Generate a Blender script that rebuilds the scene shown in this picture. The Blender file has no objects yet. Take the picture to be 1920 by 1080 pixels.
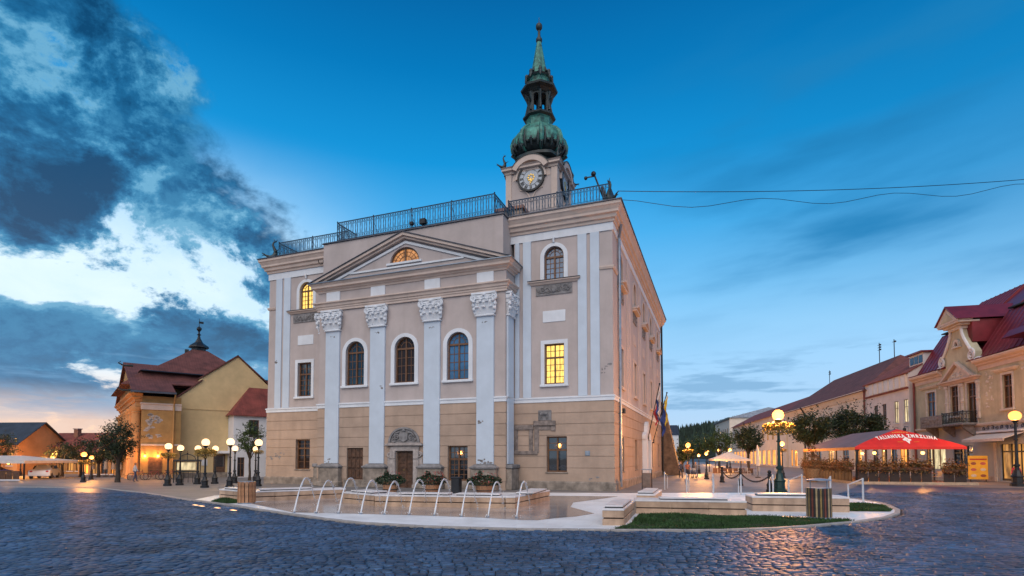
import bpy, bmesh, math, random
import numpy as np
from mathutils import Vector, Matrix
R = math.radians
PI = math.pi
random.seed(7)
rng = np.random.default_rng(7)
sc = bpy.context.scene
COL = sc.collection

# ------------------------------------------------------------------ camera
cam_d = bpy.data.cameras.new('camera')
cam = bpy.data.objects.new('camera', cam_d)
COL.objects.link(cam)
sc.camera = cam
cam.location = (0, 0, 1.75)
cam.rotation_euler = (R(90 + 2.4), 0, 0)
cam_d.sensor_width = 36.0
cam_d.lens = 1010.0 / 1920.0 * 36.0
cam_d.shift_y = (814.0 - 540.0) / 1920.0
cam_d.clip_start = 0.1
cam_d.clip_end = 6000.0

# ------------------------------------------------------------------ world: dusk sky
world = bpy.data.worlds.new('World')
sc.world = world
world.use_nodes = True
CL_SCALE, CL_OFF, CL_T0 = 2.3, (0.7, 4.2, 0.0), 0.425
SUN_AZ, SUN_EL = -42.0, 1.5          # where the sun has gone down (left of the view)
def build_world():
    nt = world.node_tree
    for n in list(nt.nodes):
        nt.nodes.remove(n)
    N = nt.nodes.new
    L = nt.links.new
    out = N('ShaderNodeOutputWorld')
    bg = N('ShaderNodeBackground')
    L(bg.outputs[0], out.inputs[0])
    tc = N('ShaderNodeTexCoord')
    sep = N('ShaderNodeSeparateXYZ')
    L(tc.outputs['Generated'], sep.inputs[0])
    X, Y, Zz = sep.outputs
    def M(op, a, b=None, c=None, clamp=False):
        n = N('ShaderNodeMath'); n.operation = op; n.use_clamp = clamp
        for i, v in enumerate((a, b, c)):
            if v is None: continue
            if isinstance(v, (int, float)): n.inputs[i].default_value = v
            else: L(v, n.inputs[i])
        return n.outputs[0]
    def SS(v, a, b):
        n = N('ShaderNodeMapRange'); n.interpolation_type = 'SMOOTHSTEP'
        L(v, n.inputs['Value'])
        n.inputs['From Min'].default_value = a; n.inputs['From Max'].default_value = b
        return n.outputs[0]
    def ramp(v, stops, interp='LINEAR'):
        n = N('ShaderNodeValToRGB'); n.color_ramp.interpolation = interp
        e = n.color_ramp.elements
        while len(e) > 1: e.remove(e[0])
        e[0].position = stops[0][0]; e[0].color = (*stops[0][1], 1)
        for p, c in stops[1:]:
            k = e.new(p); k.color = (*c, 1)
        L(v, n.inputs[0])
        return n.outputs[0]
    def mix(f, a, b):
        n = N('ShaderNodeMix'); n.data_type = 'RGBA'
        for s, v in ((n.inputs[0], f), (n.inputs[6], a), (n.inputs[7], b)):
            if isinstance(v, (int, float)): s.default_value = v
            elif isinstance(v, tuple): s.default_value = (*v, 1)
            else: L(v, s)
        return n.outputs[2]
    az = M('MULTIPLY', M('ARCTAN2', X, Y), 180 / PI)       # degrees, 0 = view, + right
    el = M('MULTIPLY', M('ARCSINE', Zz), 180 / PI)
    el01 = M('DIVIDE', el, 90.0, clamp=True)
    # clear blue-hour gradient, horizon to zenith
    grad = ramp(el01, [(0.0, (0.42, 0.54, 0.68)), (0.05, (0.35, 0.53, 0.73)), (0.10, (0.29, 0.52, 0.76)), (0.14, (0.245, 0.505, 0.76)), (0.19, (0.15, 0.44, 0.74)),
                       (0.25, (0.055, 0.345, 0.68)), (0.32, (0.006, 0.235, 0.55)), (0.40, (0.001, 0.150, 0.40)), (0.46, (0.001, 0.105, 0.305)), (0.62, (0.001, 0.06, 0.20)),
                       (1.0, (0.002, 0.05, 0.16))])
    dusk = M('MULTIPLY', M('MULTIPLY', SS(M('ABSOLUTE', M('SUBTRACT', az, SUN_AZ)), 48.0, 92.0), SS(el, 9.0, 22.0)), 0.42)
    grad = mix(dusk, grad, (0.003, 0.10, 0.27))          # the sky away from the sunset is further into night
    # physically based twilight sky adds the warm glow on the sunset side
    sky = N('ShaderNodeTexSky'); sky.sky_type = 'NISHITA'; sky.sun_disc = False
    sky.sun_elevation = R(SUN_EL); sky.sun_rotation = R(SUN_AZ)
    sky.altitude = 600; sky.dust_density = 2.0
    skyv = N('ShaderNodeVectorMath'); skyv.operation = 'SCALE'; skyv.inputs['Scale'].default_value = 0.05
    L(sky.outputs[0], skyv.inputs[0])
    # cloud noise on the dome, flattened towards the horizon
    v3 = N('ShaderNodeCombineXYZ'); L(M('MULTIPLY', az, 0.034), v3.inputs[0])
    L(M('MULTIPLY', M('POWER', M('ABSOLUTE', el), 0.72), 0.155), v3.inputs[1])
    def noise(scale, detail, rough, off, dist=0.0):
        mp = N('ShaderNodeMapping'); mp.inputs['Location'].default_value = off
        mp.inputs['Rotation'].default_value = (0, 0, R(-14))
        L(v3.outputs[0], mp.inputs['Vector'])
        n = N('ShaderNodeTexNoise'); n.inputs['Scale'].default_value = scale
        n.inputs['Detail'].default_value = detail; n.inputs['Roughness'].default_value = rough
        n.inputs['Distortion'].default_value = dist
        L(mp.outputs[0], n.inputs['Vector'])
        return n.outputs['Fac']
    n1 = noise(CL_SCALE, 10.0, 0.64, CL_OFF, 0.18)
    n2 = noise(5.2, 7.0, 0.58, (8.4, 2.2, 3.0), 0.4)
    # the cloud bank on the left: dense left of a slanting edge
    edge = M('ADD', az, M('MULTIPLY', M('SUBTRACT', el, 22.0), 1.10))
    edge = M('ADD', edge, M('MULTIPLY', M('SUBTRACT', n2, 0.5), 16.0))
    edge = M('ADD', edge, M('MULTIPLY', M('SUBTRACT', n1, 0.5), 20.0))
    bank = M('SUBTRACT', 1.0, SS(edge, -26.0, -20.5))
    dens = M('ADD', n1, M('MULTIPLY', M('SUBTRACT', n2, 0.5), 0.16))
    dens = M('ADD', dens, M('MULTIPLY', SS(el, 17.0, 27.0), 0.085))
    dens = M('ADD', dens, M('MULTIPLY', M('MULTIPLY', SS(el, 3.0, 6.0), M('SUBTRACT', 1.0, SS(el, 9.0, 13.0))), 0.09))
    dens = M('SUBTRACT', dens, M('MULTIPLY', M('MULTIPLY', SS(el, 11.0, 14.0), M('SUBTRACT', 1.0, SS(el, 17.0, 21.0))), 0.085))
    cl = M('MULTIPLY', SS(dens, CL_T0, CL_T0+0.065), bank)
    cl = M('MULTIPLY', cl, M('ADD', 0.30, M('MULTIPLY', SS(el, 3.0, 6.5), 0.70)))
    # bright torn gaps of cloud against the last light, low on the left
    low = M('MULTIPLY', SS(el, 1.0, 8.0), M('SUBTRACT', 1.0, SS(el, 15.0, 30.0)))
    glowaz = M('SUBTRACT', 1.0, SS(az, -32.0, -9.0))
    gapn = M('ADD', 0.62, M('MULTIPLY', n2, 0.6), clamp=True)
    gap = M('MULTIPLY', M('MULTIPLY', gapn, glowaz), low)
    c0 = mix(M('MULTIPLY', gap, 0.95), grad, (0.64, 0.77, 0.84))
    # warm band right above the sunset horizon
    warm = M('MULTIPLY', M('SUBTRACT', 1.0, SS(el, 2.5, 9.0)), M('SUBTRACT', 1.0, SS(M('ABSOLUTE', M('SUBTRACT', az, SUN_AZ)), 14.0, 42.0)))
    c0 = mix(M('MULTIPLY', warm, 0.9), c0, (0.95, 0.60, 0.38))
    shade = SS(dens, CL_T0+0.01, CL_T0+0.17)
    n3 = noise(3.4, 9.0, 0.66, (2.3, 5.1, 7.0), 0.25)
    body = M('ADD', M('MULTIPLY', shade, 0.78), M('MULTIPLY', M('SUBTRACT', SS(n3, 0.36, 0.66), 0.5), 0.75), clamp=True)
    ccol = ramp(body, [(0.0, (0.12, 0.33, 0.50)), (0.3, (0.038, 0.20, 0.37)), (0.6, (0.010, 0.105, 0.24)), (1.0, (0.003, 0.045, 0.12))])
    ccol = mix(M('MULTIPLY', M('SUBTRACT', 1.0, SS(el, 6.0, 16.0)), 0.45), ccol, (0.055, 0.21, 0.39))
    c1 = mix(M('MULTIPLY', cl, 0.96), c0, ccol)
    # low flat streaks along the horizon, all round
    streakv = N('ShaderNodeCombineXYZ'); L(M('MULTIPLY', az, 0.045), streakv.inputs[0]); L(M('MULTIPLY', el, 0.30), streakv.inputs[1])
    sn = N('ShaderNodeTexNoise'); sn.inputs['Scale'].default_value = 1.5; sn.inputs['Detail'].default_value = 7; sn.inputs['Roughness'].default_value = 0.58
    L(streakv.outputs[0], sn.inputs['Vector'])
    st = M('MULTIPLY', SS(sn.outputs['Fac'], 0.50, 0.60), M('MULTIPLY', SS(el, 2.0, 5.0), M('SUBTRACT', 1.0, SS(el, 8.0, 11.5))))
    c2 = mix(M('MULTIPLY', st, 0.62), c1, (0.13, 0.29, 0.48))
    # thin veil high on the right
    vn = N('ShaderNodeTexNoise'); vn.inputs['Scale'].default_value = 1.1; vn.inputs['Detail'].default_value = 6
    vv = N('ShaderNodeCombineXYZ'); L(M('MULTIPLY', M('SUBTRACT', az, M('MULTIPLY', el, 1.2)), 0.03), vv.inputs[0]); L(M('MULTIPLY', el, 0.13), vv.inputs[1])
    L(vv.outputs[0], vn.inputs['Vector'])
    ve = M('MULTIPLY', SS(vn.outputs['Fac'], 0.42, 0.66), M('MULTIPLY', SS(az, 6.0, 30.0), M('MULTIPLY', SS(el, 9.0, 18.0), M('SUBTRACT', 1.0, SS(el, 28.0, 42.0)))))
    c3 = mix(M('MULTIPLY', ve, 0.9), c2, (0.012, 0.165, 0.38))
    add = N('ShaderNodeMix'); add.data_type = 'RGBA'; add.blend_type = 'ADD'; add.inputs[0].default_value = 0.02
    L(c3, add.inputs[6]); L(skyv.outputs[0], add.inputs[7])
    L(add.outputs[2], bg.inputs['Color'])
    bg.inputs['Strength'].default_value = 1.0
build_world()

# last skylight from the open square behind the camera, very soft
sun_d = bpy.data.lights.new('sun', 'SUN')
sun_d.energy = 2.0
sun_d.angle = R(70)
sun_d.color = (1.0, 0.85, 0.73)
sun = bpy.data.objects.new('sun', sun_d)
COL.objects.link(sun)
sun.location = (-10, -20, 30)
def aim(o, d):
    o.rotation_euler = Vector(d).to_track_quat('-Z', 'Y').to_euler()
aim(sun, (0.12, 0.71, -0.70))

sc.view_settings.view_transform = 'Standard'
sc.view_settings.look = 'None'
sc.view_settings.gamma = 1.0
sc.view_settings.exposure = 0.4
sc.view_settings.use_curve_mapping = False
sc.cycles.use_denoising = True
sc.cycles.max_bounces = 6
sc.cycles.diffuse_bounces = 3
sc.cycles.glossy_bounces = 3
sc.cycles.transparent_max_bounces = 6
sc.cycles.caustics_reflective = False
sc.cycles.caustics_refractive = False
sc.cycles.sample_clamp_indirect = 4.0

# ------------------------------------------------------------------ materials
MATS = {}
def mat(name, col, rough=0.7, var=0.12, scale=3.0, bump=0.15, bscale=None, metal=0.0, emit=None, estr=0.0, col2=None,
        streak=0.0, ior=None, spec=None, stain=None, dist=0.02):
    """Principled surface with noise variation in colour and relief, in object metres."""
    if name in MATS: return MATS[name]
    m = bpy.data.materials.new(name); m.use_nodes = True
    nt = m.node_tree; N = nt.nodes.new; L = nt.links.new
    b = nt.nodes['Principled BSDF']
    b.inputs['Roughness'].default_value = rough
    b.inputs['Metallic'].default_value = metal
    if ior: b.inputs['IOR'].default_value = ior
    if spec is not None: b.inputs['Specular IOR Level'].default_value = spec
    tc = N('ShaderNodeTexCoord')
    n = N('ShaderNodeTexNoise'); n.inputs['Scale'].default_value = scale; n.inputs['Detail'].default_value = 6; n.inputs['Roughness'].default_value = 0.62
    L(tc.outputs['Object'], n.inputs['Vector'])
    rp = N('ShaderNodeValToRGB')
    c2 = col2 if col2 else tuple(c * (1 - var * 2.2) for c in col)
    rp.color_ramp.elements[0].position = 0.32; rp.color_ramp.elements[0].color = (*c2, 1)
    rp.color_ramp.elements[1].position = 0.66; rp.color_ramp.elements[1].color = (*[min(1, c * (1 + var * 0.5)) for c in col], 1)
    L(n.outputs['Fac'], rp.inputs[0])
    colo = rp.outputs[0]
    if streak > 0:                       # rain streaks: noise stretched along z
        mp = N('ShaderNodeMapping'); mp.inputs['Scale'].default_value = (2.2, 2.2, 0.16)
        L(tc.outputs['Object'], mp.inputs['Vector'])
        n2 = N('ShaderNodeTexNoise'); n2.inputs['Scale'].default_value = 1.3; n2.inputs['Detail'].default_value = 5
        L(mp.outputs[0], n2.inputs['Vector'])
        mr = N('ShaderNodeMapRange'); mr.inputs['From Min'].default_value = 0.5; mr.inputs['From Max'].default_value = 0.75
        mr.inputs['To Max'].default_value = streak
        L(n2.outputs['Fac'], mr.inputs['Value'])
        mx = N('ShaderNodeMix'); mx.data_type = 'RGBA'
        L(mr.outputs[0], mx.inputs[0]); L(colo, mx.inputs[6])
        sc_ = stain if stain else tuple(c * 0.45 for c in col)
        mx.inputs[7].default_value = (*sc_, 1)
        colo = mx.outputs[2]
    L(colo, b.inputs['Base Color'])
    if bump > 0:
        bn = N('ShaderNodeTexNoise'); bn.inputs['Scale'].default_value = bscale or scale * 8; bn.inputs['Detail'].default_value = 4
        L(tc.outputs['Object'], bn.inputs['Vector'])
        bp = N('ShaderNodeBump'); bp.inputs['Strength'].default_value = bump; bp.inputs['Distance'].default_value = dist
        L(bn.outputs['Fac'], bp.inputs['Height']); L(bp.outputs[0], b.inputs['Normal'])
    if emit:
        b.inputs['Emission Color'].default_value = (*emit, 1)
        b.inputs['Emission Strength'].default_value = estr
    MATS[name] = m
    return m
def island(m, amount=0.35):
    """let every separate stone or leaf of a joined mesh take its own shade"""
    nt = m.node_tree; N = nt.nodes.new; L = nt.links.new
    b = nt.nodes['Principled BSDF']
    src = b.inputs['Base Color'].links[0].from_socket
    g = N('ShaderNodeNewGeometry')
    oi = N('ShaderNodeObjectInfo')
    ad = N('ShaderNodeMath'); ad.operation = 'ADD'; L(g.outputs['Random Per Island'], ad.inputs[0]); L(oi.outputs['Random'], ad.inputs[1])
    fr = N('ShaderNodeMath'); fr.operation = 'FRACT'; L(ad.outputs[0], fr.inputs[0])
    mr = N('ShaderNodeMapRange'); mr.inputs['To Min'].default_value = 1 - amount; mr.inputs['To Max'].default_value = 1 + amount
    L(fr.outputs[0], mr.inputs['Value'])
    v = N('ShaderNodeVectorMath'); v.operation = 'SCALE'; L(src, v.inputs[0]); L(mr.outputs[0], v.inputs['Scale'])
    L(v.outputs[0], b.inputs['Base Color'])
    return m

# ------------------------------------------------------------------ mesh builder
class MB:
    def __init__(s): s.v = []; s.f = []
    def add(s, vs, fs):
        o = len(s.v); s.v.extend(vs); s.f.extend([tuple(i + o for i in f) for f in fs]); return s
    def box(s, x0, x1, y0, y1, z0, z1):
        return s.add([(x0,y0,z0),(x1,y0,z0),(x1,y1,z0),(x0,y1,z0),(x0,y0,z1),(x1,y0,z1),(x1,y1,z1),(x0,y1,z1)],
              [(0,3,2,1),(4,5,6,7),(0,1,5,4),(1,2,6,5),(2,3,7,6),(3,0,4,7)])
    def bbox(s, x0, x1, y0, y1, z0, z1, b=0.01):
        """box with chamfered edges all round"""
        b = min(b, (x1-x0)*0.3, (y1-y0)*0.3, (z1-z0)*0.3)
        bm = bmesh.new()
        bmesh.ops.create_cube(bm, size=1)
        for v in bm.verts:
            v.co = Vector((x0 + (v.co.x+.5)*(x1-x0), y0 + (v.co.y+.5)*(y1-y0), z0 + (v.co.z+.5)*(z1-z0)))
        bmesh.ops.bevel(bm, geom=bm.edges[:], offset=b, segments=1, affect='EDGES')
        bm.verts.index_update()
        s.add([tuple(v.co) for v in bm.verts], [tuple(v.index for v in f.verts) for f in bm.faces]); bm.free(); return s
    def quad(s, a, b, c, d): return s.add([a, b, c, d], [(0,1,2,3)])
    def poly(s, pts): return s.add(list(pts), [tuple(range(len(pts)))])
    def prism(s, pts, y0, y1, axis='y'):
        """polygon in (x,z) [axis y], (y,z) [axis x] or (x,y) [axis z], extruded between y0 and y1"""
        n = len(pts)
        def P(a, b, t): return (a, t, b) if axis == 'y' else ((t, a, b) if axis == 'x' else (a, b, t))
        vs = [P(a, b, y0) for a, b in pts] + [P(a, b, y1) for a, b in pts]
        fs = [tuple(range(n)), tuple(range(2*n-1, n-1, -1))] + [(i, i+n, (i+1) % n + n, (i+1) % n) for i in range(n)]
        return s.add(vs, fs)
    def tube(s, path, r, n=8, cap=True):
        path = [Vector(p) for p in path]; k = len(path)
        rs = r if isinstance(r, (list, tuple)) else [r]*k
        o = len(s.v); prev = None
        for i, p in enumerate(path):
            t = (path[min(i+1, k-1)] - path[max(i-1, 0)])
            if t.length < 1e-9: t = Vector((0,0,1))
            t.normalize()
            if prev is None:
                a = Vector((0,0,1)) if abs(t.z) < 0.9 else Vector((1,0,0))
                u = t.cross(a).normalized()
            else:
                u = (prev - t * prev.dot(t))
                u = u.normalized() if u.length > 1e-6 else t.orthogonal().normalized()
            prev = u; w = t.cross(u)
            for j in range(n):
                q = 2*PI*j/n
                s.v.append(tuple(p + (u*math.cos(q) + w*math.sin(q))*rs[i]))
        for i in range(k-1):
            for j in range(n):
                s.f.append((o+i*n+j, o+i*n+(j+1) % n, o+(i+1)*n+(j+1) % n, o+(i+1)*n+j))
        if cap:
            s.f.append(tuple(o+j for j in range(n-1, -1, -1))); s.f.append(tuple(o+(k-1)*n+j for j in range(n)))
        return s
    def lathe(s, prof, n=16, c=(0,0,0), phase=0.0, sq=0.0):
        """profile [(r,z)..] turned about z; sq>0 squares the section"""
        o = len(s.v); k = len(prof)
        for r, z in prof:
            for j in range(n):
                q = 2*PI*(j)/n + phase
                rr = r
                if sq: rr = r * (1 + sq*(1/max(abs(math.cos(q)), abs(math.sin(q))) - 1))
                s.v.append((c[0]+rr*math.cos(q), c[1]+rr*math.sin(q), c[2]+z))
        for i in range(k-1):
            for j in range(n):
                s.f.append((o+i*n+j, o+i*n+(j+1) % n, o+(i+1)*n+(j+1) % n, o+(i+1)*n+j))
        s.f.append(tuple(o+j for j in range(n-1, -1, -1))); s.f.append(tuple(o+(k-1)*n+j for j in range(n)))
        return s
    def sphere(s, c, r, n=10, m=6, sx=1, sy=1, sz=1):
        prof = [(max(1e-4, r*math.sin(PI*i/m)), -r*math.cos(PI*i/m)) for i in range(m+1)]
        o = len(s.v); s.lathe(prof, n)
        for i in range(o, len(s.v)):
            x, y, z = s.v[i]; s.v[i] = (c[0]+x*sx, c[1]+y*sy, c[2]+z*sz)
        return s
    def sweep(s, plan, prof, closed=False):
        """moulding: profile [(outward, z)] carried along a plan polyline with mitred corners (outward = right of travel turned: (dy,-dx))"""
        n = len(plan); o = len(s.v); k = len(prof)
        for i, p in enumerate(plan):
            def nd(a, b):
                d = Vector((b[0]-a[0], b[1]-a[1])); d.normalize(); return Vector((d.y, -d.x))
            if closed: n1, n2 = nd(plan[i-1], p), nd(p, plan[(i+1) % n])
            else:
                n1 = nd(plan[i-1], p) if i > 0 else nd(p, plan[1])
                n2 = nd(p, plan[i+1]) if i < n-1 else n1
            m = (n1+n2) / max(0.2, 1 + n1.dot(n2))
            for out, z in prof: s.v.append((p[0]+m.x*out, p[1]+m.y*out, z))
        rg = n if closed else n-1
        for i in range(rg):
            a = o+i*k; b = o+((i+1) % n)*k
            for j in range(k-1): s.f.append((a+j, b+j, b+j+1, a+j+1))
        if not closed:
            s.f.append(tuple(o+j for j in range(k-1, -1, -1))); s.f.append(tuple(o+(n-1)*k+j for j in range(k)))
        return s
    def xf(s, mtx, start=0):
        for i in range(start, len(s.v)): s.v[i] = tuple(mtx @ Vector(s.v[i]))
        return s
    def mesh(s, name='mesh'):
        me = bpy.data.meshes.new(name); me.from_pydata(s.v, [], s.f); me.validate(); return me
    def build(s, name, m, parent=None, loc=(0,0,0), rz=0.0, smooth=None, fix=True, kind=None):
        me = s.mesh(name)
        if fix:
            bm = bmesh.new(); bm.from_mesh(me); bmesh.ops.recalc_face_normals(bm, faces=bm.faces); bm.to_mesh(me); bm.free()
        return put(name, me, m, parent, loc, rz, smooth, kind)
def put(name, me, m, parent=None, loc=(0,0,0), rz=0.0, smooth=None, kind=None):
    if isinstance(m, (list, tuple)):
        for q in m: me.materials.append(q)
    elif m and not me.materials: me.materials.append(m)
    o = bpy.data.objects.new(name, me); COL.objects.link(o)
    if parent: o.parent = parent
    o.location = loc; o.rotation_euler = (0, 0, rz)
    if smooth:
        me.polygons.foreach_set('use_smooth', [True]*len(me.polygons))
        if smooth is not True:
            try: me.set_sharp_from_angle(angle=R(smooth))
            except Exception: pass
    if kind: o['kind'] = kind
    return o
def tag(o, label, cat, group=None):
    o['label'] = label; o['category'] = cat
    if group: o['group'] = group
    return o
def thing(name, label, cat, loc=(0,0,0), rz=0.0, group=None):
    o = bpy.data.objects.new(name, None); COL.objects.link(o)
    o.empty_display_size = 0.3
    o.location = loc; o.rotation_euler = (0, 0, rz)
    return tag(o, label, cat, group)
def copy_tree(o, parent=None):
    c = o.copy(); COL.objects.link(c)
    if parent:
        c.parent = parent
    for ch in o.children: copy_tree(ch, c)
    return c
def quads_np(name, V, F, m, parent=None, loc=(0,0,0), smooth=False, kind=None):
    """fast mesh of many quads from numpy arrays"""
    me = bpy.data.meshes.new(name)
    nv, nf, k = len(V), len(F), F.shape[1]
    me.vertices.add(nv); me.vertices.foreach_set('co', np.ascontiguousarray(V, dtype=np.float32).ravel())
    me.loops.add(nf*k); me.loops.foreach_set('vertex_index', np.ascontiguousarray(F, dtype=np.int32).ravel())
    me.polygons.add(nf); me.polygons.foreach_set('loop_start', np.arange(0, nf*k, k, dtype=np.int32))
    me.polygons.foreach_set('loop_total', np.full(nf, k, dtype=np.int32))
    me.update(calc_edges=True); me.validate()
    return put(name, me, m, parent, loc, 0, True if smooth else None, kind)
# ------------------------------------------------------------------ palette
mat('stucco_pink', (0.475, 0.41, 0.395), 0.85, 0.07, 0.7, 0.22, 38, streak=0.42, stain=(0.37, 0.31, 0.285))
mat('stucco_tan', (0.435, 0.318, 0.245), 0.85, 0.10, 0.8, 0.25, 34, streak=0.42, stain=(0.29, 0.22, 0.175))
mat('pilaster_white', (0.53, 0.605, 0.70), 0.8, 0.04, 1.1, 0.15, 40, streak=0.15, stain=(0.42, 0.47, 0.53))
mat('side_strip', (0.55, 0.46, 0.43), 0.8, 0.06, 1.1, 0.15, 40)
mat('fragment_stone', (0.25, 0.205, 0.185), 0.9, 0.25, 5.0, 0.6, 22)
mat('white_plaster', (0.68, 0.71, 0.76), 0.8, 0.05, 1.1, 0.18, 40, streak=0.22, stain=(0.50, 0.50, 0.50))
mat('cream_cornice', (0.59, 0.475, 0.415), 0.8, 0.07, 1.2, 0.18, 36, streak=0.2, stain=(0.34, 0.28, 0.25))
mat('plinth_stone', (0.30, 0.25, 0.21), 0.85, 0.25, 2.5, 0.5, 18)
mat('grey_stone', (0.24, 0.23, 0.235), 0.85, 0.22, 4.0, 0.5, 22)
mat('pale_stone', (0.42, 0.37, 0.35), 0.85, 0.18, 4.0, 0.5, 22)
mat('bare_mortar', (0.30, 0.28, 0.28), 0.95, 0.3, 9.0, 0.9, 40)
mat('wood_frame', (0.17, 0.078, 0.035), 0.5, 0.2, 6.0, 0.2, 60)
mat('wood_door', (0.115, 0.055, 0.03), 0.55, 0.3, 5.0, 0.3, 40)
mat('metal_flashing', (0.10, 0.105, 0.13), 0.45, 0.15, 2.0, 0.1, 10, metal=0.6)
mat('zinc', (0.30, 0.35, 0.42), 0.4, 0.12, 3.0, 0.08, 9, metal=0.7)
mat('black_iron', (0.022, 0.024, 0.028), 0.45, 0.2, 8.0, 0.15, 60, metal=0.3)
mat('rail_iron', (0.05, 0.095, 0.15), 0.5, 0.2, 8.0, 0.1, 60, metal=0.2)
mat('green_iron', (0.012, 0.045, 0.038), 0.4, 0.2, 8.0, 0.15, 60, metal=0.2)
mat('verdigris', (0.085, 0.33, 0.265), 0.6, 0.2, 2.6, 0.35, 14, col2=(0.012, 0.055, 0.050), streak=0.85, stain=(0.016, 0.030, 0.030))
mat('dark_copper', (0.030, 0.050, 0.052), 0.55, 0.3, 3.0, 0.3, 14, col2=(0.012, 0.016, 0.018))
mat('gold', (0.75, 0.48, 0.12), 0.3, 0.1, 8, 0.05, metal=0.9)
mat('dial_white', (0.46, 0.50, 0.55), 0.6, 0.05, 3.0, 0.05)
mat('asphalt', (0.06, 0.06, 0.065), 0.6, 0.2, 0.8, 0.4, 60)

def glass_mat(name, base=(0.018, 0.022, 0.028), ior=1.75, rough=0.03):
    m = mat(name, base, rough, 0.2, 0.6, 0.05, 0.9, ior=ior, dist=0.05)
    return m
glass_mat('window_glass', ior=2.0)
glass_mat('window_glass_sky_tint', (0.07, 0.17, 0.32), 1.6)  # blue sky reflection painted into the pane's base colour
glass_mat('window_glass_brown', (0.035, 0.02, 0.014), 1.5)
def lit_mat(name, col, s, scale=2.0, lo=0.35):
    if name in MATS: return MATS[name]
    m = bpy.data.materials.new(name); m.use_nodes = True
    nt = m.node_tree; N = nt.nodes.new; L = nt.links.new
    b = nt.nodes['Principled BSDF']; b.inputs['Base Color'].default_value = (0.05, 0.04, 0.03, 1); b.inputs['Roughness'].default_value = 0.1
    tc = N('ShaderNodeTexCoord'); n = N('ShaderNodeTexNoise'); n.inputs['Scale'].default_value = scale; n.inputs['Detail'].default_value = 3
    mp = N('ShaderNodeMapping'); mp.inputs['Scale'].default_value = (2.6, 2.6, 0.7); L(tc.outputs['Object'], mp.inputs[0]); L(mp.outputs[0], n.inputs['Vector'])
    mr = N('ShaderNodeMapRange'); mr.inputs['From Min'].default_value = 0.3; mr.inputs['From Max'].default_value = 0.7
    mr.inputs['To Min'].default_value = lo*s; mr.inputs['To Max'].default_value = s*1.25
    L(n.outputs['Fac'], mr.inputs['Value'])
    b.inputs['Emission Color'].default_value = (*col, 1)
    L(mr.outputs[0], b.inputs['Emission Strength'])
    MATS[name] = m; return m
lit_mat('lit_yellow', (1.0, 0.64, 0.14), 1.25, 5.0, 0.6)
lit_mat('lit_amber', (1.0, 0.42, 0.13), 0.48)
lit_mat('lit_shop', (1.0, 0.45, 0.11), 0.62, 0.9, 0.08)
lit_mat('lit_shop_hot', (1.0, 0.34, 0.045), 1.9, 0.7, 0.12)
lit_mat('lit_pale', (1.0, 0.80, 0.45), 0.75, 1.5, 0.25)
MM = MATS
# ------------------------------------------------------------------ facade helpers (x along wall, -y outward, z up)
def arc_pts(xc, zs, rx, rz, n=12, a0=PI, a1=0.0):
    return [(xc + rx*math.cos(a0+(a1-a0)*i/n), zs + rz*math.sin(a0+(a1-a0)*i/n)) for i in range(n+1)]
def op(x0, x1, z0, z1, rise=0.0): return dict(x0=x0, x1=x1, z0=z0, z1=z1, rise=rise)
def wall_panel(mb, x0, x1, z0, z1, ops, y=0.0, rev=0.25, edge=0.0):
    """wall face with real openings and their reveals; edge>0 also closes top and bottom (a proud course)"""
    ops = [o for o in ops if o['x1'] > x0 and o['x0'] < x1 and o['z1'] > z0 and o['z0'] < z1]
    xs = sorted({x0, x1, *[min(max(o[k], x0), x1) for o in ops for k in ('x0', 'x1')]})
    zs = sorted({z0, z1, *[min(max(o[k], z0), z1) for o in ops for k in ('z0', 'z1')]})
    for i in range(len(xs)-1):
        for j in range(len(zs)-1):
            cx, cz = (xs[i]+xs[i+1])/2, (zs[j]+zs[j+1])/2
            if any(o['x0'] < cx < o['x1'] and o['z0'] < cz < o['z1'] for o in ops): continue
            mb.quad((xs[i],y,zs[j]), (xs[i+1],y,zs[j]), (xs[i+1],y,zs[j+1]), (xs[i],y,zs[j+1]))
    for o in ops:
        a, b, c, d, rs = o['x0'], o['x1'], max(o['z0'], z0), min(o['z1'], z1), o['rise']
        sp = d - rs
        mb.quad((a,y,c), (a,y,sp), (a,y+rev,sp), (a,y+rev,c)); mb.quad((b,y,c), (b,y+rev,c), (b,y+rev,sp), (b,y,sp))
        if o['z0'] > z0: mb.quad((a,y,c), (a,y+rev,c), (b,y+rev,c), (b,y,c))
        if rs > 0:
            P = arc_pts((a+b)/2, sp, (b-a)/2, rs, 14)
            for i in range(14):
                p, q = P[i], P[i+1]
                cor = (a, y, d) if i < 7 else (b, y, d)
                mb.add([cor, (p[0],y,p[1]), (q[0],y,q[1])], [(0,1,2)])
                mb.quad((p[0],y,p[1]), (q[0],y,q[1]), (q[0],y+rev,q[1]), (p[0],y+rev,p[1]))
        elif o['z1'] < z1: mb.quad((a,y,d), (b,y,d), (b,y+rev,d), (a,y+rev,d))
    if edge > 0:
        mb.quad((x0,y,z1), (x1,y,z1), (x1,y+edge,z1), (x0,y+edge,z1)); mb.quad((x0,y,z0), (x0,y+edge,z0), (x1,y+edge,z0), (x1,y,z0))
        mb.quad((x0,y,z0), (x0,y,z1), (x0,y+edge,z1), (x0,y+edge,z0)); mb.quad((x1,y,z0), (x1,y+edge,z0), (x1,y+edge,z1), (x1,y,z1))
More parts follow.
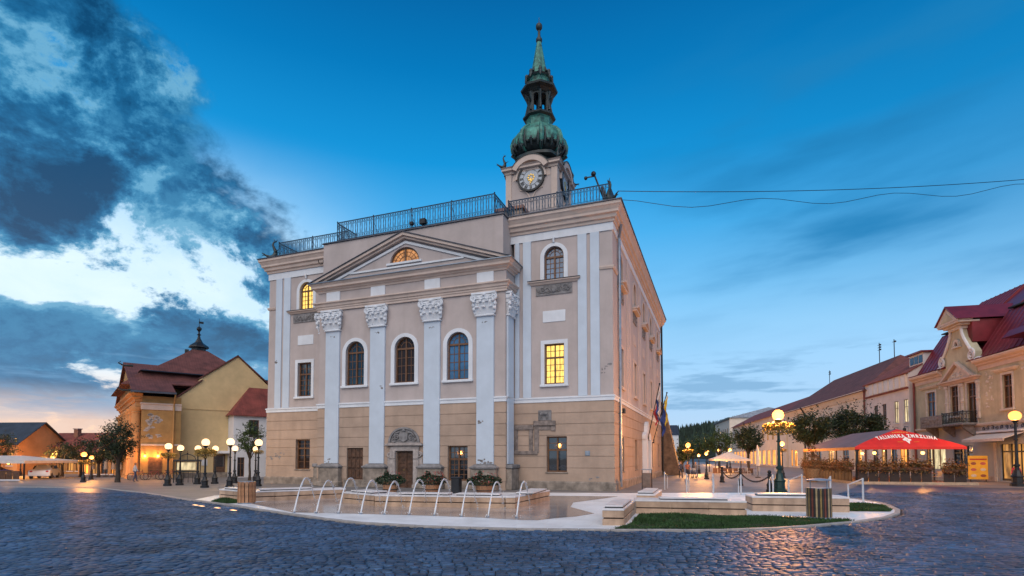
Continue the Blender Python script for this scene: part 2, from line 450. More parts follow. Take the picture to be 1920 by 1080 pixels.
def ring(mb, xc, zs, r0x, r0z, r1x, r1z, y0, y1, n=14, a0=PI, a1=0.0):
    """flat arched band between two arcs, with thickness"""
    A = arc_pts(xc, zs, r0x, r0z, n, a0, a1); B = arc_pts(xc, zs, r1x, r1z, n, a0, a1)
    for i in range(n):
        a, b, c, d = A[i], A[i+1], B[i+1], B[i]
        mb.add([(p[0],y0,p[1]) for p in (a,b,c,d)] + [(p[0],y1,p[1]) for p in (a,b,c,d)],
               [(0,1,2,3),(7,6,5,4),(0,4,5,1),(1,5,6,2),(2,6,7,3),(3,7,4,0)])
def window(parent, o, y=0.0, glass='window_glass', loc=(0,0,0), rz=0.0, rec=0.16, cols=2, rows=4, trans=0.66, surround=None, sill=True, frame='wood_frame', spread=0.2, name='window', open_bars=True):
    """timber window set into an opening: frame with mullion, transom and glazing bars; pane, surround and sill below it"""
    a, b, c, d, rs = o['x0'], o['x1'], o['z0'], o['z1'], o['rise']
    xc, w, sp = (a+b)/2, b-a, d-rs
    y0, y1 = y+rec, y+rec+0.07
    t, tb = 0.075, 0.033
    m = MB()
    m.box(a, a+t, y0, y1, c, sp); m.box(b-t, b, y0, y1, c, sp); m.box(a+t, b-t, y0, y1, c, c+t)
    zt = c+(d-c)*trans if rs == 0 else sp
    m.box(a+t, b-t, y0-0.03, y1, zt-0.05, zt+0.05)
    m.box(xc-0.045, xc+0.045, y0-0.02, y1, c+t, zt-0.05)
    for side in (-1, 1):
        hx = (w/2-t-0.045)
        for k in range(1, cols):
            xx = xc+side*(0.045+hx*k/cols); m.box(xx-tb/2, xx+tb/2, y0+0.02, y1, c+t, zt-0.05)
        for k in range(1, rows):
            zz = c+t+(zt-0.05-c-t)*k/rows; xa = xc+side*0.045; xb = xc+side*(w/2-t)
            m.box(min(xa, xb), max(xa, xb), y0+0.024, y1, zz-tb/2, zz+tb/2)
    if rs > 0:
        ring(m, xc, sp, w/2-t, rs-t, w/2, rs, y0, y1)
        m.box(xc-0.035, xc+0.035, y0-0.01, y1, sp+0.05, d-t)
        ring(m, xc, sp+0.05, w*0.26, rs*0.5, w*0.26+tb, rs*0.5+tb, y0+0.02, y1, 12)
        for q in (30, 60, 120, 150):
            ca, sa = math.cos(R(q)), math.sin(R(q))
            m.tube([(xc+ca*w*0.27, y0+0.045, sp+0.05+sa*rs*0.5), (xc+ca*(w/2-t*.8), y0+0.045, sp+sa*(rs-t*.8))], tb*0.6, 4)
    else:
        m.box(a+t, b-t, y0, y1, d-t, d); m.box(xc-0.035, xc+0.035, y0-0.01, y1, zt+0.05, d-t)
        for side in (-1, 1):
            for k in range(1, cols):
                xx = xc+side*(0.035+(w/2-t-0.035)*k/cols); m.box(xx-tb/2, xx+tb/2, y0+0.02, y1, zt+0.05, d-t)
        zz = (zt+d)/2; m.box(a+t, xc-0.035, y0+0.024, y1, zz-tb/2, zz+tb/2); m.box(xc+0.035, b-t, y0+0.024, y1, zz-tb/2, zz+tb/2)
    win = m.build(name, MM[frame], parent, loc, rz)
    g = MB(); pts = [(a+0.02, c+0.02), (b-0.02, c+0.02)]
    pts += ([(x, z) for x, z in arc_pts(xc, sp, w/2-0.02, rs-0.02, 14, 0.0, PI)] if rs > 0 else [(b-0.02, d-0.02), (a+0.02, d-0.02)])
    g.prism(pts, y1-0.03, y1-0.018); g.build('pane', MM[glass], win)
    if surround:
        s = MB(); sw, pr = spread, 0.05
        s.box(a-sw, a, y-pr, y+0.04, c-0.02, sp); s.box(b, b+sw, y-pr, y+0.04, c-0.02, sp)
        if rs > 0:
            ring(s, xc, sp, w/2, rs, w/2+sw, rs+sw*0.85, y-pr, y+0.04)
        else: s.box(a-sw, b+sw, y-pr, y+0.04, d, d+sw)
        s.build('surround', MM[surround], win)
        if sill:
            s = MB(); s.bbox(a-sw-0.04, b+sw+0.04, y-0.14, y+0.06, c-0.16, c-0.025, 0.02); s.build('sill', MM[surround], win)
    elif sill:
        s = MB(); s.bbox(a-0.06, b+0.06, y-0.08, y+0.1, c-0.07, c-0.004, 0.015); s.build('sill', MM['plinth_stone'], win)
    return win
def lump_patch(mb, cx, cz, w, h, y, n=14, seed=0):
    r = random.Random(seed); pts = []
    for i in range(n):
        q = 2*PI*i/n; k = r.uniform(0.55, 1.1)
        pts.append((cx+math.cos(q)*w/2*k, cz+math.sin(q)*h/2*k))
    mb.prism(pts, y-0.006, y+0.01)
def relief(mb, x0, x1, z0, z1, y, seed=1, n=26, r=0.07):
    q = random.Random(seed)
    for i in range(n):
        x, z = q.uniform(x0+r, x1-r), q.uniform(z0+r, z1-r); rr = r*q.uniform(0.5, 1.15)
        mb.sphere((x, y, z), rr, 7, 4, 1, 0.55, q.uniform(0.6, 1.3))
def scroll(mb, cx, cz, r, y, w=0.05, turns=1.6, sgn=1, start=0.0, tube=0.03, n=22):
    pts = []
    for i in range(n):
        t = i/(n-1); rr = r*(1-0.85*t); q = start+sgn*turns*2*PI*t
        pts.append((cx+rr*math.cos(q), y, cz+rr*math.sin(q)))
    mb.tube(pts, [tube*(1-0.35*i/(n-1)) for i in range(n)], 6)
def capital(parent, xc, w, y, z0, z1, loc=(0,0,0), rz=0.0):
    """corinthian pilaster capital: bell, two tiers of leaves, corner volutes, rosette and abacus"""
    m = MB(); h = z1-z0
    m.bbox(xc-w/2-0.07, xc+w/2+0.07, y-0.12, y+0.25, z0, z0+0.09, 0.03)
    for i in range(5):
        t0, t1 = i/5, (i+1)/5
        e0, e1 = 0.0+0.13*t0**2, 0.13*t1**2
        m.box(xc-w/2-e1, xc+w/2+e1, y-0.05-e1, y+0.25, z0+0.09+(h-0.25)*t0, z0+0.09+(h-0.25)*t1)
    def leaf(x, zb, lh, lw, out):
        k = 6
        for i in range(k):
            t0, t1 = i/k, (i+1)/k
            def P(t): return (y-0.06-out*(t**2.2)-0.03*math.sin(t*PI), zb+lh*(t if t < .85 else .85-(t-.85)*.6), lw*(0.55+0.6*math.sin(PI*min(t*1.05, 1))))
            (ya, za, wa), (yb, zb_, wb) = P(t0), P(t1)
            m.add([(x-wa/2,ya,za),(x+wa/2,ya,za),(x+wb/2,yb,zb_),(x-wb/2,yb,zb_),(x-wa/2,ya+.05,za),(x+wa/2,ya+.05,za),(x+wb/2,yb+.05,zb_),(x-wb/2,yb+.05,zb_)],
                  [(0,1,2,3),(7,6,5,4),(0,4,5,1),(1,5,6,2),(2,6,7,3),(3,7,4,0)])
        m.sphere((x, y-0.06-out, zb+lh*0.8), lw*0.36, 7, 4, 1, 0.8, 0.6)
    for k in range(3): leaf(xc+(k-1)*w*0.40, z0+0.1, h*0.36, w*0.30, 0.15)
    for k in range(4): leaf(xc+(k-1.5)*w*0.36, z0+0.14, h*0.60, w*0.26, 0.21)
    for s in (-1, 1):
        x = xc+s*(w/2+0.10)
        scroll(m, x, z1-0.33, 0.17, y-0.2, turns=1.7, sgn=-s, start=PI/2, tube=0.055)
        m.tube([(xc+s*0.12, y-0.12, z0+h*0.5), (xc+s*w*0.3, y-0.16, z1-0.26), (x-s*0.02, y-0.2, z1-0.17)], 0.045, 6)
        scroll(m, xc+s*0.17, z1-0.32, 0.11, y-0.16, turns=1.4, sgn=s, start=PI/2, tube=0.04)
        m.sphere((x+s*0.02, y-0.12, z0+h*0.48), 0.11, 7, 5)
        m.sphere((x-s*0.02, y-0.13, z0+h*0.30), 0.10, 7, 5)
        m.sphere((x, y-0.10, z1-0.56), 0.08, 7, 5)
    m.sphere((xc, y-0.2, z1-0.16), 0.10, 8, 5)
    m.prism([(xc-w/2-0.2, y-0.27), (xc-w/4, y-0.2), (xc, y-0.17), (xc+w/4, y-0.2), (xc+w/2+0.2, y-0.27), (xc+w/2+0.14, y+0.2), (xc-w/2-0.14, y+0.2)], z1-0.13, z1-0.03, 'z')
    m.box(xc-w/2-0.1, xc+w/2+0.1, y-0.15, y+0.2, z1-0.03, z1)
    return m.build('capital', MM['white_plaster'], parent, loc, rz, smooth=40)
def rail_panel(mb, a, b, z0, z1, braces=True, step=0.165):
    """wrought iron railing from plan point a to b"""
    a, b = Vector((a[0], a[1], 0)), Vector((b[0], b[1], 0)); d = b-a; L = d.length; d.normalize(); nrm = Vector((-d.y, d.x, 0))
    def P(s, z, o=0.0): q = a+d*s+nrm*o; return (q.x, q.y, z)
    for z, r in ((z1, 0.028), (z0+0.07, 0.018), (z1-0.2, 0.012), (z0+0.30, 0.012)):
        mb.tube([P(0, z), P(L, z)], r, 5, cap=False)
    k = max(2, int(L/step)); st = L/k
    for i in range(k+1): mb.tube([P(i*st, z0+0.05), P(i*st, z1)], 0.016, 4, cap=False)
    for i in range(k):
        s = (i+0.5)*st
        for zc, rr in ((z1-0.10, st*0.36), (z0+0.185, st*0.36)):
            pts = [P(s+rr*math.cos(q), zc+rr*1.15*math.sin(q)) for q in [2*PI*j/6 for j in range(7)]]
            mb.tube(pts, 0.014, 3, cap=False)
        if i % 2 == 0:
            zm = (z0+0.3+z1-0.2)/2; hh = (z1-0.5-z0)/2
            pts = [P(s+st*0.42*math.cos(q), zm+hh*math.sin(q)) for q in [2*PI*j/6 for j in range(7)]]
            mb.tube(pts, 0.015, 3, cap=False)
    kp = max(1, round(L/2.4))
    for i in range(kp+1):
        s = L*i/kp; mb.tube([P(s, z0-0.03), P(s, z1+0.03)], 0.026, 5)
        mb.sphere(P(s, z1+0.05), 0.045, 6, 4)
        if braces: mb.tube([P(s, z1-0.25), P(s, z0-0.02, 0.75)], 0.016, 4)
def dragon(mb, base, dx, dy, s=1.0):
    """little sheet-metal sea dragon: scrolled tail up, head out over the gutter"""
    b = Vector(base); o = Vector((dx, dy, 0))
    body = [(-.55,.28),(-.40,.22),(-.20,.15),(0,.18),(.14,.36),(.15,.60),(.04,.82),(-.03,1.02),(.03,1.20),(.14,1.26)]
    rad = [.05,.075,.12,.17,.165,.125,.085,.06,.05,.035]
    mb.tube([b-o*p*s+Vector((0,0,z*s)) for p, z in body], [r*s for r in rad], 8)
    mb.tube([b+o*.52*s+Vector((0,0,.30*s)), b+o*.70*s+Vector((0,0,.36*s))], [.05*s, .02*s], 6)
    mb.tube([b+o*.52*s+Vector((0,0,.26*s)), b+o*.68*s+Vector((0,0,.20*s))], [.045*s, .015*s], 6)
    for q in (.10, -.12): mb.tube([b-o*.12*s+Vector((-dy*q, dx*q, .5*s)), b-o*.34*s+Vector((-dy*q*2.6, dx*q*2.6, .66*s))], [.06*s, .01*s], 5)
    for q in (-1, 1): mb.tube([b-o*.14*s+Vector((0,0,1.22*s)), b-o*(.14+.12*q)*s+Vector((0,0,1.42*s))], [.04*s, .008*s], 5)
    mb.lathe([(.20*s, 0), (.2*s, .05*s), (.1*s, .1*s)], 8, tuple(b))

# ------------------------------------------------------------------ town hall
W, D = 22.93, 25.0
RL, RR, RY = 5.30, 17.48, -1.30
CX = 11.36
HALL_LOC = (-16.226, 35.643, 0.0); HALL_RZ = R(-20.8)
hall = thing('town_hall', 'large pale pink baroque town hall with white giant pilasters, pediment and copper clock tower', 'town hall', HALL_LOC, HALL_RZ)
SIDE = dict(loc=(W, 0, 0), rz=R(90))
o_lt, o_lm, o_lg = op(2.55, 3.65, 11.32, 13.08, 0.55), op(2.50, 3.60, 5.64, 7.82), op(2.44, 3.58, 0.95, 2.86)
o_rt, o_rm, o_rg = op(19.23, 20.33, 11.34, 13.10, 0.55), op(19.23, 20.33, 5.64, 7.80), op(19.34, 20.46, 0.94, 2.83)
o_w = [op(c-0.66, c+0.66, 5.96, 8.57, 0.66) for c in (7.94, 11.33, 14.69)]
o_g1, o_g3, o_door = op(7.45, 8.59, 0.42, 2.27), op(14.11, 15.31, 0.45, 2.33), op(10.86, 11.98, 0.0, 2.06)
front_ops = [o_lt, o_lm, o_lg, o_rt, o_rm, o_rg]; ris_ops = o_w + [o_g1, o_g3, o_door]
VS = [2.45, 7.85, 12.45, 16.95, 22.3]
side_ops = []
for v in VS:
    side_ops += [op(v-0.56, v+0.56, 11.32, 13.0, 0.55), op(v-0.55, v+0.55, 5.62, 7.78)]
    if abs(v-12.45) > 1: side_ops.append(op(v-0.56, v+0.56, 0.94, 2.83))
side_door = op(11.7, 13.3, 0.0, 3.2, 0.7); side_ops.append(side_door)
BELT0, BELT1, TOPW = 4.66, 4.92, 13.52
def hall_walls():
    for (x0, x1, y, ops) in ((0, RL, 0, front_ops), (RR, W, 0, front_ops), (RL, RR, RY, ris_ops)):
        zt = TOPW+0.4 if y == 0 else 12.25
        m = MB(); wall_panel(m, x0, x1, BELT0, zt, ops, y, 0.28); m.build('wall', MM['stucco_pink'], hall, fix=False)
        m = MB(); wall_panel(m, x0, x1, 0, BELT0, ops, y, 0.28); m.build('wall', MM['stucco_tan'], hall, fix=False)
    m = MB(); wall_panel(m, 0, D, BELT0, TOPW+0.4, side_ops, 0, 0.28); m.build('wall', MM['stucco_pink'], hall, fix=False, **SIDE)
    m = MB(); wall_panel(m, 0, D, 0, BELT0, side_ops, 0, 0.28); m.build('wall', MM['stucco_tan'], hall, fix=False, **SIDE)
    m = MB(); m.box(-0.0, 0.3, 0.3, D, 0, TOPW+0.4); m.build('wall', MM['stucco_pink'], hall); m = MB(); m.box(0.3, W-0.3, D-0.3, D, 0, TOPW+0.4); m.build('wall', MM['stucco_pink'], hall)
    m = MB()                                                       # returns of the projecting centre
    for x, s in ((RL, -1), (RR, 1)):
        m.quad((x, RY, BELT0), (x, 0.1, BELT0), (x, 0.1, 12.25), (x, RY, 12.25))
    m.build('wall', MM['stucco_pink'], hall, fix=False)
    m = MB()
    for x in (RL, RR): m.quad((x, RY, 0), (x, 0.1, 0), (x, 0.1, BELT0), (x, RY, BELT0))
    m.build('wall', MM['stucco_tan'], hall, fix=False)
    # dark inner lining so no daylight shows behind the panes
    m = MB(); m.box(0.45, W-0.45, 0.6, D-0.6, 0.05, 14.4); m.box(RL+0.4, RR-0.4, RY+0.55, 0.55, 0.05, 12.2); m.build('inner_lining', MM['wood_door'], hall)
    # rusticated courses of the ground storey
    gz = [0.46, 1.16, 1.77, 2.34, 2.88, 3.48, 4.07, BELT0]
    for j in range(len(gz)-1):
        a, b = gz[j]+(0.018 if j else 0), gz[j+1]-0.018
        for (x0, x1, y, ops) in ((0, RL-0.001, 0, front_ops), (RR+0.001, W, 0, front_ops), (RL, RR, RY, ris_ops)):
            m = MB(); wall_panel(m, x0-(0.028 if x0 in (0, RL) else 0), x1+(0.028 if x1 in (W, RR) else 0), a, b, ops, y-0.028, 0.05, 0.028)
            m.build('stucco_course', MM['stucco_tan'], hall, fix=False)
        m = MB(); wall_panel(m, 0.0, D, a, b, side_ops, -0.029, 0.05, 0.028); m.build('stucco_course', MM['stucco_tan'], hall, fix=False, **SIDE)
        m = MB(); m.box(RR, RR+0.027, RY, -0.03, a, b); m.build('stucco_course', MM['stucco_tan'], hall)
    # plinth
    m = MB(); pl = [(0.0, 0.0), (0.09, 0.0), (0.09, 0.38), (0.05, 0.46), (0.0, 0.47)]
    pl = [(0.0, 0.0), (0.10, 0.0), (0.10, 0.39), (0.055, 0.46), (-0.01, 0.465)]
    for path in ([(0, D), (0, 0), (RL-0.01, 0)], [(RR+0.01, 0), (W, 0), (W, 11.6)], [(W, 13.4), (W, D), (0, D)]): m = MB(); m.sweep(path, pl); m.build('plinth', MM['plinth_stone'], hall)
    for x0, x1 in ((7.28, 8.85), (10.4-0.2, 10.42), (13.98, 15.7)): m = MB(); m.box(x0, x1, RY-0.1, RY+0.05, 0, 0.40); m.build('plinth', MM['plinth_stone'], hall)
    # white belt course
    m = MB(); bp = [(-0.01, BELT0), (0.06, BELT0), (0.06, BELT0+0.17), (0.10, BELT0+0.19), (0.10, BELT1), (-0.01, BELT1+0.03)]
    for path in ([(0, D), (0, 0), (RL, 0)], [(RR, 0), (W, 0), (W, D), (0, D)], [(RL, 0), (RL, RY), (RR, RY), (RR, 0)]): m = MB(); m.sweep(path, bp); m.build('belt_course', MM['white_plaster'], hall)
    # frieze and main cornice
    fr = [(-0.02, TOPW), (0.055, TOPW), (0.055, 13.95), (-0.02, 13.95)]
    cp = [(0.0, 13.95), (0.12, 13.95), (0.14, 14.08), (0.24, 14.12), (0.27, 14.28), (0.38, 14.34), (0.38, 14.46), (0.47, 14.62), (0.53, 14.68), (0.53, 14.86), (-0.3, 14.88)]
    tp = [(-0.5, 14.885), (0.55, 14.865), (0.585, 14.84), (0.585, 14.89), (0.55, 14.91), (-0.5, 14.99)]
    A0, A1 = 5.42, 17.30
    for prof, nm, mt in ((fr, 'frieze', 'white_plaster'), (cp, 'main_cornice', 'cream_cornice'), (tp, 'gutter', 'metal_flashing')):
        for path in ([(0, D), (0, 0), (A0, 0)], [(A1, 0), (W, 0), (W, D), (0, D)]): m = MB(); m.sweep(path, prof); m.build(nm, MM[mt], hall)
    m = MB(); m.box(0.1, W-0.1, 0.1, D-0.1, 14.5, 14.93); m.build('roof', MM['metal_flashing'], hall)
hall_walls()
def hall_strips():
    """flat white pilaster strips of the side bays and the long side"""
    pr = -0.06
    def strip(x0, x1, z0, z1, **k):
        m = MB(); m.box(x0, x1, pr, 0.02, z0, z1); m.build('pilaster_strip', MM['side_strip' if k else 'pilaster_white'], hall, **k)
    for x0, x1 in ((0.62, 1.12), (1.28, 1.82), (4.72, RL), (RR+0.08, 17.80), (18.02, 18.48), (21.09, 21.57), (21.76, 22.24)):
        strip(x0, x1, BELT1+0.02, TOPW)
    for k in range(5):
        vc = [0.55, 5.15, 10.15, 14.70, 19.6][k]
        if k == 0: continue
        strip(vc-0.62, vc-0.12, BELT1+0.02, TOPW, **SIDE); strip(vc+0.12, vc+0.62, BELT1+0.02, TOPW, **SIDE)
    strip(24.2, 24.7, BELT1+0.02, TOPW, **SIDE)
    m = MB(); sp = [(0.0, 11.50), (0.05, 11.5), (0.09, 11.6), (0.09, 11.66), (0.0, 11.68)]
    for path in ([(22.25, 0), (W, 0), (W, 1.2)], [(0, 1), (0, 0), (0.61, 0)]): m = MB(); m.sweep(path, sp); m.build('string_moulding', MM['cream_cornice'], hall)
    # hood shelf, grey relief and blank plaque of the side bays
    for c in (3.1, 19.78):
        m = MB(); m.sweep([(c-1.25, 0.0), (c-1.25, -0.001), (c+1.25, -0.001), (c+1.25, 0.0)], [(0.0, 11.05), (0.06, 11.05), (0.12, 11.14), (0.2, 11.18), (0.2, 11.23), (0.0, 11.25)])
        m.build('window_shelf', MM['cream_cornice'], hall)
        m = MB(); m.box(c-1.46, c+1.46, -0.235, 0.0, 11.252, 11.272); m.build('shelf_flashing', MM['metal_flashing'], hall)
        m = MB(); m.box(c-1.02, c+1.0, -0.05, 0.02, 10.46, 11.02); q = random.Random(int(c))
        for s in (-1, 1):
            scroll(m, c+s*0.62, 10.76, 0.19, -0.07, sgn=s, tube=0.035); scroll(m, c+s*0.28, 10.70, 0.14, -0.07, sgn=-s, tube=0.03, start=PI)
            m.tube([(c+s*0.1, -0.07, 10.6), (c+s*0.35, -0.075, 10.86), (c+s*0.8, -0.07, 10.60), (c+s*0.95, -0.06, 10.8)], 0.03, 5)
        m.sphere((c, -0.08, 10.75), 0.16, 8, 5, 1, .5, 1.2)
        m.build('relief_panel', MM['grey_stone'], hall)
        m = MB(); m.bbox(c-0.64, c+0.62, -0.03, 0.03, 8.98, 9.60, 0.012); m.build('plaque', MM['white_plaster'], hall)
        m = MB(); m.sphere((c, -0.10, 13.55), 0.07, 6, 5); m.tube([(c, -0.08, 13.3), (c, -0.12, 13.48), (c, -0.08, 13.56)], 0.06, 6); m.build('keystone', MM['white_plaster'], hall)
    for v in VS:
        m = MB(); m.prism([(v-0.95, 11.18), (v-0.95, 11.24), (v, 11.62), (v+0.95, 11.24), (v+0.95, 11.18), (v, 11.5)], -0.32, 0.0); m.box(v-0.9, v+0.9, -0.28, 0.0, 11.06, 11.16)
        m.build('window_hood', MM['cream_cornice'], hall, **SIDE)
        m = MB(); m.box(v-0.75, v+0.75, -0.05, 0.02, 10.38, 11.02); relief(m, v-0.7, v+0.7, 10.4, 11.0, -0.06, int(v*3), 18, 0.09)
        m.build('relief_panel', MM['grey_stone'], hall, **SIDE)
        m = MB(); m.bbox(v-0.5, v+0.5, -0.03, 0.03, 8.95, 9.6, 0.012); m.build('plaque', MM['cream_cornice'], hall, **SIDE)
hall_strips()
def hall_windows():
    wp = 'white_plaster'
    window(hall, o_lt, 0, 'lit_yellow', surround=wp, sill=False, spread=0.22)
    window(hall, o_rt, 0, 'window_glass_sky_tint', surround=wp, sill=False, spread=0.22)
    window(hall, o_lm, 0, 'window_glass', surround=wp)
    window(hall, o_rm, 0, 'lit_yellow', surround=wp, rows=4)
    window(hall, o_lg, 0, 'window_glass_brown', rows=3, cols=1, trans=0.7)
    window(hall, o_rg, 0, 'window_glass', rows=1, cols=1, trans=0.62)
    for o, g in zip(o_w, ('window_glass', 'window_glass_brown', 'window_glass_sky_tint')): window(hall, o, RY, g, surround=wp, spread=0.24)
    window(hall, o_g3, RY, 'window_glass', rows=4, cols=2, trans=0.62)
    m = MB(); o = o_g1                                            # panelled double shutter door
    m.box(o['x0'], o['x1'], RY+0.10, RY+0.18, o['z0'], o['z1'])
    for i in range(4):
        for j in range(3):
            w = (o['x1']-o['x0'])/4; h = (o['z1']-o['z0'])/3
            m.bbox(o['x0']+w*i+0.03, o['x0']+w*(i+1)-0.03, RY+0.06, RY+0.12, o['z0']+h*j+0.05, o['z0']+h*(j+1)-0.05, 0.02)
    m.build('door', MM['wood_door'], hall)
    for k, v in enumerate(VS):
        for o in side_ops:
            if abs((o['x0']+o['x1'])/2-v) < 0.05 and o['x1']-o['x0'] < 1.3:
                top = o['rise'] > 0; mid = 5 < o['z0'] < 6
                window(hall, o, 0, 'window_glass_brown' if not top else 'window_glass', surround='cream_cornice' if (top or mid) else None, sill=not top, spread=0.2, **SIDE)
    m = MB(); m.box(11.7, 13.3, 0.12, 0.2, 0, 2.5)
    for i in range(4): m.box(11.75+0.39*i, 12.08+0.39*i, 0.09, 0.13, 0.1, 2.4)
    ring(m, 12.5, 2.5, 0.35, 0.3, 0.8, 0.7, 0.12, 0.2); m.box(11.7, 13.3, 0.1, 0.2, 2.44, 2.56); m.build('door', MM['wood_door'], hall, **SIDE)
    m = MB()                                                       # pale side portal
    for s in (-1, 1): m.box(12.5+s*1.15-0.35, 12.5+s*1.15+0.35, -0.35, 0, 0, 3.0)
    ring(m, 12.5, 2.5, 0.8, 0.7, 1.0, 0.9, -0.12, 0.1)
    m.prism([(10.9, 3.0), (14.1, 3.0), (14.1, 3.25), (13.6, 3.5), (13.2, 3.4), (12.9, 4.05), (12.5, 4.3), (12.1, 4.05), (11.8, 3.4), (11.4, 3.5), (10.9, 3.25)], -0.3, 0)
    m.build('portal', MM['white_plaster'], hall, **SIDE)
hall_windows()
def hall_risalit():
    pc = [6.37, 9.55, 13.13, 16.35]; pw = 1.0; py = RY-0.12
    for i, c in enumerate(pc):
        m = MB(); m.bbox(c-pw/2, c+pw/2, py, RY+0.02, 1.36, 9.27, 0.01); m.build('pilaster', MM['pilaster_white'], hall)
        capital(hall, c, pw, py, 9.25, 10.54)
        m = MB(); m.bbox(c-0.73, c+0.73, RY-0.36, RY+0.05, 0, 1.10, 0.03); m.bbox(c-0.79, c+0.79, RY-0.42, RY+0.05, 0, 0.30, 0.03)
        m.build('pedestal', MM['plinth_stone'], hall)
        m = MB(); m.sweep([(c-0.70, RY), (c-0.70, RY-0.34), (c+0.70, RY-0.34), (c+0.70, RY)], [(-0.15, 1.10), (0.06, 1.10), (0.09, 1.16), (0.09, 1.20), (-0.05, 1.28), (-0.12, 1.34), (-0.4, 1.36)])
        m.build('pedestal_cap', MM['grey_stone'], hall)
        m = MB(); m.bbox(c-0.49, c+0.49, RY-0.13, RY-0.02, 11.07, 11.66, 0.012); m.build('frieze_block', MM['white_plaster'], hall)
        m = MB(); relief(m, c-0.2, c+0.2, 8.86, 9.02, py-0.0, 40+i, 7, 0.04); m.build('plaster_flake', MM['grey_stone'], hall)
    # pilaster on the right and left return
    for xx, s in ((RR, 1), (RL, -1)):
        k = dict(loc=(xx, 0, 0), rz=R(90*s))
        a = -0.72 if s > 0 else 0.72
        m = MB(); m.bbox(a-0.42, a+0.42, -0.10, 0.02, 1.36, 9.27, 0.01); m.build('pilaster', MM['pilaster_white'], hall, **k)
        capital(hall, a, 0.82, -0.10, 9.25, 10.54, **k)
        m = MB(); m.bbox(a-0.5, a+0.6, -0.32, 0.02, 0, 1.12, 0.03); m.build('pedestal', MM['plinth_stone'], hall, **k)
        m = MB(); m.bbox(a-0.56, a+0.66, -0.38, 0.02, 1.125, 1.34, 0.04); m.build('pedestal_cap', MM['grey_stone'], hall, **k)
    # entablature
    path = [(RL, 0.0), (RL, RY), (RR, RY), (RR, 0.0)]
    m = MB(); m.sweep(path, [(0.0, 10.54), (0.10, 10.54), (0.10, 10.66), (0.14, 10.68), (0.14, 10.78), (0.20, 10.80), (0.22, 10.92), (0.32, 10.98), (0.32, 11.05), (0.0, 11.07)]); m.build('architrave', MM['cream_cornice'], hall)
    m = MB(); m.sweep(path, [(0.0, 11.07), (0.05, 11.07), (0.05, 11.66), (0.0, 11.66)]); m.build('frieze', MM['stucco_pink'], hall)
    m = MB(); m.sweep(path, [(0.0, 11.66), (0.10, 11.66), (0.13, 11.76), (0.22, 11.80), (0.24, 11.86), (0.38, 11.90), (0.38, 12.02), (0.46, 12.12), (0.48, 12.18), (0.0, 12.22)]); m.build('cornice', MM['cream_cornice'], hall)
    m = MB(); m.sweep(path, [(0.0, 12.225), (0.50, 12.185), (0.535, 12.16), (0.535, 12.20), (0.50, 12.22), (0.0, 12.35)]); m.build('cornice_flashing', MM['zinc'], hall)
    # pediment
    ax, az = CX+0.05, 14.46; xl, xr, zb = RL-0.42, RR+0.42, 12.24
    yt = RY-0.12
    lun = dict(c=11.33, r=0.96, h=0.86, z=12.86)
    tri = [(xl+0.6, zb), (xr-0.6, zb), (ax, az-0.22)]
    m = MB()                                                       # tympanum with the half-round opening, as fans round the arch
    A = arc_pts(lun['c'], lun['z'], lun['r'], lun['h'], 16)
    m.poly([(tri[0][0], yt, zb), (tri[1][0], yt, zb), (lun['c']+lun['r'], yt, lun['z']), (lun['c']-lun['r'], yt, lun['z'])])
    m.poly([(tri[0][0], yt, zb), (A[0][0], yt, A[0][1]), (A[1][0], yt, A[1][1])])
    for i in range(1, 8): m.poly([(tri[0][0], yt, zb) if i < 4 else (ax, yt, tri[2][1]), (A[i][0], yt, A[i][1]), (A[i+1][0], yt, A[i+1][1])])
    m.poly([(tri[0][0], yt, zb), (A[4][0], yt, A[4][1]), (ax, yt, tri[2][1])])
    for i in range(8, 16): m.poly([(tri[1][0], yt, zb) if i >= 12 else (ax, yt, tri[2][1]), (A[i][0], yt, A[i][1]), (A[i+1][0], yt, A[i+1][1])])
    m.poly([(tri[1][0], yt, zb), (A[12][0], yt, A[12][1]), (ax, yt, tri[2][1])])
    for i in range(16): m.quad((A[i][0], yt, A[i][1]), (A[i+1][0], yt, A[i+1][1]), (A[i+1][0], yt+0.3, A[i+1][1]), (A[i][0], yt+0.3, A[i][1]))
    m.build('tympanum', MM['stucco_pink'], hall)
    def rake(z_off0, z_off1, out, ins, nm, mt):
        m = MB()
        for sx in (xl, xr):
            m.prism([(sx+ (ins if sx == xl else -ins), zb), (ax, az+z_off0), (ax, az+z_off1), (sx+(ins+(z_off0-z_off1)*2.9 if sx == xl else -ins-(z_off0-z_off1)*2.9), zb)], RY-0.12-out, RY-0.10)
        return m.build(nm, MM[mt], hall)
    rake(0.0, -0.17, 0.36, 0.05, 'raking_cornice', 'cream_cornice')
    rake(-0.172, -0.30, 0.22, 0.55, 'raking_cornice', 'cream_cornice')
    rake(-0.42, -0.56, 0.07, 1.25, 'raking_moulding', 'white_plaster')
    m = MB(); m.box(7.6, 15.1, yt-0.06, yt+0.02, 12.56, 12.66); m.build('pediment_moulding', MM['white_plaster'], hall)
    m = MB(); m.box(lun['c']-1.15, lun['c']+1.15, yt-0.10, yt+0.1, 12.74, 12.855); m.build('sill', MM['white_plaster'], hall)
    m = MB()
    for sx in (xl, xr):
        m.prism([(sx-0.02 if sx == xl else sx+0.02, zb+0.0), (ax, az+0.045), (ax, az+0.005), (sx+0.1 if sx == xl else sx-0.1, zb)], RY-0.55, RY+0.1)
    m.build('pediment_flashing', MM['metal_flashing'], hall)
    # lunette
    c, r, h, z = lun['c'], lun['r'], lun['h'], lun['z']; y0 = yt+0.12
    m = MB(); ring(m, c, z, r-0.09, h-0.09, r, h, y0, y0+0.07, 16); m.box(c-r+0.02, c+r-0.02, y0, y0+0.07, z, z+0.08)
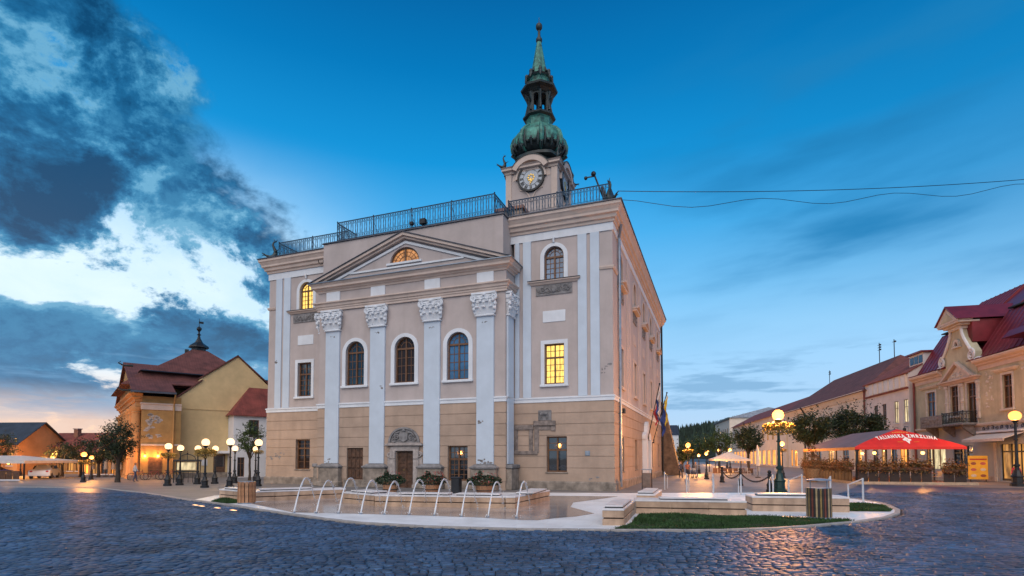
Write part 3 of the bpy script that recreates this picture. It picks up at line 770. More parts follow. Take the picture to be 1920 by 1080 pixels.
    m.box(c-0.045, c+0.045, y0-0.02, y0+0.06, z+0.08, z+h-0.08); ring(m, c, z, 0.40, 0.36, 0.44, 0.40, y0+0.01, y0+0.06, 14); ring(m, c, z, 0.68, 0.6, 0.71, 0.63, y0+0.012, y0+0.058, 14)
    for q in range(20, 180, 20): m.tube([(c+math.cos(R(q))*0.42, y0+0.035, z+math.sin(R(q))*0.38), (c+math.cos(R(q))*(r-.06), y0+0.035, z+math.sin(R(q))*(h-.06))], 0.016, 4)
    w = m.build('lunette_window', MM['wood_frame'], hall)
    g = MB(); g.prism(arc_pts(c, z+0.02, r-0.03, h-0.03, 16, 0, PI), y0+0.045, y0+0.055); g.build('pane', MM['lit_amber'], w)
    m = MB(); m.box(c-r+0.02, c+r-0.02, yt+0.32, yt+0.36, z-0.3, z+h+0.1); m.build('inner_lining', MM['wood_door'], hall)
    # attic block
    m = MB(); m.box(5.42, 17.30, -1.18, 3.0, 12.2, 14.76); m.build('attic', MM['stucco_pink'], hall)
    m = MB(); m.box(5.36, 17.36, -1.26, 3.05, 14.765, 14.82); m.box(5.40, 17.32, -1.21, 3.05, 14.82, 14.86); m.build('attic_flashing', MM['metal_flashing'], hall)
    # railings
    for nm, pts in (('left', [(0.62, 4.0), (0.62, 0.12), (6.2, 0.12)]), ('attic', [(6.25, 0.9), (6.25, -0.95), (16.7, -0.95), (16.7, 1.0)]), ('right', [(17.1, 1.0), (17.1, 0.10), (22.75, 0.10), (22.75, 7.5)])):
        for i in range(len(pts)-1):
            z0 = 14.92 if nm != 'attic' else 14.86
            m = MB(); rail_panel(m, pts[i], pts[i+1], z0+0.08, 16.05 if nm != 'attic' else 16.10, braces=(i == 1)); m.build('railing', MM['rail_iron'], hall, fix=False)
    m = MB(); m.box(12.2, 12.55, -1.28, -1.02, 15.0, 15.28); m.tube([(12.37, -1.0, 14.86), (12.37, -1.1, 15.1)], 0.03, 5); m.build('floodlight', MM['black_iron'], hall); m = MB(); m.box(11.55, 11.75, -1.3, -1.1, 15.05, 15.2); m.tube([(11.65, -1.0, 14.86), (11.65, -1.15, 15.1)], 0.02, 5); m.build('floodlight', MM['black_iron'], hall)
    for b, d in (((0.12, 0.12, 14.98), (-0.72, -0.69)), ((W-0.12, 0.12, 14.96), (0.72, -0.69))):
        m = MB(); dragon(m, b, d[0], d[1], 1.0); m.build('dragon_finial', MM['dark_copper'], hall, smooth=True)
    m = MB(); m.tube([(22.6, 0.5, 14.9), (21.95, 0.3, 16.75)], 0.05, 6); m.sphere((21.9, 0.28, 16.82), 0.14, 8, 5); m.tube([(21.95, 0.3, 16.7), (21.55, 0.2, 16.65)], 0.035, 5); m.sphere((21.5, 0.2, 16.62), 0.1, 7, 5); m.tube([(22.6, 0.5, 14.9), (22.3, 0.6, 16.2)], 0.09, 6)
    m.build('roof_mast', MM['black_iron'], hall)
    # scroll bracket of the left bay (iron ring at the eaves)
    m = MB(); scroll(m, 4.55, 14.2, 0.5, -0.28, turns=1.05, tube=0.03); m.build('eaves_bracket', MM['black_iron'], hall)
    # main portal
    y = RY
    m = MB()
    for s in (-1, 1):
        x = 11.42+s*0.76; m.bbox(x-0.18, x+0.18, y-0.16, y+0.04, 0, 1.62, 0.02); m.bbox(x-0.22, x+0.22, y-0.2, y+0.04, 0, 0.2, 0.02)
        scroll(m, 11.42+s*0.98, 1.86, 0.17, y-0.10, sgn=s, tube=0.05); m.bbox(x-0.17, x+0.17, y-0.2, y+0.04, 1.62, 2.1, 0.03)
        m.bbox(11.42+s*1.0-0.14, 11.42+s*1.0+0.14, y-0.08, y+0.02, 0.0, 1.7, 0.02)
    m.bbox(10.48, 12.36, y-0.14, y+0.05, 2.07, 2.36, 0.02); m.bbox(10.24, 12.60, y-0.3, y+0.05, 2.36, 2.47, 0.03); m.bbox(10.32, 12.52, y-0.22, y+0.05, 2.47, 2.53, 0.015)
    m.build('portal', MM['pale_stone'], hall)
    m = MB(); c = 11.36; P = arc_pts(c, 2.54, 0.95, 0.83, 18, 0, PI)
    m.prism(P, y-0.04, y+0.02); ring(m, c, 2.54, 0.90, 0.78, 1.02, 0.88, y-0.12, y+0.02, 18)
    m.prism([(c-0.26, 2.72), (c, 2.58), (c+0.26, 2.72), (c+0.28, 3.06), (c, 3.14), (c-0.28, 3.06)], y-0.14, y-0.03)
    for s in (-1, 1):
        scroll(m, c+s*0.47, 2.86, 0.17, y-0.09, sgn=-s, tube=0.045); scroll(m, c+s*0.66, 2.68, 0.12, y-0.08, sgn=s, tube=0.035)
        m.tube([(c+s*0.3, y-0.09, 3.12), (c+s*0.5, y-0.1, 3.1), (c+s*0.72, y-0.07, 2.86)], [0.05, 0.06, 0.03], 6)
    m.sphere((c, y-0.1, 3.22), 0.1, 7, 5); relief(m, c-0.7, c+0.7, 2.58, 2.9, y-0.05, 5, 14, 0.06)
    m.build('tympanum_relief', MM['grey_stone'], hall, smooth=40)
    m = MB(); m.box(10.86, 11.98, y+0.14, y+0.2, 0.0, 2.06)
    for k in range(2):
        xa = 10.90+0.53*k
        for j in range(9): m.box(xa+0.06, xa+0.45, y+0.115, y+0.14, 0.14+j*0.205, 0.14+j*0.205+0.17)
        m.box(xa, xa+0.06, y+0.10, y+0.15, 0.02, 2.04); m.box(xa+0.45, xa+0.51, y+0.10, y+0.15, 0.02, 2.04)
    m.box(11.40, 11.45, y+0.08, y+0.12, 0.02, 2.04)
    d = m.build('door', MM['wood_door'], hall); h = MB(); h.tube([(11.36, y+0.1, 1.0), (11.36, y+0.03, 1.0), (11.28, y+0.03, 1.0)], 0.015, 5); h.build('handle', MM['gold'], d)
    # old stone fragments set in the right bay
    m = MB()
    m.bbox(17.5, 17.72, -0.09, 0.02, 2.0, 3.42, 0.02); m.bbox(18.36, 18.58, -0.09, 0.02, 1.98, 3.42, 0.02); m.bbox(17.46, 18.62, -0.12, 0.02, 3.2, 3.46, 0.02); m.bbox(17.5, 18.85, -0.1, 0.02, 1.86, 2.06, 0.02)
    m.bbox(18.66, 18.92, -0.09, 0.02, 1.98, 3.5, 0.02); m.bbox(18.62, 19.85, -0.14, 0.02, 3.4, 3.68, 0.03); m.bbox(19.6, 19.85, -0.09, 0.02, 3.12, 3.4, 0.02)
    m.bbox(18.9, 19.62, -0.06, 0.02, 3.16, 3.4, 0.02)
    m.build('stone_fragment', MM['fragment_stone'], hall)
    m = MB(); m.bbox(18.88, 19.62, -0.07, 0.02, 3.69, 4.24, 0.02)
    m.tube([(19.02, -0.1, 4.02), (19.2, -0.11, 4.06), (19.42, -0.1, 4.04)], [0.07, 0.085, 0.07], 7); m.sphere((19.0, -0.1, 4.12), 0.07, 7, 5)
    for x in (19.05, 19.13, 19.36, 19.43): m.tube([(x, -0.1, 4.0), (x+0.01, -0.1, 3.78)], 0.022, 5)
    m.tube([(19.44, -0.09, 4.05), (19.52, -0.09, 3.9)], 0.018, 5)
    m.build('animal_relief', MM['grey_stone'], hall)
    m = MB(); m.bbox(21.43, 21.69, -0.06, 0.0, 1.80, 2.06, 0.02); m.build('wall_box', MM['zinc'], hall)
    # fallen plaster
    m = MB(); s = 3
    for (cx, cz, w_, h_, y_, n) in ((6.2, 1.48, .55, .3, py, 6), (16.4, 1.5, .8, .4, py, 10), (1.0, 1.75, 1.5, .5, -0.028, 12), (22.55, 6.35, .5, .6, 0, 6), (0.75, 8.1, .35, .4, -.06, 4), (9.9, 5.75, .14, .14, py, 2), (16.1, 3.6, .3, .16, py, 3), (21.9, 0.62, .5, .2, -0.028, 3)):
        for k in range(n):
            s += 1; lump_patch(m, cx+random.uniform(-.5, .5)*w_, cz+random.uniform(-.5, .5)*h_, random.uniform(.08, .3), random.uniform(.06, .18), y_, 11, s)
    m.build('plaster_damage', MM['bare_mortar'], hall, kind='stuff')
    # drainpipes
    m = MB(); m.tube([(W+0.3, 1.0, 14.2), (W+0.12, 1.35, 13.6), (W+0.12, 1.4, 13.2), (W+0.12, 1.4, 0.15)], 0.075, 8)
    for z in (12.4, 10.2, 8.0, 5.4, 3.2, 1.2): m.tube([(W+0.12, 1.4, z), (W+0.12, 1.4, z+0.06)], 0.095, 8)
    m.build('drainpipe', MM['zinc'], hall)
    m = MB(); m.tube([(W+0.16, D-0.1, 14.3), (W+0.16, D-0.1, 0.1)], 0.09, 8); m.build('drainpipe', MM['black_iron'], hall)
    # leaning buttress at the far corner
    m = MB(); m.prism([(W, 0), (W+1.7, 0), (W+1.5, 0.9), (W+0.95, 3.5), (W+0.35, 6.2), (W, 7.0)], D+0.1, D+1.8); m.build('buttress', mat('buttress_stone', (0.16, 0.105, 0.07), 0.9, 0.25, 1.6, 0.6, 9), hall)
    # alarm boxes, little lamps on the long side
    m = MB(); m.box(W+0.03, W+0.2, 2.2, 2.6, 4.15, 4.4); m.build('wall_lamp', MM['black_iron'], hall)
hall_risalit()

def hall_tower():
    tc = thing
    cx, cy = 16.71, 7.0; hw = 1.72
    t = MB(); t.box(cx-hw, cx+hw, cy-hw, cy+hw, 14.9, 20.75); t.build('tower_body', MM['stucco_pink'], hall)
    for sx in (-1, 1):
        for sy in (-1, 1):
            m = MB(); m.box(cx+sx*hw-(0.0 if sx < 0 else 0.34)-(0.06 if sx < 0 else 0), cx+sx*hw+(0.34 if sx < 0 else 0.0)+(0.06 if sx > 0 else 0), cy+sy*hw-(0.06 if sy < 0 else 0.34), cy+sy*hw+(0.34 if sy < 0 else 0.06), 17.3, 20.6); m.build('tower_strip', MM['cream_cornice'], hall)
    m = MB(); sq = [(cx-hw, cy+hw), (cx-hw, cy-hw), (cx+hw, cy-hw), (cx+hw, cy+hw)]
    m.sweep(sq, [(0.0, 17.0), (0.14, 17.0), (0.2, 17.1), (0.32, 17.18), (0.32, 17.3), (0.0, 17.42)], closed=True); m.build('tower_string', MM['cream_cornice'], hall)
    # arched cornice on every face
    prof = [(0.0, 20.5), (0.1, 20.5), (0.14, 20.62), (0.28, 20.7), (0.28, 20.82), (0.36, 20.9), (0.0, 20.95)]
    m = MB(); m.sweep(sq, prof, closed=True); m.build('tower_cornice', MM['cream_cornice'], hall)
    faces = [((cx, cy-hw), 0), ((cx+hw, cy), 90), ((cx, cy+hw), 180), ((cx-hw, cy), 270)]
    for (fx, fy), a in faces:
        k = dict(loc=(fx, fy, 0), rz=R(a)); zc = 20.02
        m = MB(); ring(m, 0, zc, 1.06, 1.06, 1.42, 1.42, -0.36, 0.25, 22, R(152), R(28)); ring(m, 0, zc, 0.94, 0.94, 1.06, 1.06, -0.16, 0.2, 22, R(180), R(0))
        m.prism(arc_pts(0, zc, 1.3, 1.36, 18, 0, PI), -0.02, 0.25); m.build('tower_arch', MM['cream_cornice'], hall, **k)
        m = MB(); ring(m, 0, zc, 1.42, 1.42, 1.46, 1.46, -0.40, 0.3, 22, R(150), R(30)); m.build('arch_flashing', MM['dark_copper'], hall, **k)
        m = MB(); P = [(0.83*math.cos(q), zc+0.83*math.sin(q)) for q in [2*PI*i/32 for i in range(32)]]; m.prism(P, -0.10, 0.0)
        cl = m.build('clock_face', MM['dial_white'], hall, **k)
        m = MB(); ring(m, 0, zc, 0.80, 0.80, 0.92, 0.92, -0.17, 0.0, 36, 0, 2*PI); m.build('clock_rim', MM['black_iron'], cl); m = MB(); ring(m, 0, zc, 0.50, 0.50, 0.525, 0.525, -0.108, -0.09, 30, 0, 2*PI); m.build('dial_ring', MM['black_iron'], cl)
        m = MB()
        nums = ['XII', 'I', 'II', 'III', 'IIII', 'V', 'VI', 'VII', 'VIII', 'IX', 'X', 'XI']
        for i, s in enumerate(nums):                                # roman numerals built of strokes, feet to the centre
            q = PI/2-2*PI*i/12; rx, rz_ = math.cos(q), math.sin(q); tx, tz = -rz_, rx
            wd = {'I': 0.055, 'V': 0.12, 'X': 0.12}; tot = sum(wd[ch] for ch in s); u = tot/2
            def stroke(u0, u1):
                p0 = (rx*0.55+tx*u0, zc+rz_*0.55+tz*u0); p1 = (rx*0.76+tx*u1, zc+rz_*0.76+tz*u1); e = 0.017
                m.prism([(p0[0]-tx*e, p0[1]-tz*e), (p0[0]+tx*e, p0[1]+tz*e), (p1[0]+tx*e, p1[1]+tz*e), (p1[0]-tx*e, p1[1]-tz*e)], -0.114, -0.095)
            for ch in s:
                c0 = u-wd[ch]/2; u -= wd[ch]
                if ch == 'I': stroke(c0, c0)
                elif ch == 'V': stroke(c0, c0-0.042); stroke(c0, c0+0.042)
                else: stroke(c0-0.042, c0+0.042); stroke(c0+0.042, c0-0.042)
        m.build('numerals', MM['black_iron'], cl)
        m = MB()
        for ang, ln, wdt in ((-78, 0.40, 0.04), (-96, 0.60, 0.03)):
            q = R(ang); dx, dz = math.cos(q), math.sin(q)
            m.prism([(-dz*wdt, zc+dx*wdt), (dz*wdt, zc-dx*wdt), (dx*ln, zc+dz*ln)], -0.15, -0.125); m.sphere((dx*ln*.6, -0.14, zc+dz*ln*.6), wdt*1.8, 7, 4, 1, .4, 1)
        for i in range(8): m.sphere((0.2*math.cos(i*PI/4), -0.11, zc+0.2*math.sin(i*PI/4)), 0.07, 7, 4, 1, .3, 1)
        m.build('hands', MM['gold'], cl)
        m = MB(); ring(m, 0.95, zc-1.55, 0.85, 0.85, 0.92, 0.92, -0.05, 0.02, 12, R(100), R(180)); m.build('spandrel_moulding', MM['cream_cornice'], hall, **k); m = MB(); ring(m, -0.95, zc-1.55, 0.85, 0.85, 0.92, 0.92, -0.05, 0.02, 12, R(0), R(80)); m.build('spandrel_moulding', MM['cream_cornice'], hall, **k)
    for sx, sy in ((-1, -1), (1, -1), (1, 1), (-1, 1)):
        m = MB(); dragon(m, (cx+sx*(hw+0.18), cy+sy*(hw+0.18), 20.9), sx*0.71, sy*0.71, 0.72); m.build('dragon_finial', MM['dark_copper'], hall, smooth=True)
    # small stair head in front of the tower
    m = MB(); m.box(cx-hw-0.2, cx-0.25, cy-hw-1.1, cy-hw, 14.9, 17.55); m.prism([(cx-0.25, 14.9), (cx+0.9, 14.9), (cx-0.25, 17.5)], cy-hw-0.9, cy-hw); m.build('stair_head', MM['stucco_tan'], hall)
    m = MB(); m.box(cx-hw-0.35, cx-0.12, cy-hw-1.25, cy-hw, 17.555, 17.75); m.build('stair_head_cornice', mat('brick_red_trim', (0.34, 0.17, 0.12), 0.8), hall)
    # copper helmet
    z = lambda q: q
    on = [(1.30,21.0),(1.42,21.25),(1.30,21.6),(1.36,22.0),(1.30,22.15),(1.62,22.3),(1.86,22.7),(1.90,23.05),(1.78,23.45),(1.45,23.85),(1.15,24.05),(1.02,24.2)]
    on = [(r_*0.95, z_) for r_, z_ in on]
    m = MB(); m.lathe(on[:7], 32, (cx, cy, 0), PI/32, 0.12); m.build('dome_underside', MM['dark_copper'], hall, smooth=50)
    m = MB(); m.lathe(on[6:], 32, (cx, cy, 0), PI/32, 0.12)
    for i in range(32):                                             # swelling lobes of the onion
        q = 2*PI*i/32
        if i % 4 != 2: continue
        pts = [((r+0.03)*math.cos(q)*(1+.12*(1/max(abs(math.cos(q)), abs(math.sin(q)))-1)), (r+0.03)*math.sin(q)*(1+.12*(1/max(abs(math.cos(q)), abs(math.sin(q)))-1)), zz) for r, zz in on[4:]]
        m.tube([(cx+a, cy+b, c) for a, b, c in pts], [0.05, .12, .17, .17, .15, .12, .09, .07], 7)
    m.build('onion_dome', MM['verdigris'], hall, smooth=50)
    m = MB()
    for i in range(24):
        q = 2*PI*i/24; r_ = 1.74*(1+.12*(1/max(abs(math.cos(q)), abs(math.sin(q)))-1)); k_ = i % 3
        m.tube([(cx+r_*math.cos(q), cy+r_*math.sin(q), 22.95+.25*k_), (cx+(r_+.10)*math.cos(q), cy+(r_+.10)*math.sin(q), 22.7), (cx+(r_-.12)*math.cos(q), cy+(r_-.12)*math.sin(q), 22.3)], [.03, .10, .06], 6)
        m.sphere((cx+(r_+.04)*math.cos(q+.13), cy+(r_+.04)*math.sin(q+.13), 22.58), .11, 6, 4)
    m.build('dome_ornament', MM['dark_copper'], hall, smooth=50, kind='stuff')
    m = MB(); m.lathe([(1.40,21.75),(1.52,21.82),(1.52,22.0),(1.40,22.06)], 24, (cx, cy, 0), 0, 0.3)
    for i in range(8):
        q = 2*PI*i/8+PI/8; m.sphere((cx+1.68*math.cos(q), cy+1.68*math.sin(q), 22.6), 0.20, 7, 5, 1, 1, 1.3); m.tube([(cx+1.65*math.cos(q), cy+1.65*math.sin(q), 22.7), (cx+1.88*math.cos(q), cy+1.88*math.sin(q), 22.35), (cx+1.6*math.cos(q), cy+1.6*math.sin(q), 22.1)], [.1, .09, .04], 6)
    m.build('dome_garland', MM['dark_copper'], hall, smooth=50)
    # lantern
    m = MB(); m.lathe([(0.98,24.15),(0.86,24.4),(0.88,24.75),(.95,24.85)], 8, (cx, cy, 0), PI/8); m.build('lantern_base', MM['verdigris'], hall)
    m = MB(); m.lathe([(.92,24.85),(1.12,24.95),(1.15,25.05),(.9,25.15),(0.8,25.2)], 8, (cx, cy, 0), PI/8); m.build('lantern_cornice', MM['dark_copper'], hall); m = MB()
    m.lathe([(0.8,26.62),(.9,26.7),(1.02,26.78),(1.26,26.86),(1.30,26.98),(1.0,27.06),(0.85,27.12)], 8, (cx, cy, 0), PI/8); m.build('lantern_cornice', MM['dark_copper'], hall)
    m = MB()
    for i in range(8):
        q = 2*PI*i/8+PI/8; m.tube([(cx+0.70*math.cos(q), cy+0.70*math.sin(q), 25.15), (cx+0.70*math.cos(q), cy+0.70*math.sin(q), 26.65)], 0.11, 6)
        m.tube([(cx+.92*math.cos(q), cy+.92*math.sin(q), 26.55), (cx+.78*math.cos(q), cy+.78*math.sin(q), 26.0), (cx+.9*math.cos(q), cy+.9*math.sin(q), 25.3)], [0.10, .05, .08], 5)
        a0, a1 = 2*PI*i/8-PI/8+2*PI/8, 0
        qm = 2*PI*i/8+PI/4; e = 0.33; tx, ty = -math.sin(qm), math.cos(qm)
        pts = [Vector((cx+.66*math.cos(qm)+tx*e*math.cos(w_)*.8, cy+.66*math.sin(qm)+ty*e*math.cos(w_)*.8, 26.25+0.3*math.sin(w_))) for w_ in [PI*j/8 for j in range(9)]]
        m.tube(pts, 0.075, 5)
    m.build('lantern_pillars', MM['dark_copper'], hall, smooth=50)
    m = MB(); m.lathe([(0.22,25.1),(0.22,26.7)], 8, (cx, cy, 0)); m.build('lantern_core', MM['black_iron'], hall)
    m = MB(); m.lathe([(.88,27.1),(0.8,27.2),(0.70,27.55),(0.74,27.7),(.84,27.75)], 8, (cx, cy, 0), PI/8); m.build('lantern_roof', MM['verdigris'], hall)
    m = MB(); m.lathe([(.84,27.75),(.92,27.85),(0.78,27.95),(0.6,28.1)], 8, (cx, cy, 0), PI/8)
    for i in range(8):
        q = 2*PI*i/8+PI/8; m.sphere((cx+.86*math.cos(q), cy+.86*math.sin(q), 28.0), 0.13, 7, 5, 1, 1, 1.3); m.tube([(cx+.86*math.cos(q), cy+.86*math.sin(q), 27.9), (cx+.95*math.cos(q), cy+.95*math.sin(q), 27.55)], [.13, .05], 6)
        m.tube([(cx+.66*math.cos(q), cy+.66*math.sin(q), 28.1), (cx+.52*math.cos(q), cy+.52*math.sin(q), 28.5)], [.12, .03], 6)
    m.build('spire_crown', MM['dark_copper'], hall, smooth=50)
    m = MB(); m.lathe([(0.60,28.1),(0.53,28.4),(0.16,30.5)], 8, (cx, cy, 0), PI/8); m.build('spire', MM['verdigris'], hall)
    m = MB(); m.sphere((cx, cy, 30.65), 0.23, 10, 6); m.lathe([(.14,30.8),(.10,31.0),(.09,31.35)], 8, (cx, cy, 0)); m.sphere((cx, cy, 31.62), 0.24, 10, 7, 1, 1, 1.1); m.tube([(cx, cy, 31.8), (cx, cy, 32.3)], [.04, .015], 6); m.build('spire_finial', MM['dark_copper'], hall, smooth=50)
hall_tower()
# ------------------------------------------------------------------ ground, road, plaza
mat('paving_grey', (0.20, 0.195, 0.20), 0.55, 0.14, 0.5, 0.3, 7)
mat('paving_white', (0.86, 0.90, 0.94), 0.36, 0.10, 0.8, 0.15, 12, streak=0.0)
mat('pool_stone', (0.44, 0.385, 0.36), 0.13, 0.22, 0.9, 0.08, 5, col2=(0.27, 0.225, 0.21))
mat('travertine', (0.52, 0.36, 0.25), 0.6, 0.16, 2.2, 0.4, 22, col2=(0.33, 0.22, 0.15), streak=.5, stain=(.24, .16, .11))
mat('travertine_top', (0.74, 0.72, 0.73), 0.35, 0.10, 2.2, 0.2, 22)
mat('dark_joint', (0.045, 0.03, 0.025), 0.8)
mat('seat_edge', (0.02, 0.024, 0.035), 0.5)
mat('kerb_granite', (0.36, 0.34, 0.33), 0.6, 0.15, 5, 0.3, 30)
mat('soil', (0.05, 0.035, 0.025), 0.95, 0.2, 5, 0.6, 20)
cob = mat('cobble', (0.036, 0.088, 0.180), 0.46, 0.30, 0.55, 0.25, 26, streak=0, spec=0.35); island(cob, 0.42)  # blue of the reflected sky is put into the stone colour
mat('cobble_joint', (0.018, 0.021, 0.028), 0.75, 0.3, 3, 0.5, 40)
grassm = island(mat('grass_blade', (0.030, 0.085, 0.016), 0.7, 0.25, 2.0, 0), 0.35)

def far_cobbles():
    """small setts too far off to tell apart: relief in the material"""
    m = mat('cobble_far', (0.034, 0.082, 0.165), 0.42, 0.3, 0.5, 0, spec=0.35)  # base colour carries the sky's blue reflection, as on the near stones
    nt = m.node_tree; N = nt.nodes.new; L = nt.links.new; b = nt.nodes['Principled BSDF']
    tc = N('ShaderNodeTexCoord'); mp = N('ShaderNodeMapping'); mp.inputs['Scale'].default_value = (5.5, 7.5, 1)
    L(tc.outputs['Object'], mp.inputs[0])
    v = N('ShaderNodeTexVoronoi'); v.feature = 'SMOOTH_F1'; v.inputs['Scale'].default_value = 1.0; v.inputs['Randomness'].default_value = 0.55
    L(mp.outputs[0], v.inputs['Vector'])
    bp = N('ShaderNodeBump'); bp.inputs['Strength'].default_value = 0.55; bp.inputs['Distance'].default_value = 0.03; bp.invert = True
    L(v.outputs['Distance'], bp.inputs['Height']); L(bp.outputs[0], b.inputs['Normal'])
    return m
far_cobbles()
def slab_joints(m, sx, sy, depth=0.35):
    """paving joints as fine relief and a thin dark line"""
    nt = m.node_tree; N = nt.nodes.new; L = nt.links.new; b = nt.nodes['Principled BSDF']
    tc = N('ShaderNodeTexCoord'); br = N('ShaderNodeTexBrick'); br.inputs['Scale'].default_value = 1.0
    br.inputs['Brick Width'].default_value = sx; br.inputs['Row Height'].default_value = sy; br.inputs['Mortar Size'].default_value = 0.012
    br.inputs['Color1'].default_value = (1, 1, 1, 1); br.inputs['Color2'].default_value = (0.86, 0.86, 0.87, 1); br.inputs['Mortar'].default_value = (0.5, 0.5, 0.5, 1)
    mp = N('ShaderNodeMapping'); mp.inputs['Rotation'].default_value = (0, 0, R(20.8)); L(tc.outputs['Object'], mp.inputs[0]); L(mp.outputs[0], br.inputs[0])
    src = b.inputs['Base Color'].links[0].from_socket
    mx = N('ShaderNodeMix'); mx.data_type = 'RGBA'; mx.blend_type = 'MULTIPLY'; mx.inputs[0].default_value = depth*2
    L(src, mx.inputs[6]); L(br.outputs['Color'], mx.inputs[7]); L(mx.outputs[2], b.inputs['Base Color'])
slab_joints(MM['paving_grey'], 0.6, 0.4, 0.3); slab_joints(MM['paving_white'], 1.2, 0.6, 0.16); slab_joints(MM['pool_stone'], 0.9, 0.6, 0.3)

def struct(name, mb, m, parent=None, **k):
    o = mb.build(name, m, parent, **k)
    if parent is None: o['kind'] = 'structure'
    return o
def sheet(name, pts, z, m, parent=None):
    bm = bmesh.new(); vs = [bm.verts.new((x, y, z)) for x, y in pts]; f = bm.faces.new(vs); bm.normal_update()
    if f.normal.z < 0: bmesh.ops.reverse_faces(bm, faces=[f])
    bmesh.ops.triangulate(bm, faces=bm.faces[:])
    me = bpy.data.meshes.new(name); bm.to_mesh(me); bm.free()
    o = put(name, me, m, parent)
    if parent is None: o['kind'] = 'structure'
    return o
mb = MB(); mb.quad((-900, -300, -0.02), (900, -300, -0.02), (900, 2500, -0.02), (-900, 2500, -0.02)); struct('ground', mb, MM['asphalt'])
FRONT = [(-12.7,21.4),(-11.8,20.65),(-10.0,19.15),(-8.3,17.6),(-6.7,16.2),(-5.3,15.0),(-4.0,14.05),(-2.4,13.38),(-1.0,13.03),(0.1,12.8),(2.3,12.66),(4.0,12.6),(5.0,12.64),(6.2,12.92),(7.4,13.4),(9.2,14.3),(10.7,15.35),(11.75,16.4),(12.55,17.5),(13.4,19.2),(13.85,20.3),(14.1,22.0),(14.1,24.0)]
LEFT_EDGE = [(-70,32.0),(-29.5,31.2),(-23,30.0),(-17.5,25.8)]
pave = LEFT_EDGE + FRONT + [(17.0,27.5),(21.5,33.5),(24.0,44.0),(60,190),(60,400),(-70,400)]
sheet('square_paving', pave, 0.0, MM['paving_grey'])
road = [(-90,-40),(90,-40),(90,30.0),(27.0,30.0),(22.2,33.6),(21.5,33.5),(17.0,27.5)] + FRONT[::-1] + LEFT_EDGE[::-1] + [(-90,32.0)]
road_o = sheet('cobbled_road', road, -0.006, MM['cobble_far'])
# right-hand pavement along the houses
sheet('pavement', [(27.0,30.0),(90,30.0),(90,35),(60,190),(24.0,44.0),(21.5,33.5),(22.2,33.6)], 0.004, mat('paving_red', (0.23, 0.19, 0.18), 0.5, 0.15, 0.6, 0.3, 8))

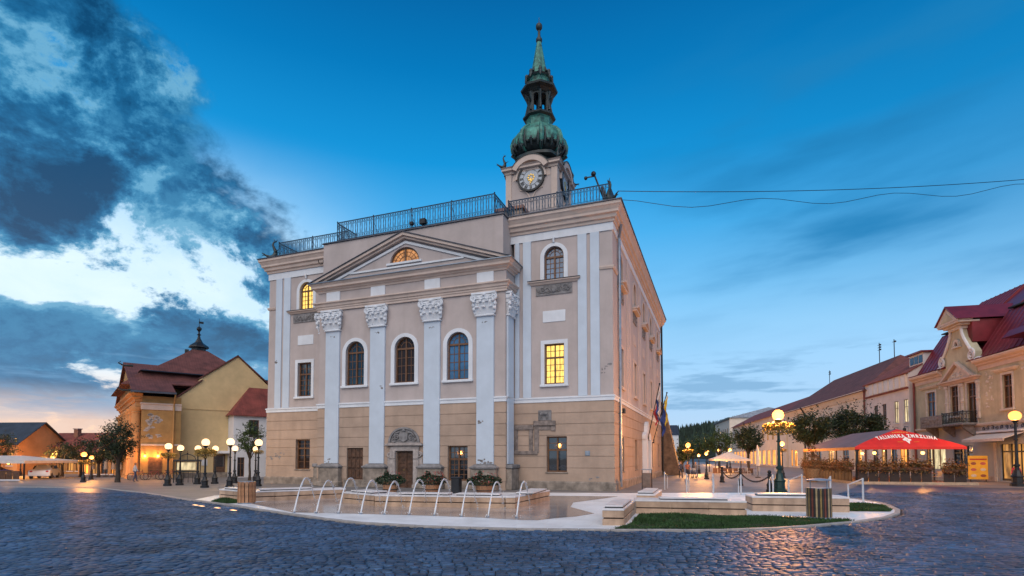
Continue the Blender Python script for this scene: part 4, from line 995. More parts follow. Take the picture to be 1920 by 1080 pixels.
def inside(px, py, poly):
    n = len(poly); c = np.zeros(px.shape, bool); j = n-1
    for i in range(n):
        xi, yi = poly[i]; xj, yj = poly[j]
        t = ((yi > py) != (yj > py)) & (px < (xj-xi)*(py-yi)/(yj-yi+1e-12)+xi)
        c ^= t; j = i
    return c
def cobbles():
    stones = []
    y = 6.2; row = 0
    while y < 26.0:
        dy = 0.115+0.035*rng.random() + 0.0014*(y-6)
        half = 0.99*y+1.2
        n = int(2*half/0.18)+2
        w = rng.uniform(0.12, 0.24, n); x = -half+np.cumsum(w)-w/2
        wave = 0.13*np.sin(x*0.55+row*0.02)+0.07*np.sin(x*1.7+1.3+row*0.11)+0.03*np.sin(x*5.1+row)
        stones.append(np.stack([x, np.full(n, y)+wave, w, np.full(n, dy), 0.35*np.cos(x*0.55+row*0.02)*0.13*0.55*2+rng.normal(0, 0.05, n)], 1))
        y += dy; row += 1
    S = np.concatenate(stones)
    keep = inside(S[:,0], S[:,1], road)
    grow = [(x*1.0, yy-0.0) for x, yy in pave]
    # stones whose corners would run under the plaza kerb are left out
    for ox, oy in ((0.09, 0.09), (-0.09, 0.09), (0, 0.1), (0.1, 0), (-0.1, 0)):
        keep &= ~inside(S[:,0]+ox, S[:,1]+oy, pave)
    S = S[keep]
    K = len(S)
    gap = 0.014
    hx, hy = S[:,2]/2-gap/2, S[:,3]/2-gap/2
    top = 0.030+rng.normal(0, 0.005, K); top += 0.006*np.sin(S[:,0]*0.8)*np.sin(S[:,1]*1.1)
    tilt = rng.normal(0, 0.04, (K, 2))
    corner = np.array([(-1,-1),(1,-1),(1,1),(-1,1)])
    jit = rng.normal(0, 0.007, (K, 4, 2))
    def ringv(f, z, tl):
        c = corner[None]*np.stack([hx, hy], 1)[:,None,:]*f + jit*min(1, f)
        ca, sa = np.cos(S[:,4]), np.sin(S[:,4])
        X = c[:,:,0]*ca[:,None]-c[:,:,1]*sa[:,None]; Y = c[:,:,0]*sa[:,None]+c[:,:,1]*ca[:,None]
        Zv = z[:,None]+(tilt[:,0:1]*X+tilt[:,1:2]*Y)*tl
        return np.stack([X+S[:,0:1], Y+S[:,1:2], Zv], 2)
    A = ringv(1.0, np.full(K, -0.01), 0); B = ringv(0.96, top-0.009, 1); C = ringv(0.82, top, 1)
    order = np.argsort(np.hypot(S[:,0]*0.75, S[:,1]))          # nearest to the eye first
    vis = np.abs(S[:,0]) < S[:,1]*0.93
    visy = S[:,1] > 7.95
    near = order[(vis & visy)[order]][:300]
    far = np.setdiff1d(np.arange(K), near)
    F1 = []
    for r in (0, 4):
        for j in range(4): F1.append((r+j, r+(j+1) % 4, r+4+(j+1) % 4, r+4+j))
    F1.append((8, 9, 10, 11)); F1 = np.array(F1)
    V = np.concatenate([A, B, C], 1)[far].reshape(-1, 3)
    F = (F1[None]+(np.arange(len(far))*12)[:,None,None]).reshape(-1, 4)
    sheet('joint_bed', [(-27.0, 26.0), (-17.8, 26.0), (-17.5, 25.8)]+FRONT+[(15.8, 26.0), (27.0, 26.0), (7.6, 6.2), (-7.6, 6.2)], -0.003, MM['cobble_joint'], road_o)
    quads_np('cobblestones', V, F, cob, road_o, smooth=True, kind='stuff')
    base = []
    for q in range(10):                                         # ten stone shapes shared by the near ones
        r = np.random.default_rng(50+q); vv = []
        jj = r.normal(0, 0.045, (4, 2))
        for f, z in ((1.0, -0.01), (0.96, 0.021), (0.82, 0.030)):
            for j in range(4): vv.append((corner[j][0]*f*0.5+jj[j][0]*f, corner[j][1]*f*0.5+jj[j][1]*f, z+(r.normal(0, .002) if z > 0 else 0)))
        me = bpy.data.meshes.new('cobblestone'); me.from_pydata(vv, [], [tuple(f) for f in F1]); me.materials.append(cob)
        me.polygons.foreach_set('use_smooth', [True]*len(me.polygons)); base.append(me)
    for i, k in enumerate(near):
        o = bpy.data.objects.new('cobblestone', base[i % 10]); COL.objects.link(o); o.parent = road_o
        o.location = (S[k,0], S[k,1], top[k]-0.030); o.scale = (S[k,2]-gap, S[k,3]-gap, 1); o.rotation_euler = (tilt[k,1], -tilt[k,0], S[k,4])
cobbles()

# plaza: white paving, pool floor, kerb
plz = sheet('fountain_plaza', FRONT + [(13.2,26.0),(5.0,25.6),(-9.5,27.0),(-13.2,24.0)], 0.030, MM['paving_white'])
sheet('pool_floor', [(-9.6,19.9),(-6.8,16.75),(-4.6,16.3),(-3.0,15.95),(-0.9,15.3),(0.2,14.75),(0.7,14.65),(1.15,15.1),(1.85,15.6),(2.5,16.4),(2.0,18.5),(2.3,20.3),(4.6,23.4),(1.2,23.9),(-6.0,24.2),(-9.5,21.2)], 0.035, MM['pool_stone'], plz)
def kerb_line(pts, parent, wdt=0.14, z1=0.055, step=0.8):
    P = [Vector((x, y, 0)) for x, y in pts]
    seg = []
    for i in range(len(P)-1):
        L = (P[i+1]-P[i]).length; k = max(1, round(L/step))
        for j in range(k): seg.append((P[i].lerp(P[i+1], j/k), P[i].lerp(P[i+1], (j+1)/k)))
    for a, b in seg:
        d = (b-a); L = d.length; m = MB(); m.bbox(0.005, L-0.005, 0, wdt, -0.03, z1+random.uniform(-.003, .003), 0.012)
        m.build('kerb_stone', MM['kerb_granite'], parent, (a.x, a.y, 0), math.atan2(d.y, d.x))
kerb_line(FRONT, plz)
kerb_line(LEFT_EDGE[1:]+[FRONT[0]], plz, 0.2, 0.03, 1.4)

def grass_patch(name, poly, n, label, z=0.04):
    base = sheet('soil_bed', poly, z, MM['soil'], None); base.name = 'soil_bed'
    xs = [p[0] for p in poly]; ys = [p[1] for p in poly]
    X = rng.uniform(min(xs), max(xs), n*3); Y = rng.uniform(min(ys), max(ys), n*3)
    k = inside(X, Y, poly); X, Y = X[k][:n], Y[k][:n]; n = len(X)
    a = rng.uniform(0, 2*PI, n); h = rng.uniform(0.035, 0.085, n)*(.65+.5*np.sin(X*2.1+1)*np.sin(Y*2.7)+.25*(rng.random(n) > .97)*2); w = 0.006+0.006*rng.random(n); ln = rng.normal(0, 0.03, (n, 2))
    c, s = np.cos(a), np.sin(a)
    V = np.stack([np.stack([X-c*w, Y-s*w, np.full(n, z)], 1), np.stack([X+c*w, Y+s*w, np.full(n, z)], 1),
                  np.stack([X+ln[:,0]+c*w*.3, Y+ln[:,1]+s*w*.3, z+h], 1), np.stack([X+ln[:,0]-c*w*.3, Y+ln[:,1]-s*w*.3, z+h], 1)], 1).reshape(-1, 3)
    F = np.arange(n*4).reshape(-1, 4)
    o = quads_np(name, V, F, grassm, None, kind='stuff'); tag(o, label, 'grass'); return o
grass_patch('grass', [(2.42,12.85),(3.05,13.9),(3.8,16.2),(6.85,15.75),(8.2,15.1),(9.15,14.45),(7.4,13.55),(6.2,13.07),(5.0,12.8),(4.0,12.76)], 26000, 'dark green lawn wedge in front of the long right bench wall')
grass_patch('grass', [(10.1,17.05),(11.85,16.95),(12.4,17.65),(13.15,19.2),(12.6,19.75),(11.6,19.6),(10.9,18.6)], 9000, 'small green lawn strip behind the striped litter bin')
grass_patch('grass', [(-11.55,20.75),(-11.7,22.0),(-10.35,20.9),(-10.2,19.95),(-10.6,19.75)], 5000, 'small dark lawn corner beside the wooden litter bin')

# stone bench walls
def bench_wall(label, quads, h, group='stone bench walls of the fountain plaza', seats=()):
    """each quad: a,b front edge, c,d back edge; courses of blocks with a dark recessed joint, top slabs"""
    t = thing('bench_wall', label, 'bench', (quads[0][0][0], quads[0][0][1], 0.0), 0, group)
    ox, oy = quads[0][0]
    mid = h*0.46
    for (a, b, c, d) in quads:
        a, b, c, d = [Vector((p[0]-ox, p[1]-oy, 0)) for p in (a, b, c, d)]
        L = max((b-a).length, 0.1); depth = (d-a).length
        longs = L >= depth
        n = max(1, round((L if longs else depth)/1.05))
        def cell(i):
            if longs: return a.lerp(b, i/n), a.lerp(b, (i+1)/n), d.lerp(c, (i+1)/n), d.lerp(c, i/n)
            return a.lerp(d, i/n), b.lerp(c, i/n), b.lerp(c, (i+1)/n), a.lerp(d, (i+1)/n)
        def block(nm, q, z0, z1, grow, mt, gap=0.004):
            ce = sum(q, Vector())/4
            pts = []
            for p in q:
                v = p-ce; k = 1+ (grow-gap)/max(v.length, .1); pts.append(ce+v*k)
            m = MB(); k = len(m.v); bv = 0.008
            lo = [(p.x, p.y, z0) for p in pts]; hi = [(p.x, p.y, z1-bv) for p in pts]; tp = [((p-ce)*(1-bv*2/(max((p-ce).length, .1)))+ce) for p in pts]
            m.add(lo+hi+[(p.x, p.y, z1) for p in tp], [(0,3,2,1),(8,9,10,11)]+[(i, (i+1) % 4, 4+(i+1) % 4, 4+i) for i in range(4)]+[(4+i, 4+(i+1) % 4, 8+(i+1) % 4, 8+i) for i in range(4)])
            m.build(nm, MM[mt], t)
        for i in range(n):
            q = cell(i)
            block('stone_block', q, 0.0, mid-0.018, 0.0, 'travertine'); block('joint', q, mid-0.02, mid+0.02, -0.05, 'dark_joint')
            block('stone_block', q, mid+0.018, h-0.05, 0.0, 'travertine'); block('top_slab', q, h-0.049, h, 0.012, 'travertine_top')
    for (a, b, c, d) in seats:
        a, b, c, d = [Vector((p[0]-ox, p[1]-oy, 0)) for p in (a, b, c, d)]
        m = MB(); m.prism([(p.x, p.y) for p in (a, b, c, d)], h+0.001, h+0.035, 'z'); m.build('seat_edge', MM['seat_edge'], t)
        m = MB(); e = 0.02; ce = (a+b+c+d)/4
        m.prism([((p-ce)*(1+e/max((p-ce).length, .1))+ce).to_2d()[:] for p in (a, b, c, d)], h+0.036, h+0.072, 'z'); m.build('seat_slab', MM['travertine_top'], t)
    return t
bench_wall('long low travertine bench wall with corner arm right behind the water jets', [((-4.78,18.80),(-0.25,18.05),(0.05,18.95),(-4.65,19.75)), ((-0.24,18.07),(0.75,18.0),(2.0,21.3),(1.05,21.7))][:1] + [((-0.22,18.06),(0.10,18.06),(1.5,21.5),(0.6,21.8))], 0.43,
           seats=[((-3.9,18.75),(-2.2,18.45),(-2.1,18.95),(-3.8,19.25)), ((-1.9,18.42),(-0.45,18.2),(-0.35,18.7),(-1.8,18.9)), ((0.15,19.0),(0.75,18.95),(1.35,21.2),(0.75,21.4))])
bench_wall('short travertine wall block stepping back left of the long fountain wall', [((-6.35,20.3),(-4.85,18.98),(-4.3,20.1),(-5.7,21.2))], 0.43, seats=[((-6.0,20.2),(-5.0,19.3),(-4.6,19.9),(-5.5,20.7))])
bench_wall('travertine bench wall running back from the wooden litter bin', [((-10.1,20.75),(-7.0,22.75),(-7.5,23.6),(-10.6,21.6)), ((-12.1,22.35),(-10.15,20.85),(-10.7,21.7),(-12.2,23.0))], 0.42, seats=[((-9.8,21.1),(-8.2,22.1),(-8.5,22.6),(-10.1,21.6)), ((-11.8,22.2),(-10.6,21.35),(-10.6,21.75),(-11.7,22.6))])
bench_wall('travertine bench wall with projecting arm behind the front lawn', [((2.27,13.62),(2.80,13.55),(3.72,16.35),(3.15,16.55)), ((3.75,16.40),(6.88,15.86),(7.05,16.75),(3.9,17.3))], 0.45,
           seats=[((2.36,13.75),(2.80,13.68),(3.45,15.7),(3.0,15.85)), ((4.5,16.38),(6.4,16.05),(6.45,16.4),(4.55,16.75))])
bench_wall('small travertine bench block at the rear of the right walls', [((4.35,18.9),(4.95,18.75),(5.95,21.45),(5.35,21.7))], 0.45, seats=[((4.45,19.1),(4.95,19.0),(5.7,21.1),(5.3,21.3))])
bench_wall('straight travertine bench wall behind the striped litter bin', [((7.62,17.15),(10.45,16.75),(10.7,17.75),(7.85,18.2))], 0.5, seats=[((7.9,17.35),(9.9,17.05),(10.0,17.5),(8.0,17.8))])

# fountain jets
fnt = thing('fountain', 'row of ten thin white arcs of water rising from the pool floor', 'fountain', (-3.3, 16.0, 0.035))
wm = bpy.data.materials.new('water_jet'); wm.use_nodes = True
b_ = wm.node_tree.nodes['Principled BSDF']; b_.inputs['Base Color'].default_value = (0.92, 0.95, 1, 1); b_.inputs['Roughness'].default_value = 0.25; b_.inputs['Transmission Weight'].default_value = 0.3; b_.inputs['IOR'].default_value = 1.33
MATS['water_jet'] = wm
JETS = [(-6.69,16.62),(-5.96,16.48),(-5.26,16.42),(-4.54,16.25),(-3.80,16.12),(-3.05,16.05),(-2.27,15.85),(-1.45,15.52),(-0.68,15.37),(0.13,15.27)]
for i, (x, y) in enumerate(JETS):
    j = random.Random(i); H_ = 0.98+j.uniform(-.06, .05); R_ = 2.5+j.uniform(-.15, .15); fx = -0.10+0.032*i
    m = MB(); pts = []
    for k in range(19):
        t = k/18*0.95; pts.append((x+3.3+fx*R_*t, y-16.0+R_*t, H_*4*t*(1-t)+j.uniform(-.006, .006)*k*0.25))
    m.tube(pts[:16], [0.026-0.0008*k+j.uniform(-.005, .004) for k in range(16)], 6); m.tube([(a+.02*math.sin(k*.9+i), b, c-.012*k**.5) for k, (a, b, c) in enumerate(pts[4:])], [.010+j.uniform(-.004, .004) for k in range(15)], 5)
    w = m.build('water_jet', wm, fnt, smooth=True)
    m = MB()
    for k in range(60):
        t = j.uniform(0.62, 1.03); e = 0.10*(t-.5); m.sphere((x+3.3+fx*R_*t+j.gauss(0, e), y-16.0+R_*t+j.gauss(0, e), max(0.02, H_*4*t*(1-t)+j.gauss(0, e))), j.uniform(.006, .014), 5, 3)
    for k in range(14): m.sphere((x+3.3+j.gauss(0, .05), y-16+j.gauss(0, .05), j.uniform(.01, .08)), j.uniform(.006, .016), 5, 3)
    d = m.build('droplets', wm, w); d['kind'] = 'stuff'
    m = MB(); m.lathe([(.05, 0), (.05, .012), (.025, .03)], 10, (x+3.3, y-16, 0)); m.build('nozzle', MM['zinc'], w)

# litter bins
def slat_bin(label, loc, r, h, mats, lidm, hood=True, n=14):
    t = thing('litter_bin', label, 'litter bin', (*loc, 0.03))
    m = MB(); m.lathe([(r*0.86, 0.03), (r*0.86, h-0.05)], 20); m.build('liner', MM['seat_edge'], t)
    for i in range(n):
        q = 2*PI*i/n; w = 2*PI*r/n*0.42; m = MB(); m.bbox(-w, w, -r-0.012, -r+0.018, 0.04, h, 0.005); m.build('slat', mats[i % len(mats)], t, rz=q)
    m = MB(); m.lathe([(r*0.9, 0), (r*0.98, 0.0), (r*0.98, 0.05), (r*.9, .05)], 20); m.lathe([(r*0.98, h-.06), (r*1.0, h-.02), (r*.98, h+.01), (r*0.9, h+0.01)], 20); m.build('hoop', MM['zinc'], t)
    if hood:
        m = MB()
        for q in (-1, 1): m.tube([(q*r*.75, 0, h), (q*r*.75, 0, h+0.22)], 0.014, 6)
        m.lathe([(r*0.3, h+.27), (r*1.08, h+.235), (r*1.12, h+.22), (r*.9, h+.205)], 20); m.build('lid', lidm, t)
    return t
wood_cols = [mat('slat_oak', (0.36, 0.17, 0.08), 0.55, .2, 8, .2, 50), mat('slat_larch', (0.44, 0.23, 0.12), 0.55, .2, 8, .2, 50)]
strip_cols = [mat('slat_red', (0.20, 0.055, 0.035), .5, .2, 8, .2, 40), mat('slat_cream', (0.48, 0.36, 0.20), .5, .2, 8, .2, 40), mat('slat_brown', (0.035, 0.03, 0.03), .5, .2, 8, .2, 40), mat('slat_olive', (0.30, 0.20, 0.07), .5, .2, 8, .2, 40)]
slat_bin('brown wooden slat litter bin at the left end of the plaza', (-9.79, 19.95), 0.29, 0.80, wood_cols, MM['zinc'], False)
slat_bin('litter bin with red, cream and brown vertical slats on the plaza', (8.65, 15.25), 0.31, 0.84, [strip_cols[i] for i in (0, 2, 1, 2, 3, 2)], MM['zinc'], True, 36)
def box_bin(label, loc, rz):
    t = thing('litter_bin', label, 'litter bin', (*loc, 0.0), rz)
    for x in (-0.24, 0.24): m = MB(); m.box(x-0.02, x+0.02, -0.03, 0.03, 0, 1.08); m.build('post', MM['seat_edge'], t)
    m = MB(); m.bbox(-0.215, 0.215, -0.2, 0.2, 0.18, 0.92, 0.02); m.build('body', mat('bin_brown', (0.20, 0.13, 0.10), .6, .2, 5), t)
    m = MB(); m.bbox(-0.27, 0.27, -0.24, 0.24, 1.081, 1.12, 0.012); m.build('lid', MM['zinc'], t)
box_bin('brown box litter bin on posts beside the hall corner', (6.9, 27.6), R(-20))
t = thing('black_box', 'narrow black box standing between the flower tubs', 'box', (-2.61, 25.4, 0.03), R(-20))
m = MB(); m.bbox(-0.2, 0.2, -0.18, 0.18, 0, 0.72, 0.02); m.build('body', MM['black_iron'], t); m = MB(); m.bbox(-0.23, 0.23, -0.21, 0.21, 0.721, 0.77, 0.015); m.build('lid', MM['seat_edge'], t)

# flower tubs
leafm = island(mat('leaf_dark', (0.022, 0.045, 0.016), 0.55, 0.3, 3.0, 0), 0.5)
leafm2 = island(mat('leaf_mid', (0.050, 0.095, 0.025), 0.55, 0.3, 3.0, 0), 0.5)
leafy = island(mat('leaf_flower', (0.42, 0.24, 0.04), 0.55, 0.4, 3.0, 0, col2=(0.10, 0.11, 0.02)), 0.5)
leafr = island(mat('leaf_russet', (0.24, 0.095, 0.03), 0.55, 0.4, 3.0, 0, col2=(0.04, 0.055, 0.018)), 0.5)
petal = island(mat('petal_red', (0.42, 0.08, 0.07), 0.5, 0.3, 6, 0), 0.4)
def leaves(name, C, size, m, parent=None, flat=0.0, aspect=0.55, kind=None):
    """one small folded leaf (two quads) per centre in C"""
    n = len(C); d = rng.normal(0, 1, (n, 3)); d[:,2] *= 0.7; d /= np.linalg.norm(d, axis=1)[:,None]
    u = np.cross(d, rng.normal(0, 1, (n, 3))); u /= np.linalg.norm(u, axis=1)[:,None]; w = np.cross(d, u)
    s = size*rng.uniform(0.6, 1.3, n)[:,None]
    p0 = C-d*s*.5; p1 = C+d*s*.5; mid = C+w*s*0.12; l = C+u*s*aspect*.5; r = C-u*s*aspect*.5
    V = np.stack([p0, l, p1, mid, r], 1).reshape(-1, 3)
    k = np.arange(n)[:,None]*5
    F = np.concatenate([k+np.array([[0, 3, 2, 1]]), k+np.array([[0, 4, 2, 3]])])
    return quads_np(name, V, F, m, parent, kind=kind)
def blob_pts(n, cx, cy, cz, rx, ry, rz_, surf=0.6):
    d = rng.normal(0, 1, (n, 3)); d /= np.linalg.norm(d, axis=1)[:,None]
    r = rng.random(n)**(1/3)*(1-surf)+surf*rng.uniform(0.85, 1.08, n)
    return np.array([cx, cy, cz])+d*r[:,None]*np.array([rx, ry, rz_])
def tub(label, loc, w, flowers):
    t = thing('flower_tub', label, 'flower tub', (*loc, 0.03), 0, 'wooden flower tubs before the hall')
    m = MB(); m.lathe([(.30*w, 0), (.36*w, .1), (.40*w, .5), (.41*w, .52), (.36*w, .5)], 18); tb = m.build('tub', wood_cols[0], t)
    m = MB()
    for z in (0.12, 0.38): m.lathe([(.37*w+z*.08*w, z), (.385*w+z*.08*w, z), (.385*w+z*.08*w, z+.04), (.37*w+z*.08*w, z+.04)], 18)
    m.build('hoop', MM['black_iron'], tb)
    C = np.concatenate([blob_pts(1000, 0, 0, .58, .80*w, .6*w, .27), blob_pts(90, -.2*w, 0, .85, .12, .12, .22)]); C = C[C[:,2] > 0.25]
    leaves('foliage', C, 0.13, leafm, t, kind='stuff')
    leaves('blossom', blob_pts(flowers, .1*w, -.15, .72, .62*w, .5*w, .32, .9), 0.07, petal, t, aspect=.9, kind='stuff')
tub('flower tub with dark spreading plants left of the hall door', (-5.9, 26.2), 0.95, 30)
tub('flower tub with red blossoms right of the hall door', (-3.9, 26.2), 0.95, 170)
tub('widest flower tub, below the window right of the door', (-1.3, 25.4), 1.05, 90)

# hand rails
steel = mat('brushed_steel', (0.62, 0.64, 0.68), 0.3, .06, 9, .05, metal=0.55)
def handrail(label, a, b, h=0.95, h2=0.68):
    t = thing('handrail', label, 'handrail', (a[0], a[1], 0.0), 0, 'steel handrails round the plaza')
    d = Vector((b[0]-a[0], b[1]-a[1], 0))
    m = MB(); m.tube([(0, 0, 0), (0, 0, h)], 0.035, 8); m.build('post', steel, t)
    m = MB(); m.tube([(d.x, d.y, 0), (d.x, d.y, h2)], 0.03, 8); m.build('post', steel, t)
    m = MB(); m.tube([(0, 0, h-.03), (d.x, d.y, h2-.02)], 0.026, 8); m.build('rail', steel, t)
for lab, a, b in (('slim steel handrail nearest the hall side wall', (8.08,28.6), (8.6,29.9)), ('slim steel handrail, second from the hall side wall', (8.37,25.9), (8.9,27.2)), ('slim steel handrail, third from the hall side wall', (9.54,25.65), (10.05,26.9)),
    ('steel handrail with short second post, left of the chain bollards', (10.25,24.2), (10.85,25.9)), ('steel handrail with short second post beside the nearest bollard', (11.88,24.6), (12.25,25.7)), ('steel handrail with short second post right of the green lamp', (13.2,24.6), (12.95,25.3)),
    ('single tall steel handrail beside the striped litter bin', (13.2,22.4), (13.75,23.6)), ('bent steel handrail on the right tip of the plaza', (13.18,20.3), (13.25,21.3))):
    handrail(lab, a, b)
# bollards with chain
def bollard(label, loc):
    t = thing('bollard', label, 'bollard', (*loc, 0), 0, 'black chain bollards')
    m = MB(); m.lathe([(.17,0),(.17,.1),(.13,.14),(.13,.3),(.16,.34),(.12,.4),(.075,.5),(.065,.78),(.1,.82),(.1,.86),(.06,.9)], 12); m.build('shaft', MM['black_iron'], t, smooth=35)
    m = MB(); m.sphere((0,0,.98), .10, 10, 7); m.build('knob', MM['black_iron'], t, smooth=True)
BOL = [(12.85,26.95), (13.81,32.66), (14.36,36.9)]
for lab, p in zip(('black iron bollard nearest the green street lamp', 'middle black iron bollard on the street edge', 'farthest black iron bollard on the street edge'), BOL): bollard(lab, p)
def chain(label, a, b):
    a, b = Vector((a[0], a[1], .8)), Vector((b[0], b[1], .8)); t = thing('chain', label, 'chain', (a.x, a.y, 0), 0, 'hanging iron chains'); m = MB(); n = 40; prev = None
    for i in range(n+1):
        s = i/n; p = a.lerp(b, s)-Vector((a.x, a.y, 0)); p.z = .8-.42*4*s*(1-s)
        if prev is not None:
            d = p-prev; mid = (p+prev)/2; u = Vector((0,0,1)) if i % 2 else d.cross(Vector((0,0,1))).normalized()
            pts = [mid+d*.62*math.cos(q)+u*.045*math.sin(q) for q in [2*PI*k/8 for k in range(9)]]; m.tube(pts, .014, 4, cap=False)
        prev = p
    m.build('links', MM['black_iron'], t, kind='stuff')
chain('black chain sagging between the two nearer bollards', BOL[0], BOL[1]); chain('black chain sagging between the two farther bollards', BOL[1], BOL[2])
# ------------------------------------------------------------------ shared builders: lamps, trees, roofs, houses, people
def roof_mat(name, col, rows=0.22, rough=0.55, seams=None):
    m = mat(name, col, rough, 0.22, 1.3, 0)
    nt = m.node_tree; N = nt.nodes.new; L = nt.links.new; b = nt.nodes['Principled BSDF']
    tc = N('ShaderNodeTexCoord'); sp = N('ShaderNodeSeparateXYZ'); L(tc.outputs['Object'], sp.inputs[0])
    def saw(sock, per):
        d = N('ShaderNodeMath'); d.operation = 'DIVIDE'; L(sock, d.inputs[0]); d.inputs[1].default_value = per
        f = N('ShaderNodeMath'); f.operation = 'FRACT'; L(d.outputs[0], f.inputs[0]); return f.outputs[0]
    h = saw(sp.outputs['Z'], rows)
    if seams is None:
        w = saw(sp.outputs['X'], rows*0.9); s = N('ShaderNodeMath'); s.operation = 'PINGPONG'; L(w, s.inputs[0]); s.inputs[1].default_value = 0.5
        a = N('ShaderNodeMath'); a.operation = 'ADD'; L(h, a.inputs[0]); L(s.outputs[0], a.inputs[1]); h = a.outputs[0]
    bp = N('ShaderNodeBump'); bp.inputs['Strength'].default_value = 0.6; bp.inputs['Distance'].default_value = 0.05
    L(h, bp.inputs['Height']); L(bp.outputs[0], b.inputs['Normal'])
    return m
roof_mat('roof_brown', (0.15, 0.050, 0.044), rough=.8); roof_mat('roof_red', (0.22, 0.05, 0.04), rough=.8); roof_mat('roof_slate', (0.030, 0.042, 0.065))
roof_mat('roof_dark_red', (0.25, 0.066, 0.048), rough=0.9); roof_mat('roof_grey', (0.30, 0.33, 0.38), 0.4, 0.5)
mat('yellow_plaster', (0.66, 0.49, 0.26), 0.85, 0.08, 0.9, 0.2, 30, streak=0.2, stain=(0.50, 0.37, 0.20))
mat('ochre_plaster', (0.40, 0.23, 0.085), 0.85, 0.14, 1.2, 0.3, 24, streak=0.3, stain=(0.20, 0.13, 0.07))
mat('orange_plaster', (0.50, 0.25, 0.10), 0.85, 0.1, 1.0, 0.2, 30)
mat('cold_white', (0.66, 0.68, 0.72), 0.8, 0.05, 1.0, 0.15, 30)
mat('bark', (0.06, 0.045, 0.035), 0.9, 0.3, 6, 0.8, 18)
def glow(name, col, s):
    if name in MATS: return MATS[name]
    m = bpy.data.materials.new(name); m.use_nodes = True; nt = m.node_tree
    b = nt.nodes['Principled BSDF']; b.inputs['Base Color'].default_value = (0.015, 0.012, 0.01, 1); b.inputs['Specular IOR Level'].default_value = 0.1; b.inputs['Emission Color'].default_value = (*col, 1); b.inputs['Emission Strength'].default_value = s*1.9
    if name != 'ground_lamp':                       # frosted glass: glows and lets the lamp's light through
        tr = nt.nodes.new('ShaderNodeBsdfTransparent'); mx = nt.nodes.new('ShaderNodeMixShader'); mx.inputs[0].default_value = 0.32
        nt.links.new(tr.outputs[0], mx.inputs[1]); nt.links.new(b.outputs[0], mx.inputs[2]); nt.links.new(mx.outputs[0], nt.nodes['Material Output'].inputs['Surface'])
    MATS[name] = m; return m
glow('globe_warm', (1.0, 0.60, 0.30), 1.8); glow('globe_orange', (1.0, 0.26, 0.05), 2.6); glow('bulb', (1.0, 0.42, 0.10), 4.0); glow('ground_lamp', (1.0, 0.50, 0.20), 1.6)
POWER = {'globe_warm': 75.0, 'globe_orange': 2000.0, 'bulb': 420.0}
def lamplight(parent, loc, kind, r, k=1.0):
    """the light the glowing globe gives off, from inside the frosted glass"""
    d = bpy.data.lights.new('lamp_light', 'POINT'); d.energy = POWER[kind]*k; d.shadow_soft_size = r*0.8
    d.color = (1.0, 0.60, 0.24) if kind == 'globe_warm' else (1.0, 0.40, 0.09)
    o = bpy.data.objects.new('lamp_light', d); COL.objects.link(o); o.parent = parent; o.location = loc; return o
_globe = {}
def lamp(label, loc, h, r=0.21, basket=False, gm='globe_warm', im='black_iron', group=None, s=1.0, extra=(), lp=1.0):
    """cast iron lamp post: base, shaft, collar, globe on a cup; optional flower basket; extra = arm globes (dx,dz)"""
    t = thing('street_lamp', label, 'street lamp', (*loc, 0), 0, group)
    hp = h-r
    m = MB(); m.lathe([(.23*s,0),(.23*s,.10*s),(.17*s,.14*s),(.17*s,.34*s),(.20*s,.38*s),(.13*s,.46*s),(.10*s,.62*s)], 8); m.build('base', MM[im], t, smooth=30)
    m = MB(); m.lathe([(.075*s,.6*s),(.07*s,.75*s),(.10*s,.78*s),(.10*s,.83*s),(.06*s,.86*s),(.045*s,hp*.7),(.075*s,hp*.7+.02),(.075*s,hp*.7+.06),(.042*s,hp*.7+.09),(.04*s,hp-.16)], 10); m.build('shaft', MM[im], t, smooth=35)
    m = MB(); m.lathe([(.04*s,hp-.16),(.07*s,hp-.13),(.06*s,hp-.08),(r*.55,hp-.02),(r*.62,hp+.05),(r*.5,hp+.06)], 12); m.build('cup', MM[im], t, smooth=35)
    key = (round(r, 3), gm)
    if key not in _globe:
        g = MB(); g.sphere((0,0,0), r, 16, 10); me = g.mesh('globe'); me.polygons.foreach_set('use_smooth', [True]*len(me.polygons)); me.materials.append(MM[gm]); _globe[key] = me
    def globe(x, z):
        o = bpy.data.objects.new('globe', _globe[key]); COL.objects.link(o); o.parent = t; o.location = (x, 0, z)
    globe(0, h); lamplight(t, (0, 0, h), gm, r, lp)
    for dx, dz in extra:
        m = MB(); m.tube([(0,0,hp+dz-.35),(dx*.5,0,hp+dz-.42),(dx,0,hp+dz-.2),(dx,0,hp+dz)], .022, 6); m.build('arm', MM[im], t); globe(dx, h+dz)
    if basket:
        zb = hp-.32; w = basket
        m = MB()
        for k in range(8):
            q = 2*PI*k/8; m.tube([(0,0,zb-.25*w),(.3*w*math.cos(q),.3*w*math.sin(q),zb-.2*w),(.42*w*math.cos(q),.42*w*math.sin(q),zb)], .012, 4)
        m.build('basket', MM[im], t)
        C = np.concatenate([blob_pts(int(1300*w), 0, 0, zb+.04*w, .60*w, .60*w, .17*w, .4), blob_pts(int(420*w), 0, 0, zb-.14*w, .60*w, .60*w, .2*w, .8)]); leaves('flowers', C, .085*w, leafy, t, kind='stuff')
    return t
